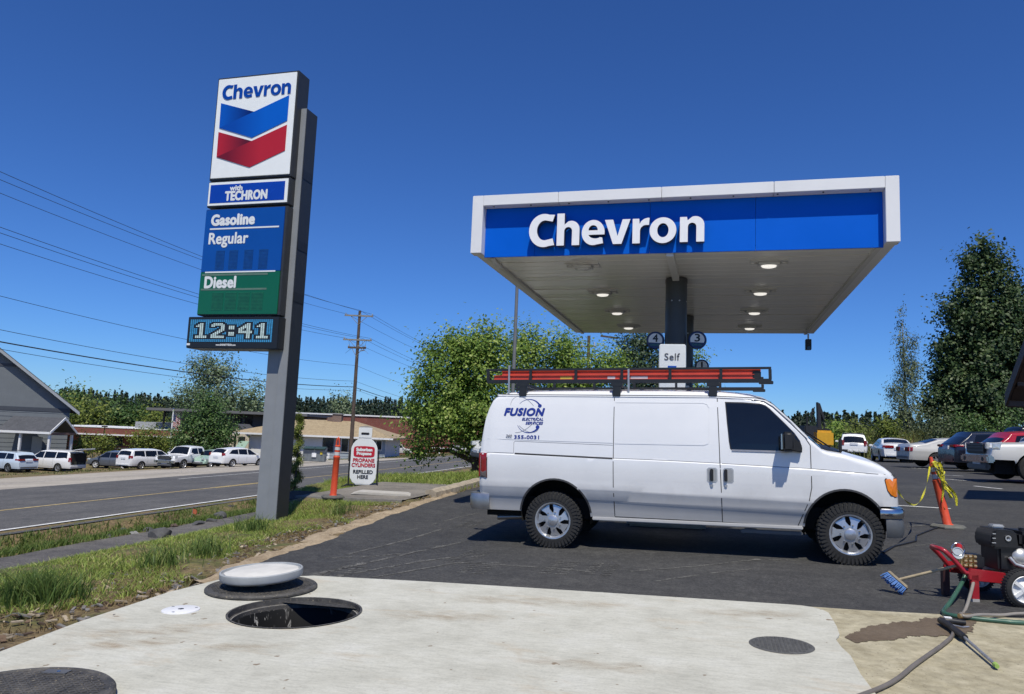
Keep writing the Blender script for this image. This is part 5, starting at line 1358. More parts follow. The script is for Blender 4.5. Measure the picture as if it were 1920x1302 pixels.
# mint small hatchbacks
def prof_mint(L, H):
    h = L / 2
    return [(-h, 0.6), (-h + 0.02, 0.9), (-h + 0.15, 1.08), (-h + 0.45, H - 0.12), (-h + 0.75, H - 0.01), (-0.2, H), (0.3, H - 0.07), (0.95, 0.98), (1.05, 0.94), (h - 0.2, 0.80), (h - 0.05, 0.64), (h, 0.45)]
def win_mint(L, H): return [[(-1.15, 0.98), (-0.25, 0.95), (-0.25, H - 0.14), (-0.9, H - 0.17)], [(-0.18, 0.95), (0.72, 0.93), (0.22, H - 0.16), (-0.18, H - 0.14)]]
car("hatchback", "small mint green hatchback facing the street beside the white pickup", "car", 396, 876, 61, 254, 3.6, 1.66, 1.5, 2.3, 0.30, prof_mint(3.6, 1.5), win_mint(3.6, 1.5), (0.34, 0.92), (-1.62, -1.38), P_MINT, rims="6", head=(0.66, 0.80, 0.22, 0.25), tail=(0.8, 0.98, 0.12, 0.1), group=G_L)
c, b = car("hatchback", "mint green hatchback with its tail lid up, mostly hidden behind white car", "car", 434, 868, 67, 250, 3.7, 1.66, 1.5, 2.3, 0.30, prof_mint(3.7, 1.5), win_mint(3.7, 1.5), (0.34, 0.92), None, P_MINT, rims="6", head=(0.66, 0.80, 0.22, 0.25), tail=(0.8, 0.98, 0.12, 0.1), group=G_L)
Mh = Matrix.Translation((-1.05, 0, 1.5)) @ Matrix.Rotation(R(48), 4, 'Y')
ht = MB().box(-1.2, 0.0, -0.66, 0.66, -0.03, 0.03, Mh).build("tail_lid", P_MINT, c, bevel=0.02); MB().box(-0.75, -0.1, -0.54, 0.54, -0.04, -0.028, Mh).build("lid_window", GLASS, ht)
# white hybrid hatchback
def prof_prius(L, H):
    h = L / 2
    return [(-h, 0.55), (-h + 0.02, 0.95), (-h + 0.12, 1.12), (-h + 0.55, H - 0.10), (-0.9, H - 0.01), (-0.1, H), (0.35, H - 0.06), (1.35, 1.0), (1.5, 0.95), (h - 0.3, 0.80), (h - 0.05, 0.62), (h, 0.45)]
car("hatchback", "white wedge-shaped hatchback nearest the sign pole", "car", 446, 875, 58, 63, 4.6, 1.78, 1.55, 2.78, 0.32, prof_prius(4.6, 1.55), [[(-1.75, 1.08), (-0.8, 1.02), (-0.8, 1.40), (-1.35, 1.36)], [(-0.74, 1.02), (0.12, 0.99), (0.12, 1.41), (-0.74, 1.41)], [(0.2, 0.98), (1.12, 0.97), (0.42, 1.38), (0.2, 1.41)]], (0.42, 1.32), (-2.16, -1.80), P_WHITE, rims="5", tail=(0.9, 1.12, 0.12, 0.16), head=(0.7, 0.85, 0.2, 0.45), group=G_L)
# silver jeep by the brick building
car("off_roader", "silver off roader with rear spare beside the tan roofed house", "car", 747, 853, 116, 10, 4.3, 1.8, 1.75, 2.6, 0.36, prof_suv(4.3, 1.75, 1.08, 0.12, 0.45, 0.9), win_suv(4.3, 1.75, 0.12, 0.45, 0.9, 1.0), (0.47, 0.88), (-2.09, -1.98), P_SILVER, rims="5", tail=(0.9, 1.1, 0.12, 0.1), head=(0.8, 0.95, 0.2, 0.2))
# car just showing behind the van's tail
car("hatchback", "white car peeking past the van's left rear edge on the road", "car", 998, 882, 33, 200, 4.3, 1.75, 1.5, 2.6, 0.32, prof_prius(4.3, 1.5), [[(-1.55, 1.05), (-0.8, 1.02), (-0.8, 1.36), (-1.2, 1.32)], [(-0.74, 1.02), (0.12, 0.99), (0.12, 1.37), (-0.74, 1.37)]], (0.42, 1.32), (-2.0, -1.7), P_WHITE, rims="5", tail=(0.9, 1.1, 0.12, 0.16), head=(0.7, 0.85, 0.2, 0.4))

# right-hand lot
G_R = "cars in the right hand lot"
def prof_sedan(L, H, hood=0.98):
    h = L / 2
    return [(-h, 0.5), (-h + 0.02, 0.92), (-h + 0.08, 1.06), (-h + 0.55, 1.10), (-h + 0.75, 1.14), (-h + 1.35, H - 0.06), (-0.5, H), (0.1, H - 0.01), (0.45, H - 0.08), (1.30, hood + 0.04), (1.42, hood), (h - 0.4, hood - 0.14), (h - 0.08, hood - 0.28), (h, 0.45)]
def win_sedan(L, H): h = L / 2; z0 = H * 0.605 + 0.03; return [[(-h + 1.15, z0 + 0.05), (-0.55, z0), (-0.55, H - 0.14), (-h + 1.48, H - 0.18)], [(-0.48, z0), (1.05, z0 - 0.01), (0.45, H - 0.16), (-0.48, H - 0.14)]]
car("saloon_car", "white saloon parked with its tail to the camera beyond the van's bonnet", "car", 1672, 859, 47, 72, 4.85, 1.84, 1.44, 2.8, 0.34, prof_sedan(4.85, 1.44), win_sedan(4.85, 1.44), (0.5, 1.27), (-1.66, -1.12), P_WHITE, rims="5", tail=(0.82, 0.98, 0.5, 0.2), head=(0.66, 0.8, 0.3, 0.4), group=G_R, loc=snap(1672, 860, 45))
c, b = car("sport_utility", "white utility vehicle seen from behind over the van's bonnet", "car", 1598, 856, 52, 68, 4.9, 1.9, 1.72, 2.8, 0.36, prof_suv(4.9, 1.72, 1.05, 0.25, 0.6, 1.25), win_suv(4.9, 1.72, 0.25, 0.6, 1.25, 1.0), (0.62, 1.24), (-2.38, -2.14), P_WHITE, rims="5", tail=(0.8, 1.2, 0.14, 0.12), head=(0.7, 0.85, 0.3, 0.3), group=G_R)
MB().box(-2.0, 0.3, -0.66, 0.66, 1.70, 1.74).build("roof_rack", TRIM, c)
car("coupe", "silver two door coupe parked tail left in the lot", "car", 1800, 879, 35.5, -8, 5.0, 1.86, 1.40, 2.8, 0.335, prof_sedan(5.0, 1.40), [[(-1.1, 0.92), (-0.62, 0.90), (-0.62, 1.24), (-0.95, 1.22)], [(-0.55, 0.90), (1.05, 0.88), (0.45, 1.23), (-0.55, 1.25)]], (0.5, 1.27), (-1.74, -1.2), P_SILVER, rims="7", tail=(0.70, 0.90, 0.45, 0.10), head=(0.66, 0.8, 0.3, 0.4), group=G_R, ztrim=1)
car("crossover", "midnight blue crossover with bright ten spoke wheels", "car", 1888, 886, 28.5, -8, 4.7, 1.86, 1.66, 2.7, 0.37, prof_suv(4.7, 1.66, 1.04, 0.5, 0.6, 1.3), win_suv(4.7, 1.66, 0.5, 0.6, 1.3, 1.0), (0.62, 1.28), (-2.24, -1.85), P_NAVY, rims="10", tail=(0.95, 1.05, 0.4, 0.3), head=(0.7, 0.85, 0.3, 0.4), group=G_R)
car("hatchback", "red hatchback wedged between the dark crossover and the white pickup", "car", 1962, 893, 26.5, -8, 4.3, 1.8, 1.62, 2.6, 0.34, prof_suv(4.3, 1.62, 1.02, 0.45, 0.6, 1.2), win_suv(4.3, 1.62, 0.45, 0.6, 1.2, 1.0), (0.62, 1.18), (-2.05, -1.7), P_RED, rims="5", tail=(0.95, 1.15, 0.3, 0.2), head=(0.7, 0.85, 0.3, 0.3), group=G_R)
pickup("white pickup truck with dark grille cut by the right edge", 2035, 908, 21.5, 170, 5.9, 1.92, G_R, rims="6")
c, b = car("panel_van", "black delivery van with grey lettering on its rear window at right edge", "van", 2003, 876, 36, -8, 5.4, 2.0, 2.15, 3.4, 0.36, prof_mini(5.4, 2.15), win_mini(5.4, 2.15), (0.62, 1.48), (-2.62, -2.42), P_BLACK, rims="5", tail=(1.15, 1.75, 0.16, 0.1), head=(0.8, 0.95, 0.3, 0.4), group=G_R)
lettering("lettering", "four", -0.55, 0.35, 1.62, 1.88, -2.60, mat("print_silver", (0.45, 0.46, 0.47), 0.5), c, bold=0.05, axis='x', thick=0.02)

# ================================================================== SLAB FURNITURE: manhole, lids, covers
def slab_z(x, y): return top_z(x, y) + 0.026
IRON = m_speckle("composite_lid_black", (0.048, 0.047, 0.046), (0.095, 0.090, 0.082), (0.22, 0.19, 0.14), 60, 0.60, rough=0.6, big=7)
def m_pit():
    m, nt, b = _nodes("pit_wall_black"); co = _coord(nt); cs = _coord(nt, (6, 6, 1.2))
    n = _noise(nt, 4.0, 4, 0.6, cs, 1.2); r = _ramp(nt, [(0.57, (0.010, 0.010, 0.010)), (0.63, (0.45, 0.44, 0.41)), (0.69, (0.02, 0.02, 0.02))]); nt.links.new(n.outputs[0], r.inputs[0])
    n2 = _noise(nt, 2.2, 3, 0.5, co); r2 = _ramp(nt, [(0.45, (0, 0, 0)), (0.6, (1, 1, 1))]); nt.links.new(n2.outputs[0], r2.inputs[0])
    nt.links.new(_mix(nt, r2.outputs[0], (0.012, 0.012, 0.012), r.outputs[0]), b.inputs["Base Color"]); b.inputs["Roughness"].default_value = 0.6; b.inputs["Specular IOR Level"].default_value = 0.15; return m
PIT = m_pit()
tilt = lambda o: setattr(o, "rotation_euler", (0, -math.atan(0.0245), 0))
hx, hy = HOLE_C
mh = empty("manhole", (hx, hy, slab_z(hx, hy))); tilt(mh); tag(mh, "open round manhole with black ribbed wall in the concrete slab", "manhole")
MB().lathe([(0.502, 0.004), (0.507, 0.007), (0.490, 0.007), (0.488, -0.035), (0.465, -0.040), (0.463, -0.075)], 64).build("rim", IRON, mh, smooth=30)
MB().lathe([(0.4635, -0.070), (0.4575, -0.078), (0.4575, -0.60)], 64).build("wall", PIT, mh, smooth=40)
MB().lathe([(0.492, -0.037), (0.469, -0.0385), (0.467, -0.047)], 64).build("seat_ring", mat("scraped_edge", (0.36, 0.35, 0.33), 0.5, var=0.5, scale=9), mh)
MB().lathe([(0.001, -0.6), (0.47, -0.6)], 32).build("floor", VOID, mh)
def disc_lid(name, x, y, r, h, lab, m, rz=0.0, zoff=0.0):
    o = empty(name, (x, y, slab_z(x, y) + zoff), rz); o.rotation_euler = (0, -math.atan(0.0245), rz); tag(o, lab, "lid")
    MB().lathe([(0.001, 0), (r - 0.02, 0), (r, 0.012), (r, h - 0.012), (r - 0.012, h), (r - 0.03, h + 0.001), (r - 0.036, h - 0.004), (0.001, h - 0.004)], 72).build("plate", m, o, smooth=30)
    return o
big = disc_lid("manhole_cover", -3.85, 5.90, 0.475, 0.036, "large black round lid lying beneath the grey domed lid", IRON)
# raised tread lozenges, joined because far too many to pick apart
def tread(o, r, h, step, m):
    mb = MB(); k = 0
    n = int(r / step)
    for i in range(-n, n + 1):
        for j in range(-n, n + 1):
            x, y = i * step, j * step
            if x * x + y * y > (r - 0.05) ** 2: continue
            a = R(40 if (i + j) % 2 else -40) + random.uniform(-0.2, 0.2); Mt = Matrix.Translation((x, y, h)) @ Matrix.Rotation(a, 4, 'Z')
            mb.box(-step * 0.36, step * 0.36, -step * 0.11, step * 0.11, -0.001, 0.0035, Mt)
    mb.build("tread", m, o)["kind"] = "stuff"
tread(big, 0.470, 0.032, 0.03, IRON)
fl_ = disc_lid("manhole_cover", -3.375, 3.03, 0.49, 0.052, "black round lid in the near left corner of the slab", IRON, R(12))
tread(fl_, 0.485, 0.048, 0.03, IRON)
MB().box(-0.075, 0.06, 0.365, 0.425, 0.050, 0.056).build("lift_pocket", mat("lid_worn", (0.10, 0.10, 0.10), 0.5, var=0.3), fl_)
MB().cyl((0.01, 0.385, 0.05), (0.01, 0.385, 0.06), 0.010, n=10).build("bolt", CHROME, fl_)
# domed grey lid standing on its boss on top of the black one
gl = empty("domed_lid", (-3.85, 5.89, slab_z(-3.85, 5.89) + 0.036)); tag(gl, "grey domed lid with white top resting on the black lid", "lid"); gl.rotation_euler = (R(1.5), R(-3.5), 0)
GLG = mat("lid_grey_plastic", (0.33, 0.345, 0.35), 0.5, var=0.12, scale=5)
MB().lathe([(0.001, 0.0), (0.05, 0.0), (0.055, 0.028), (0.10, 0.034), (0.22, 0.040), (0.31, 0.055), (0.345, 0.072), (0.352, 0.088), (0.352, 0.132), (0.346, 0.138), (0.335, 0.138), (0.330, 0.122), (0.001, 0.122)], 72).build("dish", GLG, gl, smooth=30)
pts = [(0.312 + 0.010 * math.sin(3 * t + 1) + 0.006 * math.sin(9 * t), t) for t in [2 * math.pi * i / 64 for i in range(64)]]
mb = MB(); mb.add([(r * math.cos(t), r * math.sin(t), 0.128) for r, t in pts] + [(r * 0.96 * math.cos(t), r * 0.96 * math.sin(t), 0.132) for r, t in pts] + [(0, 0, 0.134)],
                  [(i, (i + 1) % 64, 64 + (i + 1) % 64, 64 + i) for i in range(64)] + [(64 + i, 64 + (i + 1) % 64, 128) for i in range(64)])
mb.build("white_filling", mat("white_filling", (0.60, 0.585, 0.54), 0.6, var=0.12), gl, smooth=50)
# small white valve cap
cp = empty("valve_cap", (-3.97, 5.014, slab_z(-3.97, 5.014))); tag(cp, "small flat white valve cap left of the open manhole", "cap"); tilt(cp)
MB().lathe([(0.140, 0.0), (0.138, 0.008), (0.130, 0.011), (0.001, 0.011)], 40).build("plate", mat("cap_white", (0.70, 0.70, 0.71), 0.45, var=0.05), cp, smooth=30)
MB().lathe([(0.022, 0.0125), (0.001, 0.0125)], 16).build("plug", mat("cap_plug", (0.06, 0.06, 0.065), 0.5), cp)
for a in (40, 160, 280): MB().cyl((0.11 * math.cos(R(a)), 0.11 * math.sin(R(a)), 0.008), (0.11 * math.cos(R(a)), 0.11 * math.sin(R(a)), 0.014), 0.011, n=8).build("screw", STEEL, cp)
# round grey cast cover at the right
gc = empty("access_cover", (0.445, 5.51, slab_z(0.445, 5.51))); tilt(gc); tag(gc, "round grey cast access cover set flush at the slab's right", "cover")
CAST = mat("cast_grey", (0.085, 0.085, 0.082), 0.65, var=0.3, scale=30, bump=0.4)
MB().lathe([(0.212, 0.002), (0.205, 0.006), (0.001, 0.006)], 48).build("plate", CAST, gc, smooth=30)
mb = MB()
for i in range(-7, 8):
    for j in range(-7, 8):
        x, y = i * 0.026, j * 0.026
        if x * x + y * y < 0.185 ** 2: mb.box(x - 0.008, x + 0.008, y - 0.008, y + 0.008, 0.005, 0.0095)
mb.build("studs", CAST, gc)["kind"] = "stuff"

# ================================================================== DELINEATOR POSTS
def hexbase(r, h, m, o): MB().lathe([(0.001, h), (r * 0.86, h), (r, h * 0.4), (r, 0)], 6).build("base", m, o)
BASE = mat("recycled_rubber", (0.10, 0.098, 0.09), 0.85, var=0.25, scale=25, bump=0.4)
p = ground_at(624, 939, 14.5)
dl = empty("delineator_post", (p.x, p.y, p.z + 0.055), R(10)); tag(dl, "upright orange delineator post with two reflective bands beside the pole sign", "delineator")
hexbase(0.235, 0.045, BASE, dl)
lean = Matrix.Rotation(R(1.5), 4, 'Y')
def body(prof, nm, m, o, Mx): MB().lathe(prof, 20, Mx).build(nm, m, o, smooth=40)
body([(0.075, 0.04), (0.062, 0.07), (0.060, 0.74), (0.066, 0.75), (0.066, 0.78), (0.052, 0.79)], "post", ORANGE, dl, lean)
body([(0.052, 0.79), (0.050, 0.965), (0.056, 0.97), (0.056, 0.99), (0.04, 1.0)], "neck", ORANGE, dl, lean)
for z in (0.805, 0.905): body([(0.0525, z), (0.0520, z + 0.062)], "reflective_band", REFLECT, dl, lean)
MB().tube([lean @ Vector(q) for q in ((-0.028, 0, 0.99), (-0.030, 0, 1.06), (-0.018, 0, 1.12), (0, 0, 1.15), (0.016, 0, 1.11), (0.028, 0, 1.05), (0.028, 0, 0.99))], 0.016, 8).build("handle", ORANGE, dl, smooth=60)

bx_, by_ = 3.60, 13.45
dr = empty("delineator_post", (bx_, by_, float(LOT(bx_, by_)) + 0.004), R(5)); tag(dr, "leaning orange delineator post wrapped in yellow caution tape", "delineator")
hexbase(0.27, 0.05, mat("rubber_grey", (0.12, 0.12, 0.105), 0.85, var=0.2, scale=25, bump=0.3), dr)
lean2 = Matrix.Rotation(R(-12.0), 4, 'Y') 
body([(0.085, 0.035), (0.064, 0.06), (0.060, 0.75), (0.062, 0.76), (0.048, 0.77)], "post", ORANGE, dr, lean2)
body([(0.048, 0.77), (0.046, 1.02), (0.030, 1.04), (0.026, 1.13), (0.001, 1.135)], "neck", ORANGE, dr, lean2)
for z in (0.785, 0.90): body([(0.0485, z), (0.0478, z + 0.07)], "reflective_band", REFLECT, dr, lean2)
# caution tape: the swag to the van, and the bunch tied round the post
TAPE = mat("caution_tape_yellow", (0.62, 0.56, 0.035), 0.4, var=0.08); TAPEK = mat("tape_print_black", (0.02, 0.02, 0.02), 0.5)
def m_tape():
    m, nt, b = _nodes("caution_tape"); tc = nt.nodes.new("ShaderNodeUVMap"); sp = nt.nodes.new("ShaderNodeSeparateXYZ"); nt.links.new(tc.outputs[0], sp.inputs[0])
    w = nt.nodes.new("ShaderNodeTexNoise"); w.inputs["Scale"].default_value = 9; mp = nt.nodes.new("ShaderNodeMapping"); mp.inputs["Scale"].default_value = (1, 0.25, 1); nt.links.new(tc.outputs[0], mp.inputs[0]); nt.links.new(mp.outputs[0], w.inputs["Vector"])
    r = _ramp(nt, [(0.54, (0.66, 0.60, 0.03)), (0.57, (0.02, 0.02, 0.015))]); nt.links.new(w.outputs[0], r.inputs[0])
    nt.links.new(r.outputs[0], b.inputs["Base Color"]); b.inputs["Roughness"].default_value = 0.4; return m
TAPEM = m_tape()
def ribbon_strip(pts, w, name, o, m, twist=0.0, ph=0.0):
    """flat tape along points, slowly twisting, with uv along its length"""
    pts = [Vector(q) for q in pts]; V = []; n = len(pts); UV = []
    acc = 0
    for i, q in enumerate(pts):
        d = pts[min(i + 1, n - 1)] - pts[max(i - 1, 0)]; u, v = frame_from(d); a = ph + twist * i
        s = (u * math.cos(a) + v * math.sin(a)) * w / 2; V += [q - s, q + s]
        if i: acc += (pts[i] - pts[i - 1]).length
        UV += [(acc * 12, 0), (acc * 12, 1)]
    me = bpy.data.meshes.new(name); F_ = [(2 * i, 2 * i + 1, 2 * i + 3, 2 * i + 2) for i in range(n - 1)]
    me.from_pydata([tuple(q) for q in V], [], F_); uvl = me.uv_layers.new(name="UVMap")
    for lp in me.loops: uvl.data[lp.index].uv = UV[lp.vertex_index]
    return link(name, me, m, o, 60)
tp = empty("caution_tape", (bx_, by_, float(LOT(bx_, by_)))); tag(tp, "yellow and black caution tape bunched on the post and strung to the van", "tape")
topP = lean2 @ Vector((0, 0, 1.0))
rb = random.Random(5)
for k in range(5):
    x0 = topP.x + rb.uniform(-0.02, 0.06); ln = rb.uniform(0.35, 0.78); dx = rb.uniform(0.10, 0.30)
    pts = [(x0 + dx * t + 0.03 * math.sin(9 * t + k), -0.07 - 0.02 * k * 0.5 + 0.02 * math.sin(7 * t + k), topP.z + 0.05 - ln * t + 0.12 * math.sin(math.pi * min(1, t * 2.2)) * (k % 3 == 0)) for t in [i / 14 for i in range(15)]]
    ribbon_strip(pts, 0.042 if k < 3 else 0.03, "tape_tail", tp, TAPEM, 0.22 + 0.1 * k, k)
for k in range(3):
    c = topP + Vector((0.03 + 0.02 * k, -0.06, 0.02 - 0.05 * k)); rr = 0.06 + 0.015 * k
    ribbon_strip([c + Vector((rr * math.cos(t), 0.05 * math.sin(2 * t), rr * 0.8 * math.sin(t))) for t in [i / 12 * 2 * math.pi for i in range(13)]], 0.024, "tape_loop", tp, TAPEM, 0.3, k)
vm = van.matrix_basis @ Vector((4.0, -0.80, 0.93)); a0 = topP + Vector((-0.04, -0.03, -0.02)); a1 = vm - Vector(tp.location)
def swag(t, sag): q = a0.lerp(a1, t); q.z -= sag * 4 * t * (1 - t) * (0.7 + 0.6 * (1 - t)); return q
ribbon_strip([swag(i / 40, 0.42) for i in range(41)], 0.026, "tape_swag", tp, TAPEM, 0.33)

# black cord from the van to the post's foot
def ground_path(pts, off=0.0): return [(x, y, float(LOT(x, y)) + off) for x, y in pts]
o = MB().tube(ground_path([(2.05, 10.4), (2.3, 11.0), (2.7, 11.6), (2.85, 12.2), (3.1, 12.7), (3.3, 13.1), (3.42, 13.3)], 0.016), 0.012, 6).build("power_cord", BLACK, None, smooth=60)
tag(o, "thin black cord on the asphalt from van to leaning post", "cord")

# ================================================================== PRESSURE WASHER
O_ = Vector((2.249, 7.72, float(LOT(2.25, 7.72)) + 0.004))
pw = empty("pressure_washer", O_, math.atan2(RTH.y, RTH.x) - R(3)); tag(pw, "red framed pressure washer with black engine and white wheels", "pressure washer")
REDF = mat("frame_red", (0.33, 0.014, 0.022), 0.35, var=0.1, coat=0.4); ENG = mat("engine_black", (0.014, 0.014, 0.016), 0.35, var=0.25, scale=15); BRASS = mat("brass", (0.55, 0.40, 0.20), 0.35, 0.85, var=0.2, scale=20)
SILV = mat("cast_aluminium", (0.55, 0.55, 0.54), 0.4, 0.6, var=0.1)
MB().box(-0.035, 0.035, -0.05, -0.01, 0.02, 0.24).build("leg", REDF, pw, bevel=0.006)
MB().box(-0.03, 0.03, -0.055, -0.005, 0.0, 0.025).build("foot", mat("foot_rubber", (0.35, 0.34, 0.33), 0.8), pw)
MB().box(-0.16, -0.10, 0.18, 0.24, 0.0, 0.24).build("leg", mat("leg_dark", (0.05, 0.02, 0.022), 0.5), pw, bevel=0.006)
MB().prism([(-0.06, 0.235), (-0.04, 0.29), (0.26, 0.265), (0.33, 0.225), (0.62, 0.225), (0.62, 0.15), (0.30, 0.165), (0.02, 0.18), (-0.05, 0.19)], -0.05, -0.02).build("side_rail", REDF, pw, bevel=0.005)
MB().prism([(-0.06, 0.235), (-0.04, 0.29), (0.26, 0.265), (0.33, 0.225), (0.62, 0.225), (0.62, 0.15), (0.30, 0.165), (0.02, 0.18), (-0.05, 0.19)], 0.36, 0.39).build("side_rail", REDF, pw, bevel=0.005)
MB().box(0.0, 0.62, -0.02, 0.36, 0.235, 0.25).build("deck", REDF, pw)
MB().tube([(-0.02, -0.03, 0.235), (-0.08, -0.03, 0.25), (-0.19, -0.03, 0.375), (-0.25, -0.03, 0.43), (-0.268, 0.0, 0.442), (-0.268, 0.16, 0.442), (-0.25, 0.20, 0.43), (-0.19, 0.20, 0.375), (-0.08, 0.20, 0.25), (-0.02, 0.37, 0.235)], 0.021, 10).build("handle", REDF, pw, smooth=50)
# engine: shroud, tank, muffler, recoil
_pw = pw; pw = empty('engine', (0.10, 0, 0), 0, _pw)
eg = MB().box(0.14, 0.42, 0.0, 0.30, 0.27, 0.50).build("engine_block", ENG, pw, bevel=0.02)
MB().prism([(0.08, 0.47), (0.06, 0.56), (0.10, 0.645), (0.29, 0.635), (0.31, 0.47)], -0.03, 0.26).build("engine_shroud", ENG, pw, bevel=0.018)
for i in range(6): MB().box(0.065 + i * 0.002, 0.10, -0.034, -0.028, 0.50 + i * 0.02, 0.508 + i * 0.02).build("fin", SILV if i % 2 else ENG, pw)
MB().box(0.33, 0.72, -0.02, 0.32, 0.49, 0.63).build("fuel_tank", ENG, pw, bevel=0.03)
MB().cyl((0.42, 0.1, 0.62), (0.42, 0.1, 0.655), 0.035, n=16).build("tank_cap", ENG, pw, smooth=40)
MB().box(0.14, 0.25, 0.08, 0.16, 0.645, 0.675).build("throttle", SILV, pw, bevel=0.01)
MB().lathe([(0.001, 0.0), (0.012, 0.0), (0.024, 0.004), (0.026, 0.012), (0.018, 0.012)], 18, Matrix.Translation((0.205, -0.03, 0.57)) @ Matrix.Rotation(R(90), 4, 'X')).build("exhaust_port", SILV, pw, smooth=40)
MB().lathe([(0.001, 0.045), (0.02, 0.045), (0.055, 0.03), (0.075, 0.008), (0.078, 0.0)], 24, Matrix.Translation((0.33, -0.002, 0.405)) @ Matrix.Rotation(R(90), 4, 'X')).build("recoil_cover", SILV, pw, smooth=40)
MB().tube([(0.22, -0.02, 0.40), (0.26, -0.035, 0.345), (0.33, -0.04, 0.325), (0.40, -0.03, 0.34)], 0.016, 8).build("oil_pipe", SILV, pw, smooth=50)
MB().box(0.40, 0.50, -0.02, 0.06, 0.33, 0.44).build("carburettor", mat("carb_metal", (0.28, 0.24, 0.18), 0.4, 0.6, var=0.2), pw, bevel=0.01)
pw = _pw
# pump with brass valves, gauge, red knob
MB().box(-0.02, 0.14, 0.03, 0.19, 0.27, 0.40).build("pump_body", ENG, pw, bevel=0.02)
for i in range(3):
    for k in range(3): MB().cyl((-0.07 + 0.042 * i, 0.0, 0.305 + k * 0.04), (-0.045 + 0.042 * i, -0.0, 0.305 + k * 0.04), 0.017, n=8).build("valve_cap", BRASS, pw, smooth=40)
MB().box(-0.10, 0.04, 0.01, 0.06, 0.285, 0.40).build("manifold", BRASS, pw, bevel=0.01)
MB().lathe([(0.001, -0.01), (0.05, -0.01), (0.052, 0.0), (0.052, 0.018), (0.045, 0.018), (0.043, 0.012), (0.001, 0.012)], 28, Matrix.Translation((-0.135, -0.02, 0.415)) @ Matrix.Rotation(R(78), 4, 'X')).build("gauge", mat("gauge_face", (0.5, 0.52, 0.5), 0.2, 0.2), pw, smooth=30)
MB().tube([(-0.135 + 0.058 * math.cos(t), -0.035, 0.452 + 0.058 * math.sin(t)) for t in [i / 16 * 2 * math.pi for i in range(17)]], 0.006, 6).build("gauge_ring", CHROME, pw, smooth=60)
MB().lathe([(0.030, 0.0), (0.030, 0.03), (0.024, 0.09), (0.018, 0.095), (0.001, 0.095)], 12, Matrix.Translation((-0.095, 0.03, 0.41))).build("pressure_knob", mat("knob_red", (0.55, 0.02, 0.03), 0.35), pw, smooth=20)
for yy, zz in ((-0.20, 0.16), (0.50, 0.16)):
    w_ = empty("wheel", (0.315, yy, zz), 0, pw); Mr = Matrix.Rotation(R(90), 4, 'X')
    mb = MB().lathe([(0.115, -0.045), (0.13, -0.05), (0.155, -0.04), (0.165, -0.02), (0.165, 0.02), (0.155, 0.04), (0.13, 0.05), (0.115, 0.045)], 40, Mr, closed=True)
    for i in range(40): mb.box(-0.004, 0.005, -0.006, 0.006, -0.035, 0.035, Mr @ Matrix.Rotation(i / 40 * 2 * math.pi, 4, 'Z') @ Matrix.Translation((0.163, 0, 0)))
    mb.build("tyre", RUBBER, w_, smooth=35)
    mb = MB().lathe([(0.117, 0.046), (0.112, 0.05), (0.104, 0.03), (0.100, 0.018), (0.05, 0.028), (0.03, 0.045), (0.001, 0.046)], 32, Mr); 
    for i in range(5):
        a = i / 5 * 2 * math.pi; mb.box(0.03, 0.105, -0.014, 0.014, 0.02, 0.043, Mr @ Matrix.Rotation(a, 4, 'Z'))
    mb.build("rim", mat("rim_white_plastic", (0.72, 0.72, 0.71), 0.4, var=0.04), w_, smooth=35)
MB().cyl((0.315, -0.24, 0.16), (0.315, 0.55, 0.16), 0.012, n=8).build("axle", STEEL, pw)
pwm = Matrix.Translation(O_) @ Matrix.Rotation(math.atan2(RTH.y, RTH.x) - R(3), 4, 'Z')
def W(u, v, w): return tuple(pwm @ Vector((u, v, w)))

# push broom leaning on the washer's handle
bh = Vector((1.60, 7.83, float(LOT(1.6, 7.83)) + 0.006)); br = empty("push_broom", bh, math.atan2(RTH.y, RTH.x)); tag(br, "push broom with blue bristles and wooden handle leaning on washer", "broom")
WOOD = mat("broom_wood", (0.36, 0.29, 0.18), 0.7, var=0.2, scale=20); WOOD2 = mat("broom_block", (0.22, 0.18, 0.12), 0.75, var=0.3, scale=18)
axis = Vector((0.10, -0.13, -0.115)).normalized(); out = Vector((-0.50, -0.12, -0.42)); out = (out - axis * out.dot(axis)).normalized(); th_ = axis.cross(out)
Mb = Matrix((axis, out, th_)).transposed().to_4x4(); Mb = Mb @ Matrix.Scale(0.82, 4); Mb.translation = (0.06, 0.0, 0.112)
MB().box(-0.13, 0.13, -0.03, 0.01, -0.035, 0.035, Mb).build("block", WOOD2, br, bevel=0.008)
mb = MB()
for i in range(22):
    for j in range(4):
        p0 = Mb @ Vector((-0.12 + i * 0.0115, 0.008, -0.024 + j * 0.016)); sp_ = Vector((rb.uniform(-.02, .02) + (i - 11) * 0.0016, 0.085 + rb.uniform(-.006, .006), (j - 1.5) * 0.010 + rb.uniform(-.008, .008)))
        p1 = Mb @ (Vector((-0.12 + i * 0.0115, 0.0, -0.024 + j * 0.016)) + sp_); mb.cyl(p0, p1, 0.006, 0.004, 4)
mb.build("bristles", mat("bristle_blue", (0.022, 0.12, 0.36), 0.6, var=0.25, scale=30), br)["kind"] = "stuff"
inv = (Matrix.Translation(bh) @ Matrix.Rotation(math.atan2(RTH.y, RTH.x), 4, 'Z')).inverted()
he = inv @ Vector(W(-0.09, 0.0, 0.315)); hs = Mb @ Vector((0.0, -0.02, 0.0))
MB().cyl(hs, he, 0.0135, 0.0125, 12).build("handle", WOOD, br, smooth=40)

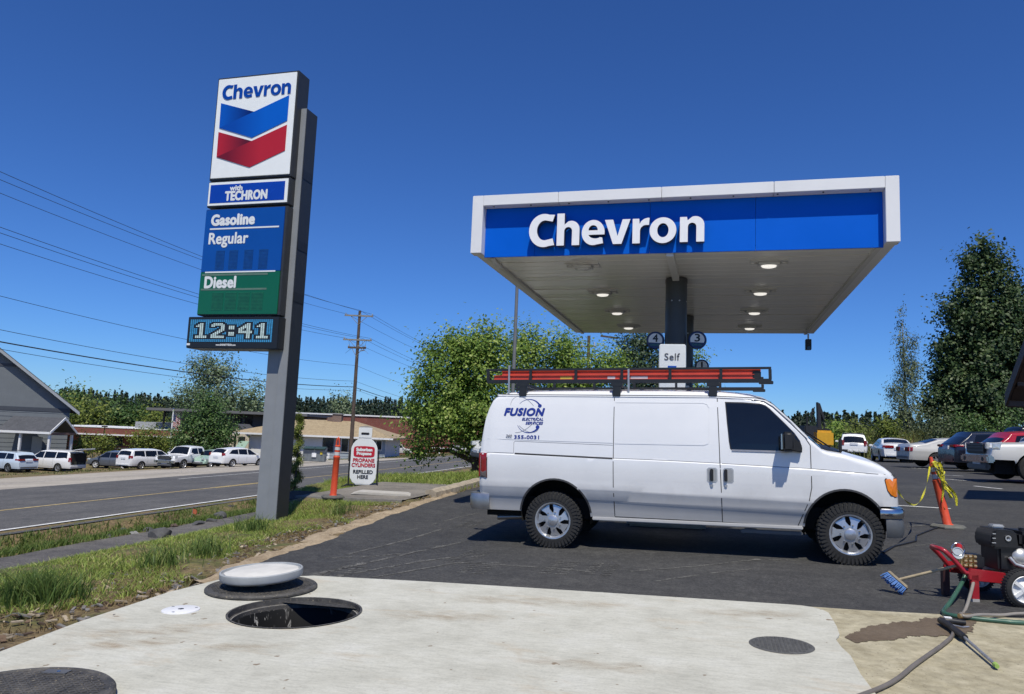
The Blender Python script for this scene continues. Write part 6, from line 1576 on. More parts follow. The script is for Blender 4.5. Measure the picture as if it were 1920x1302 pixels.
# hoses and the spray gun on the concrete
def spline(pts, n=10):
    pts = [Vector(q) for q in pts]; out = []
    for i in range(len(pts) - 1):
        p0, p1, p2, p3 = pts[max(i - 1, 0)], pts[i], pts[i + 1], pts[min(i + 2, len(pts) - 1)]
        for k in range(n):
            t = k / n; out.append(0.5 * ((2 * p1) + (p2 - p0) * t + (2 * p0 - 5 * p1 + 4 * p2 - p3) * t * t + (3 * p1 - p0 - 3 * p2 + p3) * t ** 3))
    out.append(pts[-1]); return out
gz = lambda x, y, o_=0.03: (x, y, float(LOT(x, y)) + o_)
HG = mat("hose_green", (0.035, 0.10, 0.065), 0.4, var=0.15, coat=0.2); HS = mat("hose_grey", (0.14, 0.125, 0.11), 0.5, var=0.15); HC = mat("hose_clear_grey", (0.24, 0.22, 0.19), 0.35, var=0.15)
o = MB().tube(spline([at(1812, 1070, 6.72), at(1806, 1088, 6.68), at(1788, 1120, 6.47), at(1773, 1141, 6.33), gz(1.822, 7.0), gz(1.83, 6.90), gz(1.95, 6.83), gz(2.15, 6.80), gz(2.30, 6.79), gz(2.7, 6.86), gz(3.3, 7.0), gz(4.6, 7.1), gz(6.5, 8.4)]), 0.0185, 10).build("garden_hose", HG, None, smooth=60)
tag(o, "green garden hose looping from the washer pump onto the concrete", "hose")
o = MB().tube(spline([at(1820, 1066, 6.70), at(1826, 1085, 6.66), at(1818, 1120, 6.42), at(1808, 1148, 6.22), gz(1.91, 6.86, 0.05), gz(1.93, 6.80, 0.045), gz(2.05, 6.88, 0.05), gz(2.25, 7.03), gz(2.5, 7.17), gz(3.2, 7.3), gz(4.8, 7.5), gz(6.6, 8.8)]), 0.014, 10).build("pressure_hose", HC, None, smooth=60)
tag(o, "pale grey pressure hose hanging from the washer pump beside the green hose", "hose")
mb = MB().cyl(gz(1.88, 6.80, 0.045), gz(1.98, 6.84, 0.045), 0.02, n=10); o = mb.build("hose_coupling", BRASS, None, smooth=40); tag(o, "brass coupling joining the hoses beside the spray gun", "coupling")
o = MB().tube(spline([gz(1.70, 6.28, 0.035), gz(1.63, 6.10), gz(1.50, 5.84), gz(1.36, 5.58), gz(1.20, 5.28), gz(1.05, 4.98), gz(0.90, 4.74), gz(0.6, 4.35), gz(0.3, 3.9)]), 0.0135, 10).build("pressure_hose", HS, None, smooth=60)
tag(o, "brown grey pressure hose running from the spray gun to the bottom edge", "hose")
sgp = Vector(gz(1.70, 6.45, 0.016)); sg_ = empty("spray_gun", sgp); tag(sg_, "black pressure washer spray gun with metal lance lying on tan concrete", "spray gun")
def L_(x, y, z): return (x - sgp.x, y - sgp.y, z)
MB().tube([L_(1.70, 6.56, 0.03), L_(1.75, 6.57, 0.035), L_(1.86, 6.58, 0.03)], [0.022, 0.026, 0.02], 10).build("grip", BLACK, sg_, smooth=50)
MB().tube([L_(1.69, 6.58, 0.03), L_(1.70, 6.45, 0.035), L_(1.71, 6.32, 0.03)], [0.024, 0.026, 0.022], 10).build("gun_body", BLACK, sg_, smooth=50)
MB().tube([L_(1.708, 6.33, 0.03), L_(1.706, 6.22, 0.03), L_(1.71, 6.07, 0.03)], [0.024, 0.028, 0.024], 10).build("fore_grip", BLACK, sg_, smooth=50)
MB().tube([L_(1.71, 6.08, 0.03), L_(1.70, 5.44, 0.02)], 0.0105, 8).build("lance", STEEL, sg_, smooth=50)
MB().cyl(L_(1.70, 5.45, 0.02), L_(1.698, 5.405, 0.02), 0.017, 0.013, 10).build("nozzle", mat("nozzle_green", (0.30, 0.45, 0.10), 0.5), sg_)
MB().box(1.715 - sgp.x, 1.765 - sgp.x, 6.555 - sgp.y, 6.595 - sgp.y, 0.055, 0.062).build("label_plate", WHITE, sg_)
MB().tube([L_(1.76, 6.55, 0.012), L_(1.82, 6.50, 0.012), L_(1.87, 6.53, 0.014)], 0.006, 6).build("trigger", STEEL, sg_)

# ================================================================== BY THE STREET: pad, cover, propane sign, topiary, kerb
PAD = m_speckle("old_walk_concrete", (0.15, 0.138, 0.12), (0.23, 0.21, 0.18), (0.10, 0.09, 0.08), 90, 0.6)
xs_, ys_ = np.meshgrid(np.linspace(-7.75, -5.75, 9), np.linspace(12.82, 16.6, 12))
sk = xs_ + 0.0; sky_ = ys_ + (xs_ + 7.7) * 0.25
grid_mesh("walkway", sk, sky_, G(sk, sky_) + 0.055, PAD)
mb = MB()
for i in range(8):
    xa, xb = -7.75 + i * 0.25, -7.75 + (i + 1) * 0.25
    ya, yb_ = 12.82 + (xa + 7.7) * 0.25, 12.82 + (xb + 7.7) * 0.25
    za, zb_ = g(xa, ya), g(xb, yb_)
    mb.add([(xa, ya - 0.10, za - 0.3), (xb, yb_ - 0.10, zb_ - 0.3), (xb, yb_ - 0.08, zb_ + 0.062), (xa, ya - 0.08, za + 0.062), (xa, ya + 0.05, za + 0.062), (xb, yb_ + 0.05, zb_ + 0.062)], [(0, 1, 2, 3), (3, 2, 5, 4)])
o = mb.build("walk_kerb", mat("kerb_grey", (0.17, 0.16, 0.145), 0.85, var=0.25, scale=8, bump=0.4), None); o["kind"] = "structure"
o = MB().prism([(-0.62, -0.02), (-0.45, 0.035), (0.50, 0.035), (0.62, -0.02)], -0.28, 0.30).build("cover_board", mat("cover_pale", (0.42, 0.40, 0.36), 0.8, var=0.1), None, bevel=0.01)
pc = ground_at(717, 932, 14.5); o.location = (pc.x, pc.y, pc.z + 0.065); o.rotation_euler = (0, R(1), R(20)); tag(o, "pale flat board lying on the walkway before the propane sign", "board")
# rough kerb running back past the van
KERB = mat("kerb_rough_tan", (0.34, 0.29, 0.22), 0.9, var=0.25, scale=7, bump=0.7, bscale=18)
mb = MB(); n = 40
kx = lambda t: -5.66 - 0.16 * t + 0.02 * math.sin(t * 9); ky = lambda t: 14.62 + t * 7.0
ring = []
for i in range(n + 1):
    t = i / n; x, y = kx(t), ky(t); z = g(x, y); j = 0.012 * math.sin(i * 2.7) + 0.008 * math.sin(i * 5.1)
    ring.append([(x - 0.20, y, z - 0.05), (x - 0.17 + j, y, z + 0.13 + j), (x - 0.02, y, z + 0.15 + j), (x + 0.06 + j, y, z + 0.10), (x + 0.08, y, z - 0.05)])
for i in range(n):
    for k in range(4): mb.quad(ring[i][k], ring[i + 1][k], ring[i + 1][k + 1], ring[i][k + 1])
mb.add(ring[0], [(0, 1, 2, 3, 4)])
o = mb.build("kerb", KERB, None, smooth=35); o["kind"] = "structure"

# mulch bed between sign pole and walk, darkened to paint in the sign's shadow
xs_, ys_ = np.meshgrid(np.linspace(-8.55, -7.62, 8), np.linspace(11.75, 13.9, 12))
grid_mesh("planting_bed", xs_ + 0.06 * np.sin(ys_ * 5), ys_, G(xs_, ys_) + 0.03, mat("shaded_mulch", (0.028, 0.021, 0.015), 0.95, var=0.5, scale=25, bump=0.9, bscale=30))

# propane cylinder sign
pt_ = ground_at(679, 914, 17.0)
ps = empty("propane_sign", (pt_.x, pt_.y, pt_.z + 0.03), math.atan2(RTH.y, RTH.x) + R(4)); tag(ps, "white propane cylinder shaped sign in a black stand by the street", "sign")
CYW = mat("cylinder_white", (0.70, 0.72, 0.72), 0.35, var=0.03); CYR = mat("sign_red", (0.45, 0.012, 0.03), 0.4, var=0.05)
sc = 1.0
outl = [(-0.30, 0.28), (-0.29, 0.17), (-0.24, 0.08), (-0.17, 0.035), (0.17, 0.035), (0.24, 0.08), (0.29, 0.17), (0.30, 0.28)] + arc(0.0, 0.80, 0.30, 0.30, 5, 62, 8) + [(0.135, 1.09), (-0.135, 1.09)] + arc(0.0, 0.80, 0.30, 0.30, 118, 175, 8)
MB().prism(outl, -0.02, 0.02).build("board", CYW, ps, bevel=0.008)
MB().prism([(-0.15, 1.085), (0.15, 1.085), (0.153, 1.31), (0.145, 1.335), (-0.145, 1.335), (-0.153, 1.31)], -0.026, 0.018).build("collar", CYW, ps, bevel=0.01)
MB().prism([(-0.085, 1.165)] + arc(0.07, 1.19, 0.025, 0.025, -90, 90, 6) + arc(-0.07, 1.19, 0.025, 0.025, 90, 270, 6), -0.030, -0.024).build("grip_hole", BLACK, ps)
MB().prism(arc(0, 1.33, 0.15, 0.035, 0, 180, 10), -0.018, 0.012).build("collar_top", mat("collar_grey", (0.30, 0.29, 0.27), 0.6), ps)
MB().prism([(-0.17, 0.0), (0.17, 0.0), (0.17, 0.045), (-0.17, 0.045)], -0.015, 0.015).build("foot_ring", CYW, ps, bevel=0.01)
bd = [(-0.24, 0.71), (-0.225, 0.67), (-0.18, 0.655), (0, 0.645), (0.18, 0.655), (0.225, 0.67), (0.24, 0.71), (0.24, 0.84), (0.225, 0.88), (0.18, 0.895), (0, 0.905), (-0.18, 0.895), (-0.225, 0.88), (-0.24, 0.84)]
MB().prism(bd, -0.0245, -0.0205).build("badge", CYR, ps)
pl = lambda t, x0, x1, z0, z1, m, b, y=-0.0225: lettering("word", t, x0, x1, z0, z1, y, m, ps, bold=b, thick=0.0022)
pl("Suburban", -0.185, 0.185, 0.785, 0.865, CYW, 0.09, -0.0245); pl("Propane", -0.17, 0.17, 0.675, 0.775, CYW, 0.07, -0.0245)
pl("PROPANE", -0.245, 0.245, 0.535, 0.625, CYR, 0.05); pl("CYLINDERS", -0.27, 0.27, 0.425, 0.515, CYR, 0.05)
INK = mat("sign_ink_black", (0.02, 0.022, 0.03), 0.5)
pl("REFILLED", -0.225, 0.225, 0.275, 0.36, INK, 0.05); pl("HERE", -0.125, 0.125, 0.16, 0.245, INK, 0.05)
for sx in (-1, 1):
    MB().box(sx * 0.325 - 0.016, sx * 0.325 + 0.016, 0.0, 0.03, 0.0, 0.80).build("upright", BLACK, ps, bevel=0.005)
    MB().tube([(sx * 0.33, 0, 0.02), (sx * 0.42, -0.32, -0.01)], 0.018, 8).build("foot", BLACK, ps); MB().tube([(sx * 0.33, 0, 0.02), (sx * 0.42, 0.32, -0.01)], 0.018, 8).build("foot", BLACK, ps)
MB().box(-0.34, 0.34, -0.018, 0.018, -0.005, 0.025).build("crossbar", BLACK, ps)

# orange marker flag in the ditch
fx_, fy_ = XY_of(1.0, 5.3); o = empty("marker_flag", (fx_, fy_, g(fx_, fy_))); tag(o, "small orange marker flag stuck in the roadside ditch", "flag")
MB().cyl((0, 0, 0), (0.02, 0, 0.35), 0.006, n=6).build("stake", STEEL, o)
MB().prism([(0.02, 0.20), (0.15, 0.16), (0.18, 0.24), (0.14, 0.32), (0.02, 0.34)], -0.01, 0.01).build("cloth", mat("marker_orange", (0.45, 0.12, 0.05), 0.7, var=0.2), o, bevel=0.01)

# rocks along the path
def rock(x, y, r, flat, lab, seed, m):
    rr = random.Random(seed); bm = bmesh.new(); bmesh.ops.create_icosphere(bm, subdivisions=3, radius=1.0)
    ph = [rr.uniform(0, 6) for _ in range(6)]
    planes = [(Vector((rr.uniform(-1, 1), rr.uniform(-1, 1), rr.uniform(-0.3, 1))).normalized(), rr.uniform(0.55, 0.8)) for _ in range(9)]
    for v in bm.verts:
        for n_, d_ in planes:
            k = v.co.dot(n_)
            if k > d_: v.co -= n_ * (k - d_)
        v.co *= 1 + 0.06 * math.sin(5 * v.co.x + ph[0]) * math.sin(6 * v.co.y + ph[1])
        v.co = Vector((v.co.x * r * rr.uniform(0.99, 1.01), v.co.y * r * 0.75, v.co.z * r * flat))
    me = bpy.data.meshes.new("rock"); bm.to_mesh(me); bm.free(); o = link("rock", me, m, None, 25)
    o.location = (x, y, g(x, y) + r * flat * 0.35); o.rotation_euler = (rr.uniform(-.2, .2), rr.uniform(-.2, .2), rr.uniform(0, 6)); tag(o, lab, "rock", "rocks edging the path"); return o
ROCK = mat("rock_dark_basalt", (0.075, 0.075, 0.078), 0.85, var=0.4, scale=4, bump=0.6, bscale=14); ROCKP = mat("rock_pale", (0.26, 0.255, 0.25), 0.85, var=0.3, scale=5, bump=0.5, bscale=16)
for i, (px, py, r, fl, lab, mm) in enumerate([
    (303, 985, 0.42, 0.85, "largest dark boulder beside the path", ROCK), (327, 990, 0.20, 0.7, "brown rock just right of the largest boulder", mat("rock_brown", (0.10, 0.07, 0.055), 0.9, var=0.3, scale=4, bump=0.6)),
    (252, 1003, 0.22, 0.5, "small pale rock left of the boulders in the grass edge", ROCKP), (276, 997, 0.22, 0.55, "dark rock touching the left of the largest boulder", ROCK), (232, 1000, 0.26, 0.6, "low dark rock at the left end of the rock row", ROCK),
    (205, 1008, 0.18, 0.5, "tiny dark stone farthest left beside the path", ROCK), (372, 986, 0.34, 0.45, "flat dark rock in the middle of the row near the grass", ROCK), (395, 980, 0.32, 0.5, "jagged dark rock right of the flat one", ROCK),
    (412, 972, 0.36, 0.6, "dark block rock topping the rise left of the sign pole", ROCK), (440, 968, 0.34, 0.5, "dark rock second from the sign pole", ROCK), (462, 963, 0.34, 0.5, "dark rock right against the sign pole's base", ROCK), (350, 975, 0.14, 0.5, "little grey stone on the path surface", ROCKP)]):
    p = ground_at(px, py, 15.5); rock(p.x, p.y, r * 0.62, fl, lab, 40 + i, mm)

# ================================================================== BUILDINGS
def uv_frame(px, py, D, rot=0.0):
    """local frame at a point: x to the right across the view, y away, z up"""
    p = at(px, py, D); return p, math.atan2(RTH.y, RTH.x) + R(rot)
def m_brick(name, a, b, sc):
    m, nt, bs = _nodes(name); co = _coord(nt, (1, 1, 1)); sp = nt.nodes.new("ShaderNodeSeparateXYZ"); cb = nt.nodes.new("ShaderNodeCombineXYZ")
    nt.links.new(co, sp.inputs[0]); nt.links.new(sp.outputs[0], cb.inputs[0]); nt.links.new(sp.outputs[2], cb.inputs[1])
    t = nt.nodes.new("ShaderNodeTexBrick"); t.inputs["Scale"].default_value = sc; t.inputs["Color1"].default_value = (*a, 1); t.inputs["Color2"].default_value = (*b, 1); t.inputs["Mortar"].default_value = (0.22, 0.17, 0.14, 1)
    t.inputs["Mortar Size"].default_value = 0.012; nt.links.new(cb.outputs[0], t.inputs["Vector"])
    n = _noise(nt, 0.6, 5, 0.6, co); r = _ramp(nt, [(0.3, (0.75, 0.75, 0.75)), (0.7, (1.2, 1.2, 1.2))]); nt.links.new(n.outputs[0], r.inputs[0])
    nt.links.new(_mix(nt, 1.0, t.outputs[0], r.outputs[0], 'MULTIPLY'), bs.inputs["Base Color"]); bs.inputs["Roughness"].default_value = 0.9; _bump(nt, bs, t.outputs[1], -0.4, 0.01); return m
def m_shingle(name, a, b):
    m, nt, bs = _nodes(name); co = _coord(nt); cs = _coord(nt, (1, 1, 5)); n = _noise(nt, 2.5, 5, 0.7, co); n2 = _noise(nt, 6, 3, 0.7, cs)
    r = _ramp(nt, [(0.3, a), (0.7, b)]); nt.links.new(n.outputs[0], r.inputs[0]); r2 = _ramp(nt, [(0.3, (0.7, 0.7, 0.7)), (0.7, (1.25, 1.25, 1.25))]); nt.links.new(n2.outputs[0], r2.inputs[0])
    nt.links.new(_mix(nt, 1.0, r.outputs[0], r2.outputs[0], 'MULTIPLY'), bs.inputs["Base Color"]); bs.inputs["Roughness"].default_value = 0.95; return m
BRICK = m_brick("red_brick", (0.23, 0.062, 0.042), (0.16, 0.045, 0.034), 5.0); BRICK2 = m_brick("chimney_brick", (0.20, 0.13, 0.10), (0.12, 0.09, 0.08), 4.0)
TANROOF = m_shingle("tan_roof_shingles", (0.27, 0.205, 0.12), (0.38, 0.30, 0.185)); GREYROOF = m_shingle("charcoal_roof_shingles", (0.055, 0.058, 0.066), (0.085, 0.088, 0.098))
SIDING_W = mat("white_siding", (0.68, 0.68, 0.67), 0.6, var=0.05, scale=1.5); SIDING_G = mat("grey_siding", (0.15, 0.165, 0.175), 0.7, var=0.08, scale=1.2); TRIM_W = mat("white_trim", (0.70, 0.70, 0.69), 0.5, var=0.04)
BAND = mat("dark_band", (0.055, 0.062, 0.075), 0.6); DARKWALL = mat("dark_grey_wall", (0.085, 0.078, 0.075), 0.7, var=0.12, scale=1.5); FLATROOF = mat("flat_roof_grey", (0.13, 0.13, 0.13), 0.7, var=0.1); SOFF_D = mat("soffit_dark", (0.035, 0.034, 0.033), 0.8)
CONCP = mat("concrete_pier", (0.26, 0.27, 0.285), 0.8, var=0.1); WINGLASS = mat("window_glass", (0.015, 0.018, 0.02), 0.06, var=0.1, spec=0.6)

def window(par, x0, x1, z0, z1, y, fm=TRIM_W, fw=0.09, mull=1):
    f = MB(); f.box(x0 - fw, x1 + fw, y - 0.05, y + 0.02, z1, z1 + fw); f.box(x0 - fw, x1 + fw, y - 0.06, y + 0.02, z0 - fw, z0); f.box(x0 - fw, x0, y - 0.05, y + 0.02, z0, z1); f.box(x1, x1 + fw, y - 0.05, y + 0.02, z0, z1)
    w = f.build("window", fm, par)
    n = mull + 1
    for i in range(n):
        a = x0 + (x1 - x0) * i / n; b = x0 + (x1 - x0) * (i + 1) / n
        MB().box(a + 0.02, b - 0.02, y - 0.015, y + 0.01, z0, z1).build("pane", WINGLASS, w)
    if mull: 
        for i in range(1, n): xm = x0 + (x1 - x0) * i / n; MB().box(xm - 0.03, xm + 0.03, y - 0.03, y + 0.01, z0, z1).build("mullion", fm, w)
    return w
def lap_siding(par, x0, x1, z0, z1, y, m, h=0.22):
    n = int(math.ceil((z1 - z0) / h)); b0 = None
    for i in range(n):
        za = z0 + i * h; zb = min(z1, za + h)
        if b0 is None or abs((zb - za) - h) > 1e-4:
            o = MB().add([(x0, -0.035, 0), (x1, -0.035, 0), (x1, -0.008, zb - za), (x0, -0.008, zb - za), (x0, 0.02, 0), (x1, 0.02, 0)], [(0, 1, 2, 3), (4, 5, 1, 0)]).build("siding_board", m, par)
            if b0 is None: b0 = o
        else:
            o = b0.copy(); COL.objects.link(o)
        o.location = (0, y, za)

# grey gabled hall at the far left
p, rz = uv_frame(122, 858, 70, 36)
hall = empty("grey_hall", (p.x, p.y, g(p.x, p.y)), rz); tag(hall, "grey gabled hall with dark shingle porch at the left edge", "building")
b0z = hall.location.z
ez = 1.95 - b0z; rzt = ez + 8.0 * 0.80
MB().prism([(-16, -0.3), (0, -0.3), (0, ez), (-8, rzt), (-16, ez)], 0, 18).build("wall", SIDING_G, hall)
lap_siding(hall, -16, 0.0, 0.0, ez - 0.45, -0.01, SIDING_G, 0.40)
MB().box(-16, 0.02, -0.06, 0.02, ez - 0.42, ez - 0.05).build("band", BAND, hall)
MB().box(-11.3, -4.7, -0.05, 0.02, ez + 3.6, ez + 3.85).build("band", BAND, hall)
for sx, nm in ((1, 1), (-1, -1)):
    x0, x1 = -8.0, -8.0 + sx * 8.75
    zt0, zt1 = rzt + 0.12, ez + 0.12 - 0.75 * 0.80
    MB().add([(x0, -0.55, zt0), (x1, -0.55, zt1), (x1, 18.3, zt1), (x0, 18.3, zt0), (x0, -0.55, zt0 + 0.22), (x1, -0.55, zt1 + 0.22), (x1, 18.3, zt1 + 0.22), (x0, 18.3, zt0 + 0.22)], [(0, 3, 2, 1), (4, 5, 6, 7), (0, 1, 5, 4), (1, 2, 6, 5), (2, 3, 7, 6), (3, 0, 4, 7)]).build("roof", GREYROOF, hall)
    MB().add([(x0, -0.60, zt0 - 0.16), (x1, -0.60, zt1 - 0.16), (x1, -0.56, zt1 - 0.16), (x0, -0.56, zt0 - 0.16), (x0, -0.60, zt0 + 0.14), (x1, -0.60, zt1 + 0.14), (x1, -0.56, zt1 + 0.14), (x0, -0.56, zt0 + 0.14)], [(0, 3, 2, 1), (4, 5, 6, 7), (0, 1, 5, 4), (1, 2, 6, 5), (2, 3, 7, 6), (3, 0, 4, 7)]).build("barge_board", mat("barge_grey", (0.34, 0.36, 0.37), 0.6), hall)
window(hall, -6.6, -5.75, 1.2, 3.1, -0.05, TRIM_W, 0.16, 0)
# porch
pr = empty("porch", (-2.0, -3.0, 0.0), R(-42), hall)
pz = 3.05
MB().add([(-3.4, -1.6, pz), (1.7, -1.6, pz), (1.7, 0.05, pz + 1.25), (-3.4, 0.05, pz + 1.25), (-3.4, -1.6, pz + 0.13), (1.7, -1.6, pz + 0.13), (1.7, 0.05, pz + 1.38), (-3.4, 0.05, pz + 1.38)], [(0, 3, 2, 1), (4, 5, 6, 7), (0, 1, 5, 4), (1, 2, 6, 5), (2, 3, 7, 6), (3, 0, 4, 7)]).build("roof_slope", GREYROOF, pr)
MB().add([(-3.4, 1.7, pz), (1.7, 1.7, pz), (1.7, 0.05, pz + 1.25), (-3.4, 0.05, pz + 1.25), (-3.4, 1.7, pz + 0.13), (1.7, 1.7, pz + 0.13), (1.7, 0.05, pz + 1.38), (-3.4, 0.05, pz + 1.38)], [(0, 1, 2, 3), (7, 6, 5, 4), (4, 5, 1, 0), (5, 6, 2, 1), (6, 7, 3, 2), (7, 4, 0, 3)]).build("roof_slope", GREYROOF, pr)
for s in (-1, 1):
    MB().add([(1.72, 0.05, pz + 1.42), (1.72, 0.05 + s * 1.72, pz + 0.12), (1.72, 0.05 + s * 1.72, pz - 0.10), (1.72, 0.05, pz + 1.20), (1.80, 0.05, pz + 1.42), (1.80, 0.05 + s * 1.72, pz + 0.12), (1.80, 0.05 + s * 1.72, pz - 0.10), (1.80, 0.05, pz + 1.20)], [(0, 1, 2, 3), (7, 6, 5, 4), (0, 4, 5, 1), (1, 5, 6, 2), (2, 6, 7, 3), (3, 7, 4, 0)]).build("barge_board", TRIM_W, pr)
MB().box(-3.4, 1.7, -1.68, -1.58, pz - 0.1, pz + 0.1).build("gutter", TRIM_W, pr)
MB().box(1.55, 1.68, -1.5, 1.6, pz - 0.15, pz + 0.05).build("tie_beam", mat("porch_timber", (0.20, 0.12, 0.09), 0.8), pr)
for x, y in ((1.5, -1.35), (1.5, 1.45), (-1.3, -1.35)): MB().box(x - 0.09, x + 0.09, y - 0.09, y + 0.09, 0, pz).build("post", TRIM_W, pr)
MB().box(-2.2, -1.2, 1.2, 1.25, 0.1, 2.6).build("door", mat("door_glass", (0.30, 0.30, 0.29), 0.3), pr)
MB().box(-4.0, 1.4, -1.5, -1.46, 1.0, 1.07).build("handrail", BLACK, pr)

# low brick building
p, rz = uv_frame(118, 866, 96, 3)
lb = empty("low_brick_building", (p.x, p.y, g(p.x, p.y)), rz); tag(lb, "low flat roofed brick building behind the fence left", "building")
zt = -0.20 - lb.location.z
MB().box(-4, 19, 1.5, 16, -0.5, zt - 0.95).build("wall", BRICK, lb); MB().box(-4.3, 19.3, 0.0, 16.3, zt - 0.85, zt).build("parapet", BRICK, lb)
MB().box(-4.4, 19.4, -0.12, 0.0, zt - 0.98, zt - 0.80).build("soffit_edge", TRIM_W, lb); MB().box(-4.35, 19.35, -0.06, 16.35, zt, zt + 0.08).build("coping", TRIM_W, lb)
MB().box(6.5, 14.5, 5, 12, zt + 0.08, zt + 0.95).build("roof_plant_room", CONCP, lb)
for x in (1.0, 5.0, 9.0, 13.0): window(lb, x, x + 1.6, 1.0, 2.0, 1.5, DARKWALL, 0.08, 1)

# dark modern block with overhanging flat roof
p, rz = uv_frame(265, 862, 98, 1.5)
dk = empty("flat_roof_block", (p.x, p.y, g(p.x, p.y)), rz); tag(dk, "dark two storey block with thin overhanging flat roof", "building")
zt = 2.72 - dk.location.z
rf = MB().box(0, 21.5, 0, 15, zt - 0.35, zt).build("roof", FLATROOF, dk); MB().box(0.05, 21.45, 0.05, 14.9, zt - 0.40, zt - 0.352).build("soffit", SOFF_D, dk)
MB().box(4.0, 21, 2.2, 14, -0.5, zt - 0.41).build("wall", DARKWALL, dk)
for x in (3.2, 8.6, 15.2): MB().box(x, x + 0.75, 1.4, 2.4, 0, zt - 0.41).build("pier", CONCP, dk)
for x in (2.0, 20.6): MB().box(x - 0.11, x + 0.11, 1.0, 1.2, 0, zt - 0.41).build("column", BLACK, dk)
for x in (4.2, 5.6, 7.0, 9.6, 11.0, 12.4, 16.2, 17.6): window(dk, x + 0.1, x + 1.1, zt - 2.4, zt - 0.6, 2.2, BLACK, 0.06, 0)
MB().box(0.5, 7, 1.5, 2.2, zt - 3.4, zt - 3.2).build("canopy_slab", TRIM_W, dk)

# tan hip roofed white house
p, rz = uv_frame(466, 860, 84, -2.0)
hs_ = empty("white_house", (p.x, p.y, g(p.x, p.y)), rz); tag(hs_, "white single storey house with wide tan hip roof", "house")
zb = hs_.location.z; ez = 0.15 - zb; rg = 1.92 - zb
MB().box(-0.0, 15.6, 0, 9, -0.6, ez).build("wall", SIDING_W, hs_)
lap_siding(hs_, -0.02, 9.3, -0.1, ez - 0.05, -0.005, SIDING_W, 0.30)
lap_siding(hs_, 9.3, 15.62, -0.1, ez - 0.05, -0.006, mat("bluegrey_siding", (0.28, 0.32, 0.36), 0.7, var=0.06), 0.30)
ev = [(-1.9, -0.9), (16.6, -0.9), (16.6, 9.9), (-1.9, 9.9)]; r0, r1 = (4.2, 4.5), (11.0, 4.5)
V = [(x, y, ez) for x, y in ev] + [(*r0, rg), (*r1, rg)] + [(x, y, ez - 0.16) for x, y in ev]
MB().add(V, [(0, 1, 5, 4), (1, 2, 5), (2, 3, 4, 5), (3, 0, 4), (6, 9, 8, 7), (0, 6, 7, 1), (1, 7, 8, 2), (2, 8, 9, 3), (3, 9, 6, 0)]).build("roof", TANROOF, hs_)
MB().box(-1.95, 16.65, -0.96, -0.9, ez - 0.20, ez + 0.0).build("fascia", TRIM_W, hs_)
ch = MB().box(8.2, 9.3, 4.0, 4.8, rg - 0.5, rg + 0.75).build("chimney", BRICK2, hs_); MB().box(8.1, 9.4, 3.9, 4.9, rg + 0.75, rg + 0.86).build("chimney_cap", CONCP, ch)
MB().box(7.6, 8.2, 4.1, 4.7, rg - 0.5, rg + 0.35).build("chimney", BRICK2, hs_)
window(hs_, 8.5, 9.6, ez - 1.75, ez - 0.28, -0.04, BLACK, 0.07, 1); window(hs_, 10.6, 12.2, ez - 1.75, ez - 0.28, -0.04, TRIM_W, 0.07, 1); window(hs_, 13.9, 15.2, ez - 1.35, ez - 0.35, -0.04, TRIM_W, 0.07, 1)
for x in (-1.5,): MB().box(x - 0.08, x + 0.08, -0.6, -0.44, 0, ez - 0.16).build("carport_post", BLACK, hs_)
MB().box(0.2, 3.6, -0.06, -0.03, 0.0, ez - 0.35).build("garage_door", SIDING_W, hs_, bevel=0.01)

# small cream shed gable seen past the carport
p, rz = uv_frame(441, 858, 95, 0); sh = empty("cream_shed", (p.x, p.y, g(p.x, p.y)), rz); tag(sh, "small cream gabled shed glimpsed under the carport roof", "shed")
z0_ = -0.5 - sh.location.z
MB().prism([(-1.6, 0), (1.6, 0), (1.6, z0_), (0, z0_ + 1.3), (-1.6, z0_)], 0, 4).build("wall", mat("cream_wall", (0.50, 0.44, 0.32), 0.7), sh); MB().box(0.2, 1.1, -0.05, 0.0, 0.4, z0_ - 0.1).build("door", BLACK, sh)
for s in (-1, 1): MB().add([(0, -0.2, z0_ + 1.42), (s * 1.9, -0.2, z0_ - 0.12), (s * 1.9, 4.2, z0_ - 0.12), (0, 4.2, z0_ + 1.42), (0, -0.2, z0_ + 1.52), (s * 1.9, -0.2, z0_ - 0.02), (s * 1.9, 4.2, z0_ - 0.02), (0, 4.2, z0_ + 1.52)], [(0, 3, 2, 1), (4, 5, 6, 7), (0, 1, 5, 4), (1, 2, 6, 5), (2, 3, 7, 6), (3, 0, 4, 7)]).build("roof", GREYROOF, sh)

# big brick building behind the house
p, rz = uv_frame(520, 866, 118, -1.5); bb = empty("brick_building", (p.x, p.y, g(p.x, p.y)), rz); tag(bb, "long plain red brick building behind the tan roofed house", "building")
zt = 2.95 - bb.location.z
MB().box(0, 34, 0, 22, -1, zt).build("wall", BRICK, bb); MB().box(-0.15, 34.15, -0.15, 22.15, zt, zt + 0.22).build("coping", TRIM_W, bb)
MB().box(28, 33, -0.06, 0, 0, 2.4).build("shutter_door", CONCP, bb)

